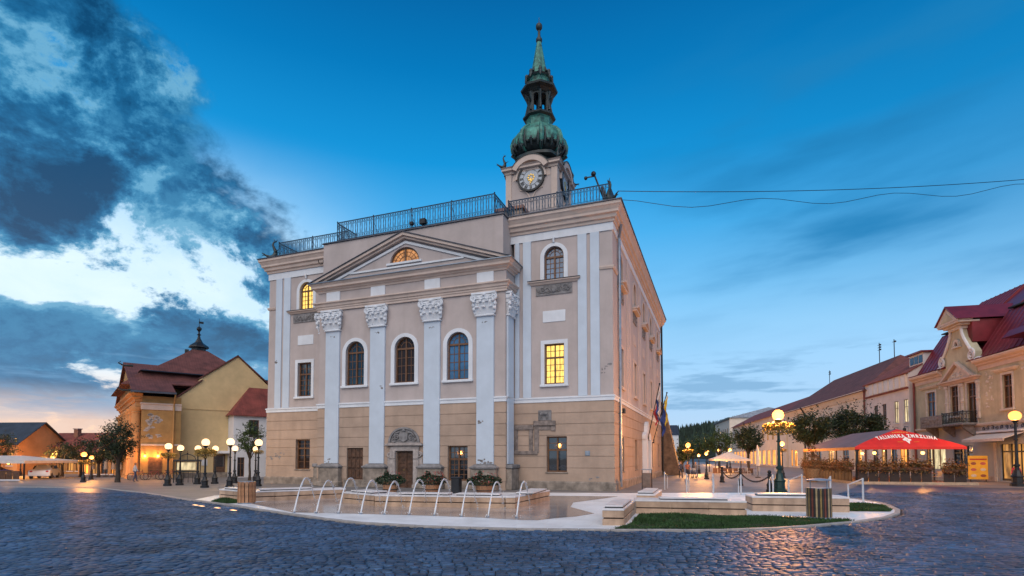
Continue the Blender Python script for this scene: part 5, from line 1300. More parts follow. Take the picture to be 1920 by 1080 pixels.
def tree(name, label, loc, trunk, cz, rx, rz_, n=2600, size=0.15, m=None, group=None, seed=1, spiky=0.0, th=0.11):
    t = thing(name, label, 'tree', (*loc, 0), 0, group); r = random.Random(seed); nr = np.random.default_rng(seed)
    mb = MB(); mb.tube([(0,0,-.02),(.02,.01,trunk*.3),(-.02,.02,trunk*.7),(0,0,trunk)], [th*1.45, th*1.05, th*.95, th*.9], 9)
    tips = []
    for i in range(9):
        q = 2*PI*i/9+r.uniform(-.3, .3); e = r.uniform(.25, 1.1); L = rx*r.uniform(.7, .98)
        p1 = (math.cos(q)*L*.4*math.cos(e), math.sin(q)*L*.4*math.cos(e), trunk+(cz-trunk)*.5); p2 = (math.cos(q)*L*math.cos(e), math.sin(q)*L*math.cos(e), cz+rz_*.75*math.sin(e)*r.uniform(.3, 1))
        mb.tube([(0,0,trunk*.94), p1, p2], [th*.55, th*.34, th*.1], 6); tips.append(p2)
    mb.build('trunk', MM['bark'], t, smooth=50)
    K = 46; d = nr.normal(0, 1, (K, 3)); d /= np.linalg.norm(d, axis=1)[:,None]
    cen = d*(nr.uniform(.35, 1.0, K)**.5)[:,None]*np.array([rx, rx, rz_])*.86+np.array([0, 0, cz])
    per = n//K; sz = nr.uniform(.12, .30, K)*rx
    C = np.concatenate([cen[k]+nr.normal(0, 1, (per, 3))*sz[k]*np.array([.62, .62, .5]) for k in range(K)])
    if spiky:
        sp = []
        for k in range(int(26*spiky)):
            a = nr.uniform(0, 2*PI); e = nr.uniform(.2, 1.5); dd = np.array([math.cos(a)*math.cos(e), math.sin(a)*math.cos(e), math.sin(e)]); base = dd*np.array([rx, rx, rz_])*.85+np.array([0, 0, cz])
            for j in range(14): sp.append(base+dd*j*.035*rx+nr.normal(0, .045*rx, 3))
        C = np.concatenate([C, np.array(sp)])
    leaves('crown', C, size, m or leafm, t, kind='stuff')
    return t
def lit_opening(m, g, x0, x1, z0, z1, y=0.0):
    """frame bars into m, glass into g"""
    m.box(x0-.06, x0, y-.04, y+.03, z0, z1+.06); m.box(x1, x1+.06, y-.04, y+.03, z0, z1+.06); m.box(x0, x1, y-.04, y+.03, z1, z1+.06)
    m.box((x0+x1)/2-.02, (x0+x1)/2+.02, y-.03, y+.02, z0, z1); g.box(x0, x1, y-.012, y+.01, z0, z1)
def gable_house(name, label, loc, rz, w, d, eave, ridge, wall, roof, wins=(), over=0.3, group=None, hip=0.0, chim=(), cat='house', trim='cold_white', glass='window_glass'):
    """local x along the front (ridge direction), front at y=0; wins = (x0,x1,z0,z1,glass) on the front"""
    t = thing(name, label, cat, (*loc, 0), rz, group)
    ops = [op(a, b, c, e) for a, b, c, e, *_ in wins]
    m = MB(); wall_panel(m, 0, w, 0, eave, ops, 0, .15)
    m.quad((0,d,0),(0,d,eave),(w,d,eave),(w,d,0))
    for x in (0, w):
        if hip: m.quad((x,0,0),(x,d,0),(x,d,eave),(x,0,eave))
        else: m.poly([(x,0,0),(x,d,0),(x,d,eave),(x,d/2,ridge-.05),(x,0,eave)])
    m.build('wall', MM[wall], t, fix=False)
    m = MB(); o = over; zo = eave-(ridge-eave)*o/(d/2); th = .07
    a, b, c, e = (-o,-o,zo),(w+o,-o,zo),(w+o-hip,d/2,ridge),(-o+hip,d/2,ridge); f, g = (w+o,d+o,zo),(-o,d+o,zo)
    for q in ([a,b,c,e],[f,g,e,c]):
        up = [(x,y,z+th) for x,y,z in q]; m.add(list(q)+up, [(3,2,1,0),(4,5,6,7),(0,1,5,4),(1,2,6,5),(2,3,7,6),(3,0,4,7)])
    if hip:
        m.poly([(b[0],b[1],b[2]+th),(f[0],f[1],f[2]+th),(c[0],c[1],c[2]+th)]); m.poly([(g[0],g[1],g[2]+th),(a[0],a[1],a[2]+th),(e[0],e[1],e[2]+th)])
    rf = m.build('roof', MM[roof], t)
    for cx, cy, cw, cz in chim:
        m = MB(); m.box(cx-cw/2, cx+cw/2, cy-cw/2, cy+cw/2, eave, cz); m.build('chimney', mat('chimney_brick', (.25, .13, .09), .9, .2, 6, .4, 20), rf)
        m = MB(); m.box(cx-cw*.65, cx+cw*.65, cy-cw*.65, cy+cw*.65, cz+.001, cz+.1); m.build('chimney_cap', MM['pale_stone'], rf)
    for q, wn in zip(ops, wins):
        m = MB(); g_ = MB(); x0, x1, z0, z1 = wn[:4]; y = .1
        m.box(x0, x0+.05, y-.03, y+.03, z0, z1); m.box(x1-.05, x1, y-.03, y+.03, z0, z1); m.box(x0+.05, x1-.05, y-.03, y+.03, z1-.05, z1); m.box(x0+.05, x1-.05, y-.03, y+.03, z0, z0+.05)
        m.box((x0+x1)/2-.025, (x0+x1)/2+.025, y-.035, y+.025, z0+.05, z1-.05)
        zt = z0+(z1-z0)*.68; m.box(x0+.05, (x0+x1)/2-.025, y-.03, y+.02, zt-.02, zt+.02); m.box((x0+x1)/2+.025, x1-.05, y-.03, y+.02, zt-.02, zt+.02)
        w_ = m.build('window', MM['wood_frame'], t); g_.box(x0+.01, x1-.01, y+.004, y+.014, z0+.01, z1-.01); g_.build('pane', MM[wn[4] if len(wn) > 4 else glass], w_)
        s_ = MB(); s_.bbox(x0-.08, x1+.08, -.07, .06, z0-.08, z0-.004, .012); s_.build('sill', MM[trim], w_)
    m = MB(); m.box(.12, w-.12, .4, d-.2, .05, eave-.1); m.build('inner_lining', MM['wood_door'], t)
    return t

# ------------------------------------------------------------------ left side: theatre, annex, white house
E1 = math.atan2(.64, .77)
th = thing('theatre', 'ochre theatre with columned front, brown roofs and small dark ridge turret', 'theatre', (-28.46, 41.3, 0), E1)
def theatre():
    y1 = 15.4
    m = MB(); m.box(0, 2.6, 0, y1, 0, 6.45); m.build('wall', MM['ochre_plaster'], th)
    m = MB(); m.box(2.6, 12, 3.4, 14, 0, 7.6); m.build('wall', MM['ochre_plaster'], th)
    m = MB(); m.sweep([(0, y1), (0, 0), (2.62, 0)], [(0,5.4),(.06,5.4),(.06,5.78),(.12,5.82),(.12,5.92),(0,5.94)]); m.build('band', MM['cream_cornice'], th)
    m = MB(); m.sweep([(-.45, y1), (-.45, .1), (0.02, .1)], [(-.6,6.0),(.0,6.0),(.05,6.2),(.22,6.28),(.22,6.42),(.4,6.55),(.42,6.62),(-.6,6.64)]); m.build('entablature', MM['orange_plaster'], th)
    m = MB(); m.sweep([(-.38, y1), (-.38, .2), (0.02, .2)], [(-.4,5.62),(.0,5.62),(.0,5.99),(-.4,5.99)]); m.build('architrave', MM['orange_plaster'], th)
    for k in range(6):
        yy = .55+k*2.8
        m = MB(); m.lathe([(.46,0),(.46,.16),(.38,.2),(.42,.3),(.36,.4),(.35,2.2),(.29,5.1),(.34,5.16),(.30,5.24),(.42,5.42),(.44,5.6)], 14, (-.3, yy, 0)); m.build('column', MM['orange_plaster'], th, smooth=35)
    m = MB(); m.sweep([(0, 0), (2.62, 0)], [(0,2.6),(.05,2.6),(.05,2.72),(0,2.74)]); m.build('string', MM['cream_cornice'], th)
    m = MB(); m.box(-.8, 2.62, -.08, 0, 0, .35); m.build('plinth', MM['plinth_stone'], th)
    m = MB(); q = random.Random(4)
    for k in range(24):
        cx, cz = q.uniform(.25, 1.2), q.uniform(3.2, 5.2); n = 9
        m.prism([(cx+math.cos(2*PI*i/n)*q.uniform(.08, .22), cz+math.sin(2*PI*i/n)*q.uniform(.06, .16)) for i in range(n)], -.008, .01)
    m.build('worn_plaster', MM['pale_stone'], th, kind='stuff')
    # front gable roof: ridge runs back from the colonnade
    m = MB(); o = .7; yc = y1/2
    for ya, s in ((-o, 1), (y1+o, -1)):
        a, b, c, d = (-.75, ya, 6.70), (2.12, ya, 6.70), (2.12, yc, 9.9), (-.75, yc, 9.9)
        if s > 0: q2 = [(2.12, 1.75, 7.63), (5.5, 1.75, 7.63), (5.5, yc, 9.9), (2.12, yc, 9.9)]; m.add(q2+[(x,y,z+.1) for x,y,z in q2], [(3,2,1,0),(4,5,6,7),(0,1,5,4),(1,2,6,5),(2,3,7,6),(3,0,4,7)])
        m.add([a,b,c,d]+[(x,y,z+.1) for x,y,z in (a,b,c,d)], [(3,2,1,0),(4,5,6,7),(0,1,5,4),(1,2,6,5),(2,3,7,6),(3,0,4,7)])
    m.build('roof', MM['roof_brown'], th)
    m = MB(); m.prism([(-.2, 6.65), (y1+.2, 6.65), (yc, 9.75)], -.5, -.1, 'x'); m.build('gable', MM['ochre_plaster'], th)
    m = MB(); m.box(-.8, 2.15, -.86, -.68, 6.62, 6.76); m.build('gutter', MM['metal_flashing'], th)
    m = MB(); m.tube([(2.1,-.75,6.6),(2.1,-.4,6.2),(2.1,-.1,5.9),(2.1,-.1,0.1)], .06, 7); m.build('drainpipe', MM['ochre_plaster'], th)
    # hall roof: flared pyramid
    cx, cy = 5.05, 8.05
    lev = [(8.9, 7.5), (7.2, 8.5), (6.8, 8.85), (6.4, 8.9), (3.2, 10.5), (.9, 11.75)]
    m = MB(); m.lathe([(r*1.0, z) for r, z in lev], 4, (cx, cy, 0), PI/4); m.v = [(cx+(x-cx)*1.0, cy+(y-cy)*.92, z) for x, y, z in m.v]; m.build('hall_roof', MM['roof_brown'], th)
    m = MB(); m.lathe([(6.6, 8.72), (7.05, 8.82), (6.9, 8.9), (6.5, 8.95)], 4, (cx, cy, 0), PI/4); m.build('eaves', MM['black_iron'], th)
    # turret
    m = MB(); m.lathe([(.62, 11.4), (.62, 12.1), (.70, 12.15)], 8, (cx, cy, 0), PI/8); m.build('turret', MM['black_iron'], th)
    m = MB(); m.lathe([(.88, 12.05), (.84, 12.2), (.36, 12.55), (.15, 12.95), (.09, 13.25), (.2, 13.3), (.09, 13.4), (.07, 13.6), (.22, 13.8), (.22, 13.95), (.06, 14.1)], 8, (cx, cy, 0), PI/8); m.build('turret_roof', MM['black_iron'], th)
    m = MB(); m.tube([(cx, cy, 14.0), (cx, cy, 14.85)], .025, 5); m.box(cx-.04, cx+.36, cy-.01, cy+.01, 14.4, 14.6); m.build('weathervane', MM['black_iron'], th)
    m = MB(); m.box(3.9, 4.2, 7.7, 8.0, 10.2, 11.75); m.build('chimney', MM['dark_copper'], th)
    # gargoyles at the left eaves
    for z in (6.75, 8.6):
        m = MB(); m.tube([(-.7, -.6, z), (-1.3, -.75, z-.05), (-1.6, -.8, z+.12), (-1.45, -.78, z+.25)], [.1, .07, .05, .03], 6); m.build('gargoyle', MM['dark_copper'], th)
    # wall lanterns
    for x, y in ((.25, -.35), (1.1, -.3)):
        m = MB(); m.tube([(x, 0, 1.95), (x, y, 2.0), (x, y, 1.9)], .02, 5); a = m.build('lantern_arm', MM['black_iron'], th)
        m = MB(); m.sphere((x, y, 1.8), .10, 10, 7); m.build('lantern', MM['bulb'], a); lamplight(a, (x, y, 1.8), 'bulb', .1, .28)
    m = MB()
    for x0 in (.5,): m.box(x0, x0+.9, -.03, .02, 0, 1.7)
    m.build('door', MM['wood_door'], th)
theatre()
ann = thing('gabled_house', 'plain yellow gable wall of the annex beside the theatre', 'house', (-27.9, 43.9, 0), E1)
def annex():
    prof = [(0,0),(9.4,0),(9.4,6.6),(7.3,8.35),(4.93,10.52),(2.2,8.42),(2.2,8.12),(0,6.2)]
    m = MB(); m.prism(prof, 0, 6.0); m.build('wall', MM['yellow_plaster'], ann)
    m = MB()
    for a, b in (((-.25,6.03),(2.22,8.16)), ((2.16,8.42),(4.95,10.56)), ((4.91,10.56),(9.6,6.45))):
        m.prism([a, b, (b[0], b[1]+.12), (a[0], a[1]+.12)], -.12, 6.1)
    m.build('roof', MM['roof_brown'], ann)
    m = MB(); m.box(0, 9.4, -.05, 0, 5.72, 5.82); m.build('string', MM['yellow_plaster'], ann)
    m = MB(); m.sweep([(0, 3.0), (0, -.01), (.35, -.01)], [(0,5.2),(.1,5.2),(.15,5.4),(.4,5.5),(.4,5.62),(.62,5.85),(.65,5.95),(0,6.02)]); m.build('cornice', MM['orange_plaster'], ann)
    m = MB(); m.box(-.02, .25, -.06, 0, 0, 5.2); m.build('corner_strip', MM['orange_plaster'], ann)
    m = MB(); m.box(.3, .62, -.03, .02, 3.3, 5.0); m.build('window', MM['wood_frame'], ann)
    m = MB(); m.bbox(3.5, 6.7, -.9, .0, 2.02, 2.24, .03); m.build('canopy', MM['cold_white'], ann)
    for x0, x1 in ((3.2, 4.1), (4.3, 5.6), (5.75, 6.5)):
        m = MB(); m.box(x0, x1, -.04, .02, .02, 1.95); d = m.build('door', MM['wood_door'], ann)
        m = MB(); m.box(x0+.1, x1-.1, -.055, -.03, .9, 1.8); m.build('pane', MM['window_glass'], d)
    m = MB(); m.box(0, 9.4, -.07, 0, 0, .42); m.build('plinth', MM['plinth_stone'], ann)
    m = MB(); m.bbox(2.3, 2.75, -.06, 0, 1.0, 1.5, .02); m.build('notice_case', MM['cold_white'], ann)
annex()
gable_house('white_house', 'white house under a red hipped roof, half hidden behind the town hall', (-23.4, 45.2), E1, 7, 5, 5.5, 8.6, 'cold_white', 'roof_red', [(1.2,2.0,3.4,4.9), (3.2,4.0,3.4,4.9), (.35,.9,0.05,1.7,'window_glass')], hip=2.4, over=.25)

# ------------------------------------------------------------------ far left street end
gable_house('street_house', 'orange lit house with dark slate roof at the far left', (-55.9, 52.5), R(-6), 8.6, 5.0, 3.1, 5.15, 'orange_plaster', 'roof_slate', [(5.2,5.8,.9,2.2,'lit_shop_hot'), (6.4,7.0,.9,2.2), (7.5,8.1,.9,2.2,'lit_shop'), (2.6,4.2,.2,2.2,'lit_shop_hot')])
d0 = thing('street_house', 'low annex with glowing strip window in front of the slate roof house', 'house', (-53.6, 51.0, 0), R(-6))
m = MB(); m.box(0, 4.6, 0, 1.6, 0, 3.35); m.build('wall', MM['orange_plaster'], d0); m = MB(); m.prism([(-.2,3.36),(4.8,3.36),(4.8,3.46),(-.2,3.46)], -.25, 1.8); m.build('roof', MM['roof_slate'], d0)
for k in range(4):
    m = MB(); m.box(.5+k*.95, 1.3+k*.95, -.03, .02, 2.65, 3.2); f_ = m.build('window', MM['wood_frame'], d0); m = MB(); m.box(.55+k*.95, 1.25+k*.95, -.045, -.02, 2.7, 3.15); m.build('pane', MM['lit_shop_hot'], f_)
gable_house('street_house', 'low house with long red brown roof and white chimney at the street end', (-48.9, 55.5), R(-4), 6.2, 5.5, 2.9, 4.25, 'ochre_plaster', 'roof_dark_red', [(.5+.95*k,1.1+.95*k,.3,1.9,'lit_shop') for k in range(5)], chim=[(2.6, 1.9, .45, 4.65)])
gable_house('street_house', 'narrow dark gabled house right of the long brown roof', (-41.9, 56.5), R(64), 5.0, 3.0, 2.9, 3.95, 'ochre_plaster', 'roof_dark_red', [])
shop = gable_house('shop_row', 'row of glowing orange shop fronts closing the left street', (-42.2, 52.5), R(-3), 9.2, 3.0, 2.3, 2.9, 'orange_plaster', 'roof_dark_red', [(.3+1.0*k,1.0+1.0*k,.08,1.55,('lit_shop_hot','lit_shop','window_glass')[k % 3]) for k in range(9)], cat='shop')
# closed and open parasols, white tent
canvas = mat('canvas_white', (0.62, 0.56, 0.52), .8, .08, 3, .2, 12)
def parasol(label, loc, h=1.75, group='folded parasols'):
    t = thing('parasol', label, 'parasol', (*loc, 0), 0, group)
    m = MB(); m.lathe([(.04,.55*h),(.17,.36*h),(.16,.5*h),(.11,.8*h),(.05,.97*h),(.015,h)], 9); m.build('canopy', canvas, t, smooth=25); m = MB(); m.tube([(0,0,0),(0,0,h)], .022, 6); m.lathe([(.22,0),(.22,.06),(.05,.08)], 10); m.build('pole', MM['black_iron'], t)
for i, px in enumerate((-37.6, -36.2, -35.3, -34.5)): parasol(('folded white parasol nearest the glowing red lamp', 'second folded white parasol before the orange shops', 'third folded white parasol before the orange shops', 'folded white parasol nearest the big dark tree')[i], (px, 48.4-.3*i))
def tent(label, loc, rz, w, d, eave, top, cm, name='marquee'):
    t = thing(name, label, 'tent', (*loc, 0), rz)
    m = MB(); cx, cy = w/2, d/2; k = 8
    def S(a, b):                                                      # sagging hip canopy
        x, y = a*w, b*d; e = min(a, 1-a, b*d/w if d < w else b, (1-b)*d/w if d < w else 1-b)*2
        e = min(1, max(0, e)); return (x, y, eave+(top-eave)*(e**1.15))
    n = 12; o = len(m.v)
    for i in range(n+1):
        for j in range(n+1): m.v.append(S(i/n, j/n))
    for i in range(n):
        for j in range(n): m.f.append((o+i*(n+1)+j, o+(i+1)*(n+1)+j, o+(i+1)*(n+1)+j+1, o+i*(n+1)+j+1))
    m.build('canopy', cm, t)
    m = MB(); m.sweep([(0,0),(w,0),(w,d),(0,d)], [(0.0,eave-.2),(.012,eave-.2),(.012,eave),(0,eave)], closed=True); m.build('valance', cm, t)
    for x, y in ((.1,.1),(w-.1,.1),(w-.1,d-.1),(.1,d-.1)): m = MB(); m.box(x-.04, x+.04, y-.04, y+.04, 0, eave); m.build('post', MM['black_iron'], t)
    return t
tent('white café tent at the far left edge', (-44.5, 40.6), R(-3), 8.2, 5.2, 1.45, 2.1, canvas)
def fence(label, loc, rz, L, h, step, m_, name='terrace_fence', boards=True):
    t = thing(name, label, 'fence', (*loc, 0), rz); n = max(1, round(L/step))
    for i in range(n): m = MB(); m.bbox(i*L/n+.03, (i+1)*L/n-.03, -.02, .02, .08, h-.05, .008); m.build('board', m_, t)
    m = MB(); m.box(0, L, -.035, .035, h-.05, h); m.box(0, L, -.03, .03, .02, .08); m.build('rail', MM['wood_door'], t)
    return t
for i, p in enumerate(((-42.5, 42.5), (-39.5, 42.3))):  # bulbs added to throw orange light on the terrace fence
    t = thing('pendant_lamp', ('left bulb added under the far left tent to light its fence', 'right bulb added under the far left tent to light its fence')[i], 'lamp', (*p, 1.25), 0, 'bulbs added under the far left tent'); m = MB(); m.sphere((0,0,0), .1, 10, 7); m.build('bulb', MM['bulb'], t); lamplight(t, (0,0,0), 'bulb', .1, .35); m = MB(); m.tube([(0,0,.1),(0,0,.5)], .012, 5); m.build('cord', MM['black_iron'], t)
fence('brown board fence round the far left café terrace', (-43.5, 40.4), R(-3), 7.0, .7, .55, MM['wood_door'])
mat('deck_edge', (0.42, 0.33, 0.24), .7, .15, 5)
t = thing('terrace_deck', 'pale edged low wooden deck under the far left tent', 'deck', (-44.5, 40.1, 0), R(-3)); m = MB(); m.box(0, 8.4, 0, 5.4, 0, .05); m.build('floor', MM['deck_edge'], t); m = MB(); m.box(0, 8.4, -.05, -.002, 0, .08); m.build('edge', MM['cold_white'], t)
# trees of the left street
tree('lime_tree', 'big dark tree with ragged crown before the theatre columns', (-26.95, 36.9), 1.5, 2.78, 1.22, 1.3, 4200, .125, leafm, seed=3, spiky=1.4, th=.13)
tree('pear_tree', 'upright tree lit yellow by the lamps beside the hall', (-19.35, 39.8), 1.6, 2.95, .95, 1.15, 2600, .12, leafm2, seed=8, spiky=1.2, th=.08)
for i, (x, y, z, rx) in enumerate(((-44.2, 46.5, 2.75, 1.5), (-39.6, 47.5, 2.1, 1.25), (-37.4, 46.8, 2.3, 1.35), (-35.4, 46.2, 2.25, 1.3), (-33.2, 45.5, 2.0, 1.1))):
    tree('street_tree', ('leafy tree rising behind the far left tent', 'dark street tree above the glowing red lamp', 'dark street tree left of the twin orange lamps', 'dark street tree right above the twin orange lamps', 'small street tree just left of the big ragged tree')[i], (x, y), 1.1, z, rx, rx*.85, 1800, .15, leafm, 'trees of the left street', seed=20+i)
# lamps left
LG = 'globe lamps beside the theatre'
lamp('globe lamp with hanging flower basket, leftmost before the theatre', (-20.72, 32.5), 2.37, .20, .72, group=LG)
lamp('slim globe lamp just left of the iron kiosk', (-20.48, 33.3), 2.28, .19, group=LG)
lamp('slim globe lamp just right of the iron kiosk', (-20.1, 34.5), 2.28, .19, group=LG)
lamp('tall globe lamp with wide flower basket between kiosk and bin', (-17.4, 30.6), 2.56, .215, .95, group=LG)
lamp('low globe lamp behind the wide flower basket', (-19.26, 35.0), 2.27, .19, group=LG)
lamp('tall globe lamp left of the yellow lit tree', (-16.2, 31.0), 2.60, .215, group=LG)
lamp('low rear globe lamp left of the yellow lit tree', (-18.45, 35.9), 2.29, .19, group=LG)
lamp('tall globe lamp nearest the town hall corner', (-15.05, 32.0), 2.58, .215, .5, group=LG)
lamp('low rear globe lamp nearest the town hall corner', (-17.25, 36.3), 2.27, .19, group=LG)
lamp('orange glowing lamp with flowers on the left road', (-29.77, 37.5), 1.90, .175, .6, 'globe_orange', s=.8, lp=.35)
lamp('second orange glowing lamp, right of the flowered one', (-32.2, 41.3), 1.68, .15, .5, 'globe_orange', s=.75, lp=.35)
lamp('three headed red orange lamp before the left houses', (-40.0, 46.9), 1.55, .16, False, 'globe_orange', s=.75, extra=((-.38, -.12), (.38, -.12)))
lamp('unseen orange lamp added behind the white tent to light the slate roof house', (-44.9, 49.3), 1.7, .16, False, 'globe_orange', s=.75, lp=.6)  # lamp added out of sight behind the tent to light the gable
# two lamps left of the picture, seen only as glints in the ground floor windows
lamp('orange globe lamp left of the picture, mirrored in the right ground floor window', (-14.7, 5.6), 2.95, .25, False, 'globe_orange', s=1.2, lp=.10)
lamp('orange globe lamp left of the picture, mirrored in the window beside the door', (-24.4, 9.3), 2.15, .25, False, 'globe_orange', s=1.0, lp=.10)
# iron kiosk with lit notice panel
k = thing('iron_kiosk', 'small black iron arched kiosk with a lit notice panel', 'kiosk', (-22.1, 36.6, 0), R(20))
for x in (-.72, .72):
    for y in (0, .7): m = MB(); m.tube([(x,y,0),(x,y,1.55)], .03, 6); m.build('post', MM['black_iron'], k)
for x in (-.4, -.13, .13, .4): m = MB(); m.tube([(x,0,0),(x,0,.78)], .018, 5); m.build('bar', MM['black_iron'], k)
m = MB(); m.bbox(-.78, .78, -.06, .76, 1.42, 1.55, .02); m.bbox(-.76, .76, -.05, .05, .72, .80, .01); m.build('frame', MM['black_iron'], k)
m = MB(); m.tube([(.5*math.cos(q), .3, 1.55+.36*math.sin(q)) for q in [PI*i/12 for i in range(13)]], .025, 5); m.tube([(0,.3,1.55),(0,.3,2.15)], .02, 5); m.sphere((0,.3,1.98), .06, 7, 5); m.build('arch', MM['black_iron'], k)
m = MB(); m.box(-.55, .55, .0, .03, .86, 1.36); m.build('notice_panel', MM['lit_pale'], k)
# bicycles leaning at the theatre
def bicycle(label, loc, rz):
    t = thing('bicycle', label, 'bicycle', (*loc, 0), rz, 'bicycles at the theatre wall'); s = .77
    for x in (-.52*s, .52*s):
        m = MB(); m.tube([(x+.34*s*math.cos(q), 0, .34*s+.34*s*math.sin(q)) for q in [2*PI*i/18 for i in range(19)]], .022, 5, cap=False)
        w = m.build('wheel', MM['black_iron'], t); m = MB()
        for i in range(6): q = PI*i/6; m.tube([(x-.33*s*math.cos(q),0,.34*s-.33*s*math.sin(q)),(x+.33*s*math.cos(q),0,.34*s+.33*s*math.sin(q))], .005, 3)
        m.build('spokes', MM['zinc'], w)
    m = MB(); P = {'r': (-.52*s,0,.34*s), 'b': (-.08*s,0,.32*s), 's': (-.2*s,0,.82*s), 'h': (.36*s,0,.84*s), 'f': (.52*s,0,.34*s)}
    for a, b in (('r','b'),('r','s'),('b','s'),('b','h'),('s','h'),('h','f')): m.tube([P[a], P[b]], .02, 5)
    m.build('frame', mat('bike_paint', (.25, .05, .04), .4), t)
    m = MB(); m.tube([P['h'], (.34*s,0,1.0*s)], .016, 5); m.tube([(.34*s,-.25*s,1.0*s),(.34*s,.25*s,1.0*s)], .014, 5); m.build('handlebar', MM['black_iron'], t)
    m = MB(); m.bbox(-.34*s, -.08*s, -.06*s, .06*s, .88*s, .94*s, .02); m.tube([P['s'], (-.2*s,0,.9*s)], .014, 5); m.build('saddle', MM['black_iron'], t)
for i, lab in enumerate(('bicycle parked nearest the theatre columns', 'middle bicycle parked at the theatre wall', 'bicycle parked nearest the annex')): bicycle(lab, (-28.0+.75*i, 40.4+.62*i), E1+R(12*(i-1)))
# cars
def car(label, loc, rz, paint, s=.77, group=None):
    t = thing('parked_car', label, 'car', (*loc, 0), rz, group)
    m = MB(); L, Wd = 4.1*s, 1.7*s
    side = [(-2.05,.35),(-2.05,.75),(-1.95,.9),(-1.2,.98),(-.55,1.40),(.85,1.44),(1.65,1.0),(2.0,.92),(2.06,.6),(2.03,.32)]
    n = len(side); rings = []
    for yy, k in ((-.85,.0),(-.80,1),(-.60,1),(.60,1),(.80,1),(.85,.0)):
        row = []
        for x, z in side:
            zz = z if abs(yy) < .7 or z < 1.02 else 1.0+(z-1.0)*.55
            yo = yy*(1-.18*max(0, z-.95)/.5)
            row.append((x*s*(1 if k else .985), yo*s, (zz if k else min(zz, 1.0)*.99+.003)*s))
        rings.append(row)
    o = 0
    for row in rings: m.v.extend(row)
    for i in range(len(rings)-1):
        for j in range(n): m.f.append((i*n+j, i*n+(j+1) % n, (i+1)*n+(j+1) % n, (i+1)*n+j))
    m.f.append(tuple(range(n-1, -1, -1))); m.f.append(tuple((len(rings)-1)*n+j for j in range(n)))
    m.build('body', paint, t, smooth=40)
    m = MB(); m.prism([(x*s, z*s) for x, z in ((-1.15,1.0),(-.52,1.36),(.82,1.40),(1.5,1.02))], -.735*s, .735*s); m.build('windows', MM['window_glass'], t)
    for x in (-1.28, 1.28):
        for y in (-.82, .82):
            m = MB(); m.lathe([(.2*s,-.1*s),(.31*s,-.1*s),(.33*s,-.05*s),(.33*s,.05*s),(.31*s,.1*s),(.2*s,.1*s)], 16); m.xf(Matrix.Translation((x*s, y*s*.93, .33*s)) @ Matrix.Rotation(R(90), 4, 'X')); w = m.build('wheel', MM['seat_edge'], t)
            m = MB(); m.lathe([(.19*s,-.09*s),(.19*s,.09*s)], 10); m.xf(Matrix.Translation((x*s, y*s*.93, .33*s)) @ Matrix.Rotation(R(90), 4, 'X')); m.build('rim', MM['zinc'], w)
    for y in (-.62, .62):
        m = MB(); m.sphere((2.0*s, y*s, .72*s), .13*s, 8, 5, .6, 1.2, .8); m.build('headlight', MM['dial_white'], t); m = MB(); m.sphere((-2.02*s, y*s, .78*s), .11*s, 8, 5, .4, 1.2, 1); m.build('tail_light', mat('tail_red', (.4, .02, .02), .3), t)
pw = mat('car_white', (.62, .64, .66), .25, .03, 3, 0, ior=1.6); pb = mat('car_blue', (.02, .04, .16), .22, .03, 3, 0, ior=1.6)
car('white parked car beside the far left café tent', (-37.2, 43.0), R(118), pw); car('dark blue parked car half cut by the left picture edge', (-39.2, 40.0), R(70), pb)
# lamps let into the paving at the left of the plaza
for i, p in enumerate(((-11.2, 19.15), (-10.75, 18.75), (-9.85, 18.1), (-8.9, 17.3))):
    t = thing('ground_light', ('small lit ground lamp at the left tip of the plaza edge', 'second lit ground lamp along the left plaza edge', 'third lit ground lamp along the left plaza edge', 'lit ground lamp nearest the first water jet')[i], 'ground lamp', (*p, 0.03), R(-40), 'lit lamps let into the plaza edge')
    m = MB(); m.bbox(-.2, .2, -.06, .06, -.02, .012, .006); m.build('housing', MM['zinc'], t); m = MB(); m.box(-.17, .17, -.04, .04, .0125, .016); m.build('lens', MM['ground_lamp'], t)
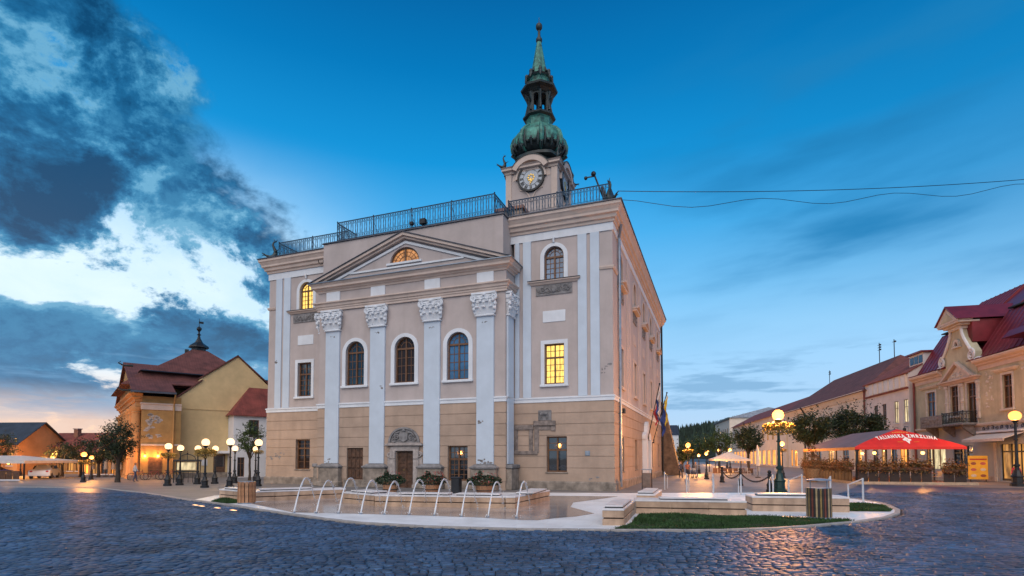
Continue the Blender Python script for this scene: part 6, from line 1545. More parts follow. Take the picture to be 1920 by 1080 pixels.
# ------------------------------------------------------------------ right-hand row of houses
RZ = math.atan2(-.975, -.222)
mat('olive_plaster', (0.50, 0.465, 0.34), 0.85, 0.12, 0.9, 0.25, 26, streak=0.4, stain=(0.27, 0.24, 0.18))
mat('lilac_plaster', (0.66, 0.61, 0.61), 0.85, 0.06, 1.0, 0.2, 26, streak=0.2, stain=(0.42, 0.38, 0.38))
mat('cream_plaster', (0.72, 0.64, 0.55), 0.85, 0.06, 1.0, 0.2, 26)
mat('shop_blue', (0.34, 0.38, 0.44), 0.8, 0.06, 1.0, 0.15, 26)
mat('red_metal', (0.205, 0.022, 0.034), 0.38, 0.16, 1.4, 0.1, 6, metal=0.25)
mat('trim_pale', (0.60, 0.55, 0.50), 0.8, 0.1, 3, 0.3, 30)
def house_a():
    t = thing('ornate_house', 'olive house with scrolled gable, balcony and red metal mansard roof', 'house', (36.8, 49.4, 0), RZ)
    X0, X1, EV = 0.55, 19.5, 8.25
    wins = [(2.62,4.0,4.95,7.28),(6.2,7.33,5.0,7.38),(8.45,9.6,4.25,7.38),(12.55,13.55,5.08,7.4),(16.2,17.2,5.08,7.4)]
    ops = [op(*w) for w in wins]+[op(12.05,16.3,.1,2.62),op(6.3,8.9,.1,2.6),op(2.2,5.2,.7,2.5)]
    m = MB(); wall_panel(m, X0, X1, 3.95, EV+.7, ops, 0, .2); m.build('wall', MM['olive_plaster'], t, fix=False)
    m = MB(); wall_panel(m, X0, X1, 0, 3.95, ops, 0, .2); m.build('wall', MM['shop_blue'], t, fix=False)
    m = MB(); m.quad((X0,0,0),(X0,9,0),(X0,9,EV+.7),(X0,0,EV+.7)); m.quad((X1,0,0),(X1,9,0),(X1,9,EV+.7),(X1,0,EV+.7)); m.quad((X0,9,0),(X1,9,0),(X1,9,EV+.7),(X0,9,EV+.7)); m.build('wall', MM['olive_plaster'], t, fix=False)
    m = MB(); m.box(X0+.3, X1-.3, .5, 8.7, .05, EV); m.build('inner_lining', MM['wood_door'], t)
    for w, g in zip(wins, ('window_glass_sky_tint', 'window_glass_brown', 'window_glass_brown', 'window_glass_brown', 'window_glass_brown')):
        o = op(*w); window(t, o, 0, g, rows=2, cols=1, surround='trim_pale', spread=.16, sill=True, rec=.1)
    for x0, x1, zt in ((1.95,4.45,7.7), (12.1,14.0,7.72), (15.75,17.65,7.72)):
        m = MB(); m.sweep([(x0,0),(x0,-.01),(x1,-.01),(x1,0)], [(0,zt-.12),(.1,zt-.1),(.22,zt+.05),(.24,zt+.12),(0,zt+.16)]); m.build('window_hood', MM['trim_pale'], t)
    # cornice and belt
    for a, b in ((X0, 5.3), (9.95, X1)):
        m = MB(); m.sweep([(a,0),(b,0)], [(0,8.1),(.06,8.1),(.06,8.4),(.2,8.46),(.22,8.56),(.42,8.66),(.48,8.78),(.48,8.88),(0,8.92)]); m.build('cornice', MM['cream_cornice'], t)
    m = MB(); m.sweep([(9.5,0),(X1,0)], [(0,4.0),(.1,4.02),(.16,4.12),(.16,4.2),(0,4.24)]); m.build('belt_course', MM['trim_pale'], t)
    m = MB(); m.sweep([(X0,0),(3.4,0)], [(0,4.0),(.1,4.02),(.16,4.12),(.16,4.2),(0,4.24)]); m.build('belt_course', MM['trim_pale'], t)
    # centre bay with pediment and scrolled gable
    m = MB(); m.prism([(5.3,7.6),(9.95,7.6),(9.95,8.9),(9.55,8.95),(9.5,9.7),(8.95,10.4),(8.5,11.0),(8.3,11.65),(6.9,11.65),(6.7,11.0),(6.25,10.4),(5.7,9.7),(5.65,8.95),(5.3,8.9)], -.12, .5); m.build('gable', MM['olive_plaster'], t)
    for s in (-1, 1):
        m = MB(); c = 7.6; P = [(2.05,9.6),(1.75,9.95),(1.42,10.35),(1.02,10.9),(.82,11.3),(.72,11.7)]
        m.tube([(c+s*a, -.2, z) for a, z in P], .11, 6); scroll(m, c+s*1.95, 9.42, .46, -.25, turns=2.1, sgn=-s, start=PI/2, tube=.075, n=40)
        m.tube([(c+s*2.2, -.15, 8.95), (c+s*2.6, -.1, 9.05), (c+s*3.0, -.05, 8.98)], .14, 6)
        m.build('volute', MM['cold_white'], t, smooth=50)
    m = MB(); ring(m, 7.65, 10.45, .22, .3, .42, .5, -.26, -.1, 10); m.box(7.12, 8.18, -.3, -.1, 10.28, 10.4); m.build('niche_frame', MM['trim_pale'], t)
    m = MB(); m.prism([(7.43,10.41),(7.87,10.41)]+arc_pts(7.65,10.45,.21,.28,8,0,PI), -.135, -.121); m.build('niche', MM['wood_door'], t)
    m = MB(); m.bbox(6.75, 8.45, -.3, .5, 11.66, 11.9, .03); m.bbox(6.45, 8.75, -.5, .6, 11.9, 12.05, .03); m.bbox(6.15, 9.05, -.75, .7, 12.05, 12.2, .03)
    m.prism([(6.1,12.205),(9.1,12.205),(9.1,12.3),(7.6,13.5),(6.1,12.3)], -.78, .2); m.build('gable_head', MM['trim_pale'], t)
    m = MB(); m.prism([(6.75,12.36),(8.45,12.36),(7.6,13.05)], -.80, -.7); m.build('gable_head_panel', MM['olive_plaster'], t)
    m = MB()
    for a, b in (((5.95,12.28),(7.6,13.62)), ((9.25,12.28),(7.6,13.62))): m.prism([a, b, (b[0], b[1]-.12), (a[0]+(.15 if a[0] < 7 else -.15), a[1])], -.9, 4.6)
    m.build('dormer_roof', MM['red_metal'], t)
    m = MB(); m.box(6.2, 9.0, .2, 4.6, 10.5, 12.2); m.build('dormer_cheek', MM['red_metal'], t)
    # pediment over the twin windows
    m = MB(); m.sweep([(5.45,0),(5.45,-.02),(9.85,-.02),(9.85,0)], [(0,7.5),(.1,7.52),(.2,7.66),(.34,7.72),(.34,7.82),(0,7.86)])
    for s in (-1, 1): m.prism([(7.65+s*2.15,7.84),(7.65,9.2),(7.65,9.0),(7.65+s*1.85,7.84)], -.42, -.1)
    m.build('pediment', MM['cream_cornice'], t)
    m = MB(); m.prism([(6.1,7.87),(9.2,7.87),(7.65,8.9)], -.18, -.1); relief(m, 6.8, 8.5, 7.9, 8.4, -.2, 9, 24, .12); m.build('pediment_relief', MM['trim_pale'], t)
    for x in (5.75, 7.88, 9.9):
        m = MB(); m.bbox(x-.13, x+.13, -.1, .02, 4.6, 7.45, .02); m.bbox(x-.2, x+.2, -.16, .02, 7.2, 7.46, .03); m.bbox(x-.18, x+.18, -.14, .02, 6.0, 6.12, .02); m.build('pilaster', MM['trim_pale'], t)
    m = MB(); relief(m, 10.6, 11.6, 5.2, 8.0, -.0, 31, 30, .1); relief(m, 4.5, 5.2, 7.3, 8.1, 0, 32, 10, .12); relief(m, 14.4, 15.4, 5.2, 8.0, 0, 33, 26, .1); m.build('stucco_ornament', MM['trim_pale'], t, kind='stuff')
    # balcony
    m = MB(); m.bbox(3.6, 9.75, -1.05, .0, 4.12, 4.30, .04); m.build('balcony_slab', MM['grey_stone'], t)
    for x in (4.2, 6.6, 9.2): m = MB(); m.prism([(0,4.12),(-.85,4.12),(-.75,3.9),(-.25,3.5),(0,3.3)], x-.12, x+.12, 'x'); m.build('balcony_bracket', MM['grey_stone'], t)
    m = MB(); m.bbox(3.62, 6.9, -1.03, -.93, 4.301, 5.1, .02); relief(m, 3.8, 6.7, 4.4, 5.0, -1.04, 12, 40, .1); m.build('balcony_parapet', MM['grey_stone'], t)
    m = MB(); rail_panel(m, (6.9,-.98), (9.7,-.98), 4.3, 5.15, False, .2); rail_panel(m, (9.7,-.98), (9.7,0), 4.3, 5.15, False, .2); m.build('balcony_railing', MM['black_iron'], t, fix=False)
    # mansard roof in red metal with standing seams
    def prof(y):
        pts = [(-.45,8.93),(0.3,9.15),(1.5,11.2),(2.4,12.6),(2.75,12.75)]
        for (a, za), (b, zb) in zip(pts, pts[1:]):
            if a <= y <= b: return za+(zb-za)*(y-a)/(b-a)
    def strip(xa, xb, nm):
        P = [(-.45,8.93),(.3,9.15),(1.5,11.2),(2.4,12.6),(2.75,12.75),(5.6,15.6),(9.4,12.6),(9.4,8.9)]
        m = MB(); m.prism(P, xa, xb, 'x'); r = m.build(nm, MM['red_metal'], t)
        k = int((xb-xa)/.55); m = MB()
        for i in range(k+1):
            x = xa+(xb-xa)*i/k; m.tube([(x,y,z+.02) for y, z in P[:6]], .028, 4)
        m.build('seams', MM['red_metal'], r, kind='stuff')
    strip(X0-.1, 5.9, 'roof'); strip(9.3, X1, 'roof')
    m = MB(); m.prism([(.5,9.2),(2.4,12.4),(5.6,15.4),(9.4,12.4),(9.4,8.9),(.5,8.9)], 5.9, 9.3, 'x'); m.build('roof', MM['red_metal'], t)
    m = MB(); m.box(9.4, X1, 2.3, 2.95, 12.76, 12.86); m.box(X0-.1, 5.8, 2.3, 2.95, 12.76, 12.86); m.build('roof_ledge', MM['dark_copper'], t)
    m = MB(); m.prism([(-.6,9.75),(-.1,10.3),(2.0,10.4),(2.0,9.75)], 13.6, 17.0, 'x'); m.build('eyebrow_dormer', MM['red_metal'], t)
    # ground floor: lit shop, awning, doors
    m = MB()
    for x in (12.05, 13.0, 13.95, 14.9, 15.85, 16.25): m.box(x, x+.08, .08, .16, .1, 2.62)
    m.box(12.05, 16.33, .07, .16, 2.05, 2.15); m.box(12.05, 16.33, .07, .16, .1, .25); sw = m.build('shop_window', MM['black_iron'], t); m = MB(); m.box(12.1, 16.3, .13, .14, .2, 2.6); m.build('pane', MM['lit_shop'], sw)
    m = MB()
    for x in (6.3, 7.1, 8.0, 8.82): m.box(x, x+.08, .08, .16, .1, 2.6)
    m.box(6.3, 8.9, .07, .16, 2.0, 2.1); sw = m.build('shop_window', MM['black_iron'], t); m = MB(); m.box(6.35, 8.85, .13, .14, .1, 2.55); m.build('pane', MM['window_glass'], sw)
    m = MB()
    for x in (2.2, 3.2, 4.2, 5.12): m.box(x, x+.08, .08, .16, .7, 2.5)
    sw = m.build('shop_window', MM['wood_frame'], t); m = MB(); m.box(2.25, 5.15, .13, .14, .72, 2.48); m.build('pane', MM['lit_pale'], sw)
    m = MB(); m.bbox(11.42, 11.70, -.08, .02, 0, 2.78, .02); m.build('pilaster', MM['trim_pale'], t)
    m = MB(); m.bbox(9.3, 11.4, -.06, .01, 0, .35, .02); m.build('plinth', MM['pale_stone'], t)
    m = MB(); m.prism([(0,3.45),(-1.25,2.98),(-1.25,2.80),(-1.22,2.80),(-1.22,2.95),(0,3.38)], 9.95, 14.6, 'x'); m.build('awning', canvas, t)
    m = MB(); m.bbox(9.9, 14.7, -.3, 0, 3.46, 3.60, .02); m.build('awning_box', MM['cold_white'], t)
    m = MB()
    for k in range(9): scroll(m, 10.4+k*.5, 3.82, .16, -.06, turns=1.3, sgn=1 if k % 2 else -1, start=k, tube=.022)
    m.build('iron_scroll_sign', MM['black_iron'], t)
    m = MB(); m.tube([(X0+.12,-.12,8.8),(X0+.12,-.12,.1)], .09, 7); m.build('drainpipe', mat('red_pipe', (.19, .035, .03), .5), t)
    return t
house_a()
def house_b():
    wins = [(x, x+.88, 4.97, 7.1, g) for x, g in ((2.2,'window_glass'),(4.15,'window_glass'),(6.72,'lit_pale'),(8.6,'lit_pale'))]+[(1.6,2.9,.4,2.5,'window_glass_brown'),(3.6,4.9,.3,2.5,'lit_shop'),(6.0,7.0,.3,2.5,'window_glass_sky_tint'),(7.6,8.9,.3,2.5,'lit_shop_hot')]
    t = gable_house('white_row_house', 'pale lilac house with a row of white attic panels under the eaves', (38.75, 58.9), RZ, 9.6, 9, 9.55, 12.3, 'lilac_plaster', 'roof_dark_red', wins, over=.1)
    for k in range(7):
        x = 1.2+k*1.18; m = MB(); m.bbox(x, x+.86, -.08, .02, 8.28, 9.42, .015); m.build('attic_panel', MM['cold_white'], t)
        m = MB(); m.bbox(x+.88, x+1.16, -.12, .02, 8.25, 9.45, .015); m.build('attic_pier', MM['cream_plaster'], t)
    m = MB(); m.box(.3, 9.6, -.16, 0, 8.05, 8.2); m.build('string', MM['roof_dark_red'], t)
    m = MB(); m.box(-.1, 9.7, -.2, -.1, 9.44, 9.54); m.build('gutter', MM['roof_dark_red'], t)
    for x in (4.9, 7.4, 9.3): m = MB(); m.tube([(x,0,4.5),(x,-.3,4.55),(x,-.3,4.35)], .03, 5); m.sphere((x,-.3,4.25), .14, 7, 5, 1, 1, 1.5); m.build('wall_lantern', MM['black_iron'], t)
    m = MB(); m.tube([(.05,-.12,9.2),(.05,-.12,.1)], .09, 7); m.build('drainpipe', MM['red_pipe'], t)
    m = MB(); m.box(7.2, 9.8, 1.2, 2.6, 10.2, 11.35); dm = m.build('dormer', MM['cold_white'], t); m = MB(); m.box(7.0, 10.0, .9, 2.9, 11.36, 11.5); m.build('dormer_roof', MM['red_metal'], dm)
    for k in range(3): m = MB(); m.box(7.4+k*.8, 8.05+k*.8, 1.16, 1.199, 10.45, 11.15); m.build('dormer_pane', MM['window_glass_sky_tint'], dm)
    return t
house_b()
def antenna(t, x, y, z0, z1, bars):
    m = MB(); m.tube([(x,y,z0),(x,y,z1)], .05, 5)
    for k in range(bars): m.tube([(x-.45,y,z1-.25-k*.32),(x+.45,y,z1-.25-k*.32)], .03, 4); m.sphere((x+.3,y,z1-.3-k*.3), .12, 5, 4)
    m.build('antenna', MM['black_iron'], t)
wins = [(2.5+4.1*k, 3.6+4.1*k, 4.9, 7.1, 'window_glass') for k in range(7)]+[(1.6,2.6,.2,2.9,'lit_shop_hot'),(3.4,5.0,.2,2.8,'lit_shop_hot'),(8,9.6,.2,2.8,'lit_shop'),(14,16.2,.4,2.6,'window_glass'),(19,21,.4,2.6,'lit_shop'),(24,26,.4,2.6,'window_glass_brown'),(28,29.6,.4,2.6,'lit_shop_hot')]
tc_ = gable_house('long_row_house', 'long cream house with broad dark brown tiled roof and antennas', (45.95, 89.6), RZ, 31.4, 11, 9.35, 13.6, 'cream_plaster', 'roof_brown', wins, over=.6, hip=5.5)
m = MB(); m.sweep([(0,0),(31.4,0)], [(0,8.3),(.12,8.35),(.3,8.7),(.5,9.0),(.5,9.1),(0,9.2)]); m.build('cornice', MM['cream_plaster'], tc_)
m = MB(); m.tube([(9.5,-.7,9.1),(9.5,-.2,8.3),(9.5,-.12,7.6),(9.5,-.12,.2)], .1, 7); m.build('drainpipe', MM['black_iron'], tc_)
antenna(tc_, 21.0, 5.5, 13.4, 16.2, 3); antenna(tc_, 25.0, 5.5, 13.4, 15.8, 1); antenna(tc_, 3.0, 5.5, 12.0, 15.5, 2)
wins = [(2+3.9*k, 3.3+3.9*k, 4.9, 7.1, 'lit_shop' if k > 7 else 'window_glass') for k in range(12)]+[(2+3.9*k, 4.4+3.9*k, .2, 3.0, 'lit_shop_hot') for k in range(12)]
tcd = gable_house('orange_lit_house', 'long low house with red brown eaves glowing orange behind the green lamp', (57.4, 140.0), RZ, 50.5, 11, 9.4, 12.4, 'cream_plaster', 'roof_red', wins, over=.5)
te = gable_house('grey_roof_house', 'tall pale house with smooth grey roof at the far street end', (66.5, 176.0), RZ, 27, 22, 12.6, 15.6, 'cream_plaster', 'roof_grey', [(3+4*k, 4.6+4*k, 6.5, 9.8, 'window_glass') for k in range(6)]+[(3+4*k, 4.6+4*k, 1.0, 4.0, 'lit_shop') for k in range(6)], over=.4, hip=4.0)
m = MB(); m.box(-.4, 27.4, -.45, 0, 12.2, 12.7); m.build('cornice', MM['dark_copper'], te)
tf = gable_house('far_house', 'small white house with dark roof below the wooded hill', (52, 215), R(-10), 14, 12, 10.5, 14.5, 'cold_white', 'roof_slate', [(2+3*k, 3.2+3*k, 6, 8.5) for k in range(4)])
tg = gable_house('far_house', 'small far house with red roof below the wooded hill', (38, 210), R(8), 12, 12, 7.5, 12.5, 'cream_plaster', 'roof_red', [(2+3*k, 3.2+3*k, 4, 6) for k in range(3)])

# ------------------------------------------------------------------ hill with forest
def hill():
    nx, ny = 70, 24; X = np.linspace(20, 900, nx); Yv = np.linspace(430, 1000, ny); gx, gy = np.meshgrid(X, Yv, indexing='ij')
    def hz(x, y):
        p = np.clip((x-70)/330, 0, 1); base = 78*(p**1.0)*np.clip(1-np.abs(y-640)/330, 0, 1)**.6
        return base+4*np.sin(x*.031+1)*np.clip(p*6, 0, 1)+3*np.sin(x*.07+y*.03)*np.clip(p*6, 0, 1)-6
    gz = hz(gx, gy); V = np.stack([gx, gy, gz], 2).reshape(-1, 3)
    idx = np.arange(nx*ny).reshape(nx, ny); F = np.stack([idx[:-1,:-1], idx[1:,:-1], idx[1:,1:], idx[:-1,1:]], 2).reshape(-1, 4)
    o = quads_np('hill', V, F, mat('hill_ground', (.020, .035, .020), .95, .3, .03, 0), None, smooth=True); o['kind'] = 'structure'
    n = 5200; tx = rng.uniform(80, 420, n); ty = rng.uniform(440, 700, n); tz = hz(tx, ty); h = rng.uniform(5, 10, n); w = h*rng.uniform(.16, .24, n)
    vs = []; k = 5
    for lv, (fr, zz) in enumerate(((1.0, .08), (.55, .5), (.03, 1.0))):
        for j in range(k):
            q = 2*PI*j/k+lv*.6; vs.append(np.stack([tx+np.cos(q)*w*fr, ty+np.sin(q)*w*fr, tz+h*zz], 1))
    V = np.stack(vs, 1).reshape(-1, 3); f = [(l*k+j, l*k+(j+1) % k, (l+1)*k+(j+1) % k, (l+1)*k+j) for l in range(2) for j in range(k)]
    F = (np.array(f)[None]+(np.arange(n)*15)[:,None,None]).reshape(-1, 4)
    o = quads_np('forest', V, F, island(mat('conifer', (.022, .042, .028), .9, .2, .1, 0), .4), None, kind='stuff'); tag(o, 'dark conifer forest covering the distant hill', 'forest')
hill()

# ------------------------------------------------------------------ street trees right
for a in (('round_tree', 'dark round tree left of the red ice cream tent top', (27.6, 49.5), 2.2, 4.3, 2.05, 1.4, 7000, .2, leafm, 41, .6), ('round_tree', 'largest dark round tree right behind the red ice cream tent', (31.7, 49.5), 2.3, 4.45, 2.45, 1.75, 9000, .2, leafm, 42, .8),
          ('round_tree', 'spiky dark round tree between the green lamp and folded parasol', (26.3, 60.0), 2.0, 3.6, 1.6, 1.35, 5000, .2, leafm, 43, 1.6), ('round_tree', 'broad green street tree behind the small white tent', (29.6, 77.0), 2.0, 3.7, 2.3, 1.6, 3000, .26, leafm2, 44, .4),
          ('round_tree', 'green street tree nearest the far orange lamp', (28.2, 84.0), 1.8, 3.3, 2.2, 1.4, 2400, .28, leafm2, 45, .3), ('round_tree', 'low dark tree under the far orange lamp', (19.6, 62.0), 1.0, 2.0, 1.5, .95, 2200, .2, leafm, 46, .3),
          ('round_tree', 'far small tree behind the walking people', (24.0, 95.0), 1.2, 2.6, 2.4, 1.4, 2000, .32, leafm, 47, .3)):
    tree(a[0], a[1], a[2], a[3], a[4], a[5], a[6], a[7], a[8], a[9], 'round street trees on the right', a[10], a[11], th=.14)

# ------------------------------------------------------------------ red ice cream marquee
tent_red = mat('canvas_red', (0.62, 0.018, 0.012), .6, .12, 1.2, .2, 5); tent_grey = mat('canvas_grey', (0.15, 0.115, 0.14), .7, .12, 1.2, .2, 5)
lit_pale_print = mat('print_white', (.85, .83, .8), .6, .03, 3, 0); print_gold = mat('print_orange', (.75, .30, .04), .6, .05, 3, 0)
mq = thing('ice_cream_tent', 'red and grey café marquee lettered for Italian ice cream', 'tent', (22.4, 35.2, 0), R(-12.8))
def marquee():
    Wd, Dp, ev, tp = 6.3, 11.0, 2.38, 3.60; ax, a0, a1 = 3.15, 1.7, 9.3; hw = 3.15
    zf = lambda t: ev+(tp-ev)*(t**.86)
    def front(u, t): return Vector((ax+(u*(1-t))*hw, a0*t, zf(t)))
    n = 16; m = MB()
    for i in range(n+1):
        for j in range(n+1): m.v.append(tuple(front(-1+2*j/n, i/n*.999)))
    for i in range(n):
        for j in range(n): m.f.append((i*(n+1)+j, i*(n+1)+j+1, (i+1)*(n+1)+j+1, (i+1)*(n+1)+j))
    m.build('front_canopy', tent_red, mq, smooth=True)
    for nm, sgn, cm in (('side_canopy', -1, tent_grey), ('side_canopy', 1, tent_red)):
        m = MB()
        for i in range(n+1):
            t = i/n
            for j in range(n+1):
                s = j/n; y0, y1 = 0.0+(a0)*t, Dp+(a1-Dp)*t; m.v.append((ax+sgn*hw*(1-t), y0+(y1-y0)*s, zf(t)-.05*math.sin(PI*s*3)**2*(1-t)))
        for i in range(n):
            for j in range(n): m.f.append((i*(n+1)+j, i*(n+1)+j+1, (i+1)*(n+1)+j+1, (i+1)*(n+1)+j))
        m.build(nm, cm, mq, smooth=True)
    m = MB()
    for i in range(n+1):
        for j in range(n+1):
            t = i/n*.999; u = -1+2*j/n; m.v.append((ax+u*(1-t)*hw, Dp+(a1-Dp)*t, zf(t)))
    for i in range(n):
        for j in range(n): m.f.append((i*(n+1)+j, i*(n+1)+j+1, (i+1)*(n+1)+j+1, (i+1)*(n+1)+j))
    m.build('rear_canopy', tent_grey, mq, smooth=True)
    m = MB(); m.box(0, Wd, -.012, 0, ev-.16, ev); m.build('valance', tent_red, mq); m = MB(); m.box(-.012, 0, 0.02, Dp, ev-.2, ev); m.build('valance', mat('canvas_orange', (.55, .22, .06), .7), mq)
    for x, y in ((.1,.1),(2.2,.1),(4.3,.1),(6.2,.1),(.1,3.7),(.1,7.3),(.1,10.9),(6.2,3.7),(6.2,7.3),(6.2,10.9)): m = MB(); m.box(x-.05, x+.05, y-.05, y+.05, .1, ev); m.build('post', MM['black_iron'], mq)
    m = MB(); m.box(.06, 6.24, .06, .14, ev-.12, ev-.02); m.box(.06, .14, .15, 10.9, ev-.12, ev-.02); m.build('beam', MM['black_iron'], mq)
    # lettering laid on the front canopy
    def normal(u, t):
        e = .01; a, b = front(u+e, t)-front(u-e, t), front(u, t+e)-front(u, t-e); return a.cross(b).normalized(), a.normalized(), b.normalized()
    def text_mesh(s, size):
        c = bpy.data.curves.new('lettering', 'FONT'); c.body = s; c.size = size; c.align_x = 'CENTER'; c.offset = .012; c.extrude = .002
        o = bpy.data.objects.new('tmp', c); COL.objects.link(o); dg = bpy.context.evaluated_depsgraph_get(); me = bpy.data.meshes.new_from_object(o.evaluated_get(dg)); wd = o.dimensions.x
        bpy.data.objects.remove(o); return me
    txt = 'TALIANSKA ZMRZLINA'; size = .255
    adv = {'I': .15, ' ': .16, 'M': .37, 'T': .27, 'L': .25, 'Z': .28, 'N': .32, 'R': .30, 'S': .27, 'K': .30, 'A': .30}
    tot = .70*sum(adv[ch] for ch in txt); u = -tot/2
    for ch in txt:
        w = adv[ch]*.70; c = u+w/2; u += w
        if ch == ' ': continue
        tt = .46-.05*c*c; p = front(0, tt); x = ax+c*1.0+.12
        uu = (x-ax)/(hw*(1-tt)); p = front(uu, tt); nr, tx, ty = normal(uu, tt); ang = -.13*c
        ty = nr.cross(tx).normalized(); T2 = tx*math.cos(ang)+ty*math.sin(ang); U2 = ty*math.cos(ang)-tx*math.sin(ang)
        me = text_mesh(ch, size); M4 = Matrix(((T2.x,U2.x,nr.x,p.x+nr.x*.018),(T2.y,U2.y,nr.y,p.y+nr.y*.018),(T2.z,U2.z,nr.z,p.z+nr.z*.018),(0,0,0,1))); me.transform(Matrix.Scale(2.0, 4, (0, 1, 0))); me.transform(M4); put('letter', me, lit_pale_print, mq)
    # ice cream emblem: scoops on a cone
    p = front(.04, .27); nr, tx, ty = normal(.04, .27); ty = nr.cross(tx).normalized()
    def onto(pts, name, m_):
        m = MB(); vs = [tuple(p+tx*a+ty*b+nr*.016) for a, b in pts]; m.poly(vs); m.build(name, m_, mq)
    circ = lambda cx, cy, r: [(cx+r*math.cos(2*PI*i/12), cy+r*math.sin(2*PI*i/12)) for i in range(12)]
    onto([(-.13,.02),(.13,.02),(0,-.36)], 'emblem_cone', lit_pale_print); onto(circ(-.12,.12,.12), 'emblem_scoop', lit_pale_print); onto(circ(.13,.12,.12), 'emblem_scoop', lit_pale_print); onto(circ(0,.27,.12), 'emblem_scoop', lit_pale_print)
    for s in (-1, 1): onto([(s*.3,-.12),(s*.62,-.10),(s*.62,-.14),(s*.3,-.15)], 'emblem_dash', print_gold)
    # faint second line of print high on the canopy
    for k in range(7):
        tt = .78-.01*(k-3)**2*.4; uu = (k-3)*.17; p = front(uu, tt); nr, tx, ty = normal(uu, tt); ty = nr.cross(tx).normalized(); onto([(-.06,-.06),(.06,-.03),(.03,.08),(-.05,.05)], 'ornament', print_gold)
marquee()
t = thing('terrace_deck', 'low dark deck with pale edge under the red ice cream tent', 'deck', (22.4, 35.2, 0), R(-12.8)); m = MB(); m.box(-.35, 6.6, -.45, 11.2, 0, .11); m.build('floor', MM['wood_door'], t); m = MB(); m.box(-.35, 6.6, -.52, -.452, 0, .16); m.box(-.42, -.352, -.52, 11.2, 0, .16); m.build('edge', MM['deck_edge'], t)
def hedge(t, x0, x1, y, z, n, rz=0.0):
    C = np.stack([rng.uniform(x0, x1, n), rng.normal(y, .17, n), z+np.abs(rng.normal(0, .26, n))*(.6+.5*np.sin(np.linspace(0, 1, n)*9)**2)], 1); C2 = np.stack([rng.uniform(x0, x1, n//4), rng.normal(y-.16, .06, n//4), z-.05-np.abs(rng.normal(0, .14, n//4))], 1)
    return leaves('flowers', np.concatenate([C, C2]), .13, leafr, t, kind='stuff')
fence_dark = mat('fence_dark', (0.032, 0.016, 0.010), .6, .2, 5, .2, 30)
def planter_fence(label, loc, rz, L, h=.85, flowers=900):
    t = fence(label, loc, rz, L, h, .62, fence_dark); m = MB(); m.bbox(0, L, -.16, .16, h+.005, h+.2, .02); m.build('flower_box', mat('box_brown', (.12, .05, .03), .6), t); hedge(t, 0, L, 0, h+.2, flowers); return t
cs, sn = math.cos(R(-12.8)), math.sin(R(-12.8))
W2 = lambda x, y: (22.4+x*cs-y*sn, 35.2+x*sn+y*cs)
planter_fence('dark board fence with russet flowers along the red tent front', W2(.1, -.1), R(-12.8), 4.2, .88, 2200)
planter_fence('short red brown fence with russet flowers at the tent right corner', W2(4.9, -.1), R(-12.8), 1.25, .75, 650)
planter_fence('dark board fence with flowers along the grey tent side', W2(-.1, 10.8), R(-12.8-90), 10.5, .88, 2600)
def cafe_set(label, loc, rz):
    t = thing('cafe_table', 'small round table '+label, 'table', (*loc, .11), rz, 'café tables under the tents'); m = MB(); m.lathe([(.36,.55),(.36,.58),(.02,.585)], 16); m.build('top', MM['wood_frame'], t); m = MB(); m.tube([(0,0,0),(0,0,.55)], .025, 6); m.lathe([(.2,0),(.2,.02),(.03,.04)], 10); m.build('leg', MM['black_iron'], t)
    for k, q in enumerate((0, PI)):
        c = thing('cafe_chair', ('pale chair left of the round table ' if k else 'pale chair right of the round table ')+label, 'chair', (loc[0]+.6*math.cos(q+rz), loc[1]+.6*math.sin(q+rz), .11), q+rz, 'café chairs under the tents')
        m = MB(); m.bbox(-.17, .17, -.17, .17, .33, .36, .01); m.build('seat', steel, c); m = MB(); m.bbox(.15, .18, -.17, .17, .4, .68, .01); m.build('backrest', steel, c)
        for x in (-.15, .15):
            for y in (-.15, .15): m = MB(); m.tube([(x,y,0),(x,y,.33 if x < 0 else .66)], .012, 5); m.build('leg', steel, c)
for lab, p in (('in the gap of the tent fence', (4.55, .7)), ('under the left part of the red tent', (2.2, 1.5)), ('under the rear of the grey tent', (2.0, 5.5))): cafe_set(lab, W2(*p), R(10))
for lab, p in (('glowing bulb hung right under the red tent front', (4.6, 1.6)), ('glowing bulb hung left under the red tent front', (1.9, 2.0)), ('glowing bulb under the grey tent rear', (3.0, 7.0))):
    w = W2(*p); t = thing('pendant_lamp', lab, 'lamp', (*w, 2.0), 0, 'bulbs under the ice cream tent'); m = MB(); m.sphere((0,0,0), .11, 10, 7); m.build('bulb', MM['bulb'], t); lamplight(t, (0,0,0), 'bulb', .11); m = MB(); m.tube([(0,0,.1),(0,0,.55)], .012, 5); m.build('cord', MM['black_iron'], t)
t = thing('menu_board', 'yellow upright ice cream menu board beside the tent', 'sign', (32.3, 37.4, .0), R(-14))
m = MB(); m.bbox(-.58, .58, -.03, .03, .18, 1.82, .02); m.build('panel', mat('menu_yellow', (.72, .40, .04), .5, .1, 2, 0), t)
m = MB(); m.box(-.5, .5, -.045, -.031, 1.52, 1.62); m.build('headline', mat('menu_red', (.4, .04, .03), .5), t)
for i in range(3):
    for j in range(2):
        x, z = -.28+.56*j, 1.28-.42*i; m = MB(); m.prism([(x+.17*math.cos(2*PI*k/14), z+.10*math.sin(2*PI*k/14)) for k in range(14)], -.043, -.031); m.build('picture', mat('menu_pic%d' % ((i+j) % 3), ((.28,.09,.05),(.5,.12,.10),(.55,.5,.42))[(i+j) % 3], .5), t)
for x in (-.45, .45): m = MB(); m.tube([(x,0,0),(x,0,.2)], .03, 5); m.box(x-.03, x+.03, -.2, .2, 0, .03); m.build('foot', MM['black_iron'], t)
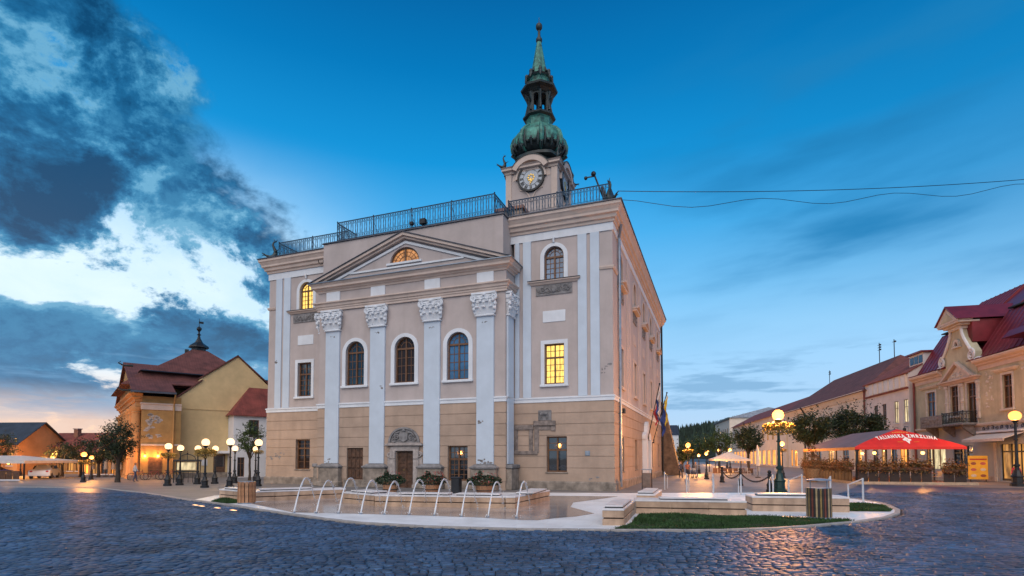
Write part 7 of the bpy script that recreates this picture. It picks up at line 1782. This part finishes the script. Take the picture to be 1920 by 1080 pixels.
t = thing('flower_pot', 'large woven pot with dark shrub at the tent left corner', 'flower pot', (20.9, 37.6, 0)); m = MB(); m.lathe([(.32,0),(.42,.4),(.5,.9),(.46,.92),(.42,.85)], 14); m.build('pot', mat('wicker', (.30, .17, .08), .8, .3, 14, .8, 30), t); leaves('shrub', np.concatenate([blob_pts(500, 0, 0, 1.4, .55, .55, .6), blob_pts(200, 0, 0, 2.1, .3, .3, .5)]), .12, leafr, t)
# small white tent and folded parasol farther up the street
tent('small pale tent glowing orange up the right street', (21.6, 57.5), R(-12.8), 3.6, 5, 1.5, 2.35, canvas)
fence('low café fence before the small pale tent', (21.2, 57.0), R(-12.8), 4.0, .55, .5, MM['wood_door'])
t = thing('pendant_lamp', 'glowing bulb under the small pale tent', 'lamp', (23.6, 59.3, 1.35)); m = MB(); m.sphere((0,0,0), .12, 10, 7); m.build('bulb', MM['bulb'], t); lamplight(t, (0,0,0), 'bulb', .12); m = MB(); m.tube([(0,0,.1),(0,0,.6)], .012, 5); m.build('cord', MM['black_iron'], t)
parasol('tall folded white parasol before the orange lit house', (20.5, 45.0), 2.75, None)
for i, p in enumerate(((19.0, 47.0), (21.6, 48.5), (23.0, 46.5))): cafe_set(('left of the folded parasol', 'behind the folded parasol', 'right of the folded parasol')[i], p, R(25*i))
# lamps right
lamp('tall green street lamp with big orange lit flower basket', (13.12, 26.5), 3.80, .27, 1.22, 'globe_orange', 'green_iron', s=1.5, lp=2.1)
lamp('tall black street lamp with big globe at the right edge', (29.85, 31.9), 4.17, .30, False, 'globe_orange', 'black_iron', s=1.55, lp=.42)
lamp('distant lamp with flowers above the walking people', (17.97, 55.0), 2.92, .24, .9, 'globe_orange')
lamp('street lamp half hidden behind the green lamp post', (22.55, 45.0), 2.82, .2, .6, 'globe_orange')
lamp('slim black lamp left of the small pale tent', (15.24, 42.3), 1.98, .13, False, 'globe_orange', s=.9, lp=.4)
lamp('small far lamp above the stroller', (19.4, 56.0), 1.88, .15, False, 'globe_orange', s=.9)
lamp('small far lamp beside the leaning buttress', (15.2, 60.0), 1.6, .14, False, 'globe_orange', s=.9)
for lab, p in (('first of the lamps before the orange lit house', (33.5, 84.0)), ('second of the lamps before the orange lit house', (39.5, 103.0)), ('third of the lamps before the orange lit house', (45.0, 124.0))): lamp(lab, p, 3.0, .24, False, 'globe_orange', group='lamps up the right street', lp=1.6)
lamp('street lamp farther up between the trees', (27.5, 68.0), 2.6, .2, False, 'globe_orange')
# flags on the long side of the hall
def flag(label, base, tip, cols, drop):
    t = thing('flag', label, 'flag', HALL_LOC, HALL_RZ, 'flags on the hall side wall'); b, p = Vector(base), Vector(tip)
    m = MB(); m.tube([b, p], .035, 6); m.sphere(tuple(p), .07, 6, 4); m.build('pole', MM['black_iron'], t)
    m = MB(); m.tube([b, b+Vector((0,0,-.25)), Vector((W, b.y, b.z-.3))], .05, 5); m.build('bracket', MM['black_iron'], t)
    n = len(cols); d = (b-p).normalized()
    for k, c in enumerate(cols):
        m = MB(); r = 8
        for j in range(r+1):
            for i in range(3):
                s = (k+i/2)/n; base_ = p+d*(.1+s*1.9); f = 1-.35*(j/r)
                w = .10*math.sin(j*1.1+s*9)+.05*math.sin(j*2.3+k); m.v.append((p.x+(base_.x-p.x)*f+w*.5+.02, base_.y*(f)+p.y*(1-f)+w, base_.z*f+(p.z-.5)*(1-f)-drop*j/r))
        for j in range(r):
            for i in range(2): m.f.append((j*3+i, j*3+i+1, j*3+i+4, j*3+i+3))
        m.build('cloth_stripe', c, t, smooth=True)
fw, fb, fr_, fy = mat('flag_white', (.62, .62, .64), .8), mat('flag_blue', (.02, .05, .22), .8), mat('flag_red', (.35, .03, .04), .8), mat('flag_yellow', (.62, .42, .03), .8)
flag('white, blue and red flag on the hall side wall', (W+.35, 11.9, 3.2), (W+1.15, 12.0, 6.95), [fw, fb, fr_], 1.6)
flag('yellow and blue flag on the hall side wall', (W+.35, 15.4, 3.1), (W+1.35, 15.6, 6.7), [fy, fb, fb], 2.0)
# overhead cables
t = thing('overhead_cable', 'pair of thin black cables spanning from the hall roof to the right', 'cable', (5.45, 27.25, 15.15))
def cat_(a, b, sag, wob, n=40): return [tuple(Vector(a).lerp(Vector(b), i/n)-Vector((0,0,sag*4*(i/n)*(1-i/n)+wob*math.sin(i/n*PI*5)**2))) for i in range(n+1)]
m = MB(); m.tube(cat_((0,0,.3), (40,6,5.6), .75, 0), .018, 4); m.build('wire', MM['black_iron'], t); m = MB(); m.tube(cat_((0,0,-.15), (40,6,5.5), .75, .42), .014, 4); m.build('wire', MM['black_iron'], t)

# ------------------------------------------------------------------ people
skinm = mat('skin', (.45, .27, .19), .6, .05, 5, 0)
def person(label, loc, rz, top, legs, hair, s=.77, stride=.12, arm=(.0, .0), group=None, reach=0.0):
    """continuous body grown from a posed skeleton, then coloured by garment"""
    J = {'pel': (0,0,.95), 'wa': (0,.0,1.08), 'ch': (0,.01,1.30), 'nk': (0,.02,1.47), 'hd0': (0,.0,1.56), 'hd': (0,-.015,1.66), 'hdt': (0,0,1.74)}
    for sd, k in ((-1, 'l'), (1, 'r')):
        st = stride*sd
        J.update({'hp'+k: (sd*.10,0,.92), 'kn'+k: (sd*.11,-.03-st*.6,.50), 'an'+k: (sd*.11,.02-st*1.2,.09), 'to'+k: (sd*.13,-.14-st*1.2,.035),
                  'sh'+k: (sd*.19,.02,1.40), 'el'+k: (sd*.25,.03+st*.5-reach*.12,1.13), 'wr'+k: (sd*.25,-.06+st*1.0-reach*.32,.90+reach*.14), 'ha'+k: (sd*.245,-.09+st*1.1-reach*.38,.82+reach*.2)})
    RAD = {'pel': (.15,.11), 'wa': (.135,.10), 'ch': (.16,.115), 'nk': (.058,.058), 'hd0': (.075,.08), 'hd': (.085,.10), 'hdt': (.065,.075), 'hp': (.095,.095), 'kn': (.062,.062), 'an': (.042,.045), 'to': (.04,.03), 'sh': (.062,.062), 'el': (.045,.045), 'wr': (.033,.033), 'ha': (.035,.028)}
    names = list(J); idx = {n: i for i, n in enumerate(names)}
    E_ = [('pel','wa'),('wa','ch'),('ch','nk'),('nk','hd0'),('hd0','hd'),('hd','hdt')]
    for k in 'lr': E_ += [('pel','hp'+k),('hp'+k,'kn'+k),('kn'+k,'an'+k),('an'+k,'to'+k),('ch','sh'+k),('sh'+k,'el'+k),('el'+k,'wr'+k),('wr'+k,'ha'+k)]
    me = bpy.data.meshes.new('body'); me.from_pydata([Vector(J[n])*s for n in names], [(idx[a], idx[b]) for a, b in E_], [])
    o = bpy.data.objects.new('tmp', me); COL.objects.link(o); md = o.modifiers.new('skin', 'SKIN'); md.use_smooth_shade = True; o.modifiers.new('sub', 'SUBSURF').levels = 1
    for n in names:
        q = RAD.get(n) or RAD[n[:-1]]; v = me.skin_vertices[0].data[idx[n]]; v.radius = (q[0]*s, q[1]*s); v.use_root = (n == 'pel')
    dg = bpy.context.evaluated_depsgraph_get(); bm_ = bpy.data.meshes.new_from_object(o.evaluated_get(dg)); bpy.data.objects.remove(o)
    t = thing('person', label, 'person', (*loc, 0), rz, group)
    b = put('body', bm_, [skinm, top, legs, hair, MM['seat_edge']], t, smooth=True)
    for p in bm_.polygons:
        c = p.center/s
        if c.z > 1.50: k = 3 if (c.z > 1.70 or c.y > .03) else 0
        elif c.z < .075: k = 4
        elif abs(c.x) > .2 and c.z < .90+reach*.2 and c.z > .6: k = 0
        elif c.z < .97: k = 2
        else: k = 1
        p.material_index = k
    return t
cl = lambda n, c: mat('cloth_'+n, c, .85, .1, 6, .1, 30)
hd, hb = cl('hair_dark', (.03, .02, .015)), cl('hair_blond', (.30, .19, .08))
person('person in dark clothes walking left of the stroller', (13.85, 44.3), R(5), cl('navy', (.03, .04, .08)), cl('black', (.02, .02, .025)), hd)
person('person in brown top pushing the stroller', (14.3, 44.0), R(-10), cl('brown', (.20, .08, .06)), cl('dark_jeans', (.03, .04, .07)), hb, reach=1.0)
person('person in dark jacket right of the stroller', (15.0, 44.1), R(15), cl('slate', (.07, .08, .12)), cl('jeans', (.05, .08, .16)), hd, stride=.2)
person('person in white shirt and jeans beside the big dark tree', (-26.45, 37.9), R(140), cl('white', (.6, .62, .65)), cl('jeans', (.05, .08, .16)), hd, stride=.14)
person('person in red top at the right picture edge', (30.55, 32.7), R(-60), cl('red', (.55, .05, .09)), cl('brick', (.45, .10, .06)), hd)
t = thing('stroller', 'dark baby stroller pushed by the walking group', 'stroller', (14.65, 43.5, 0), R(-10)); s_ = .77
m = MB(); m.prism([(-.28*s_,.42*s_),(.28*s_,.42*s_),(.34*s_,.72*s_),(-.34*s_,.66*s_)], -.22*s_, .22*s_, 'x'); m.build('seat', cl('slate', (.07, .08, .12)), t)
m = MB(); m.sphere((0,.12*s_,.86*s_), .27*s_, 10, 6, .85, 1, .8); m.build('hood', cl('grey_blue', (.18, .22, .3)), t)
m = MB(); m.tube([(-.2*s_,.5*s_,.95*s_),(-.2*s_,.1*s_,.5*s_),(-.2*s_,-.35*s_,.15*s_)], .015, 5); m.tube([(.2*s_,.5*s_,.95*s_),(.2*s_,.1*s_,.5*s_),(.2*s_,-.35*s_,.15*s_)], .015, 5); m.tube([(-.2*s_,.5*s_,.95*s_),(.2*s_,.5*s_,.95*s_)], .018, 5); m.tube([(-.2*s_,.3*s_,.15*s_),(-.2*s_,-.1*s_,.55*s_)], .013, 5); m.tube([(.2*s_,.3*s_,.15*s_),(.2*s_,-.1*s_,.55*s_)], .013, 5); m.build('frame', steel, t)
for x in (-.22, .22):
    for y in (-.35, .3): m = MB(); m.tube([((x-.02)*s_,y*s_,.13*s_),((x+.02)*s_,y*s_,.13*s_)], .13*s_, 12); m.build('wheel', MM['seat_edge'], t)
# ------------------------------------------------------------------ drawing units to metres (one unit was measured as 1.3 m)
UNIT = 1.3
for o in list(COL.objects):
    if o.parent is None:
        o.location = o.location*UNIT
        if o.type in ('MESH', 'EMPTY'): o.scale = o.scale*UNIT
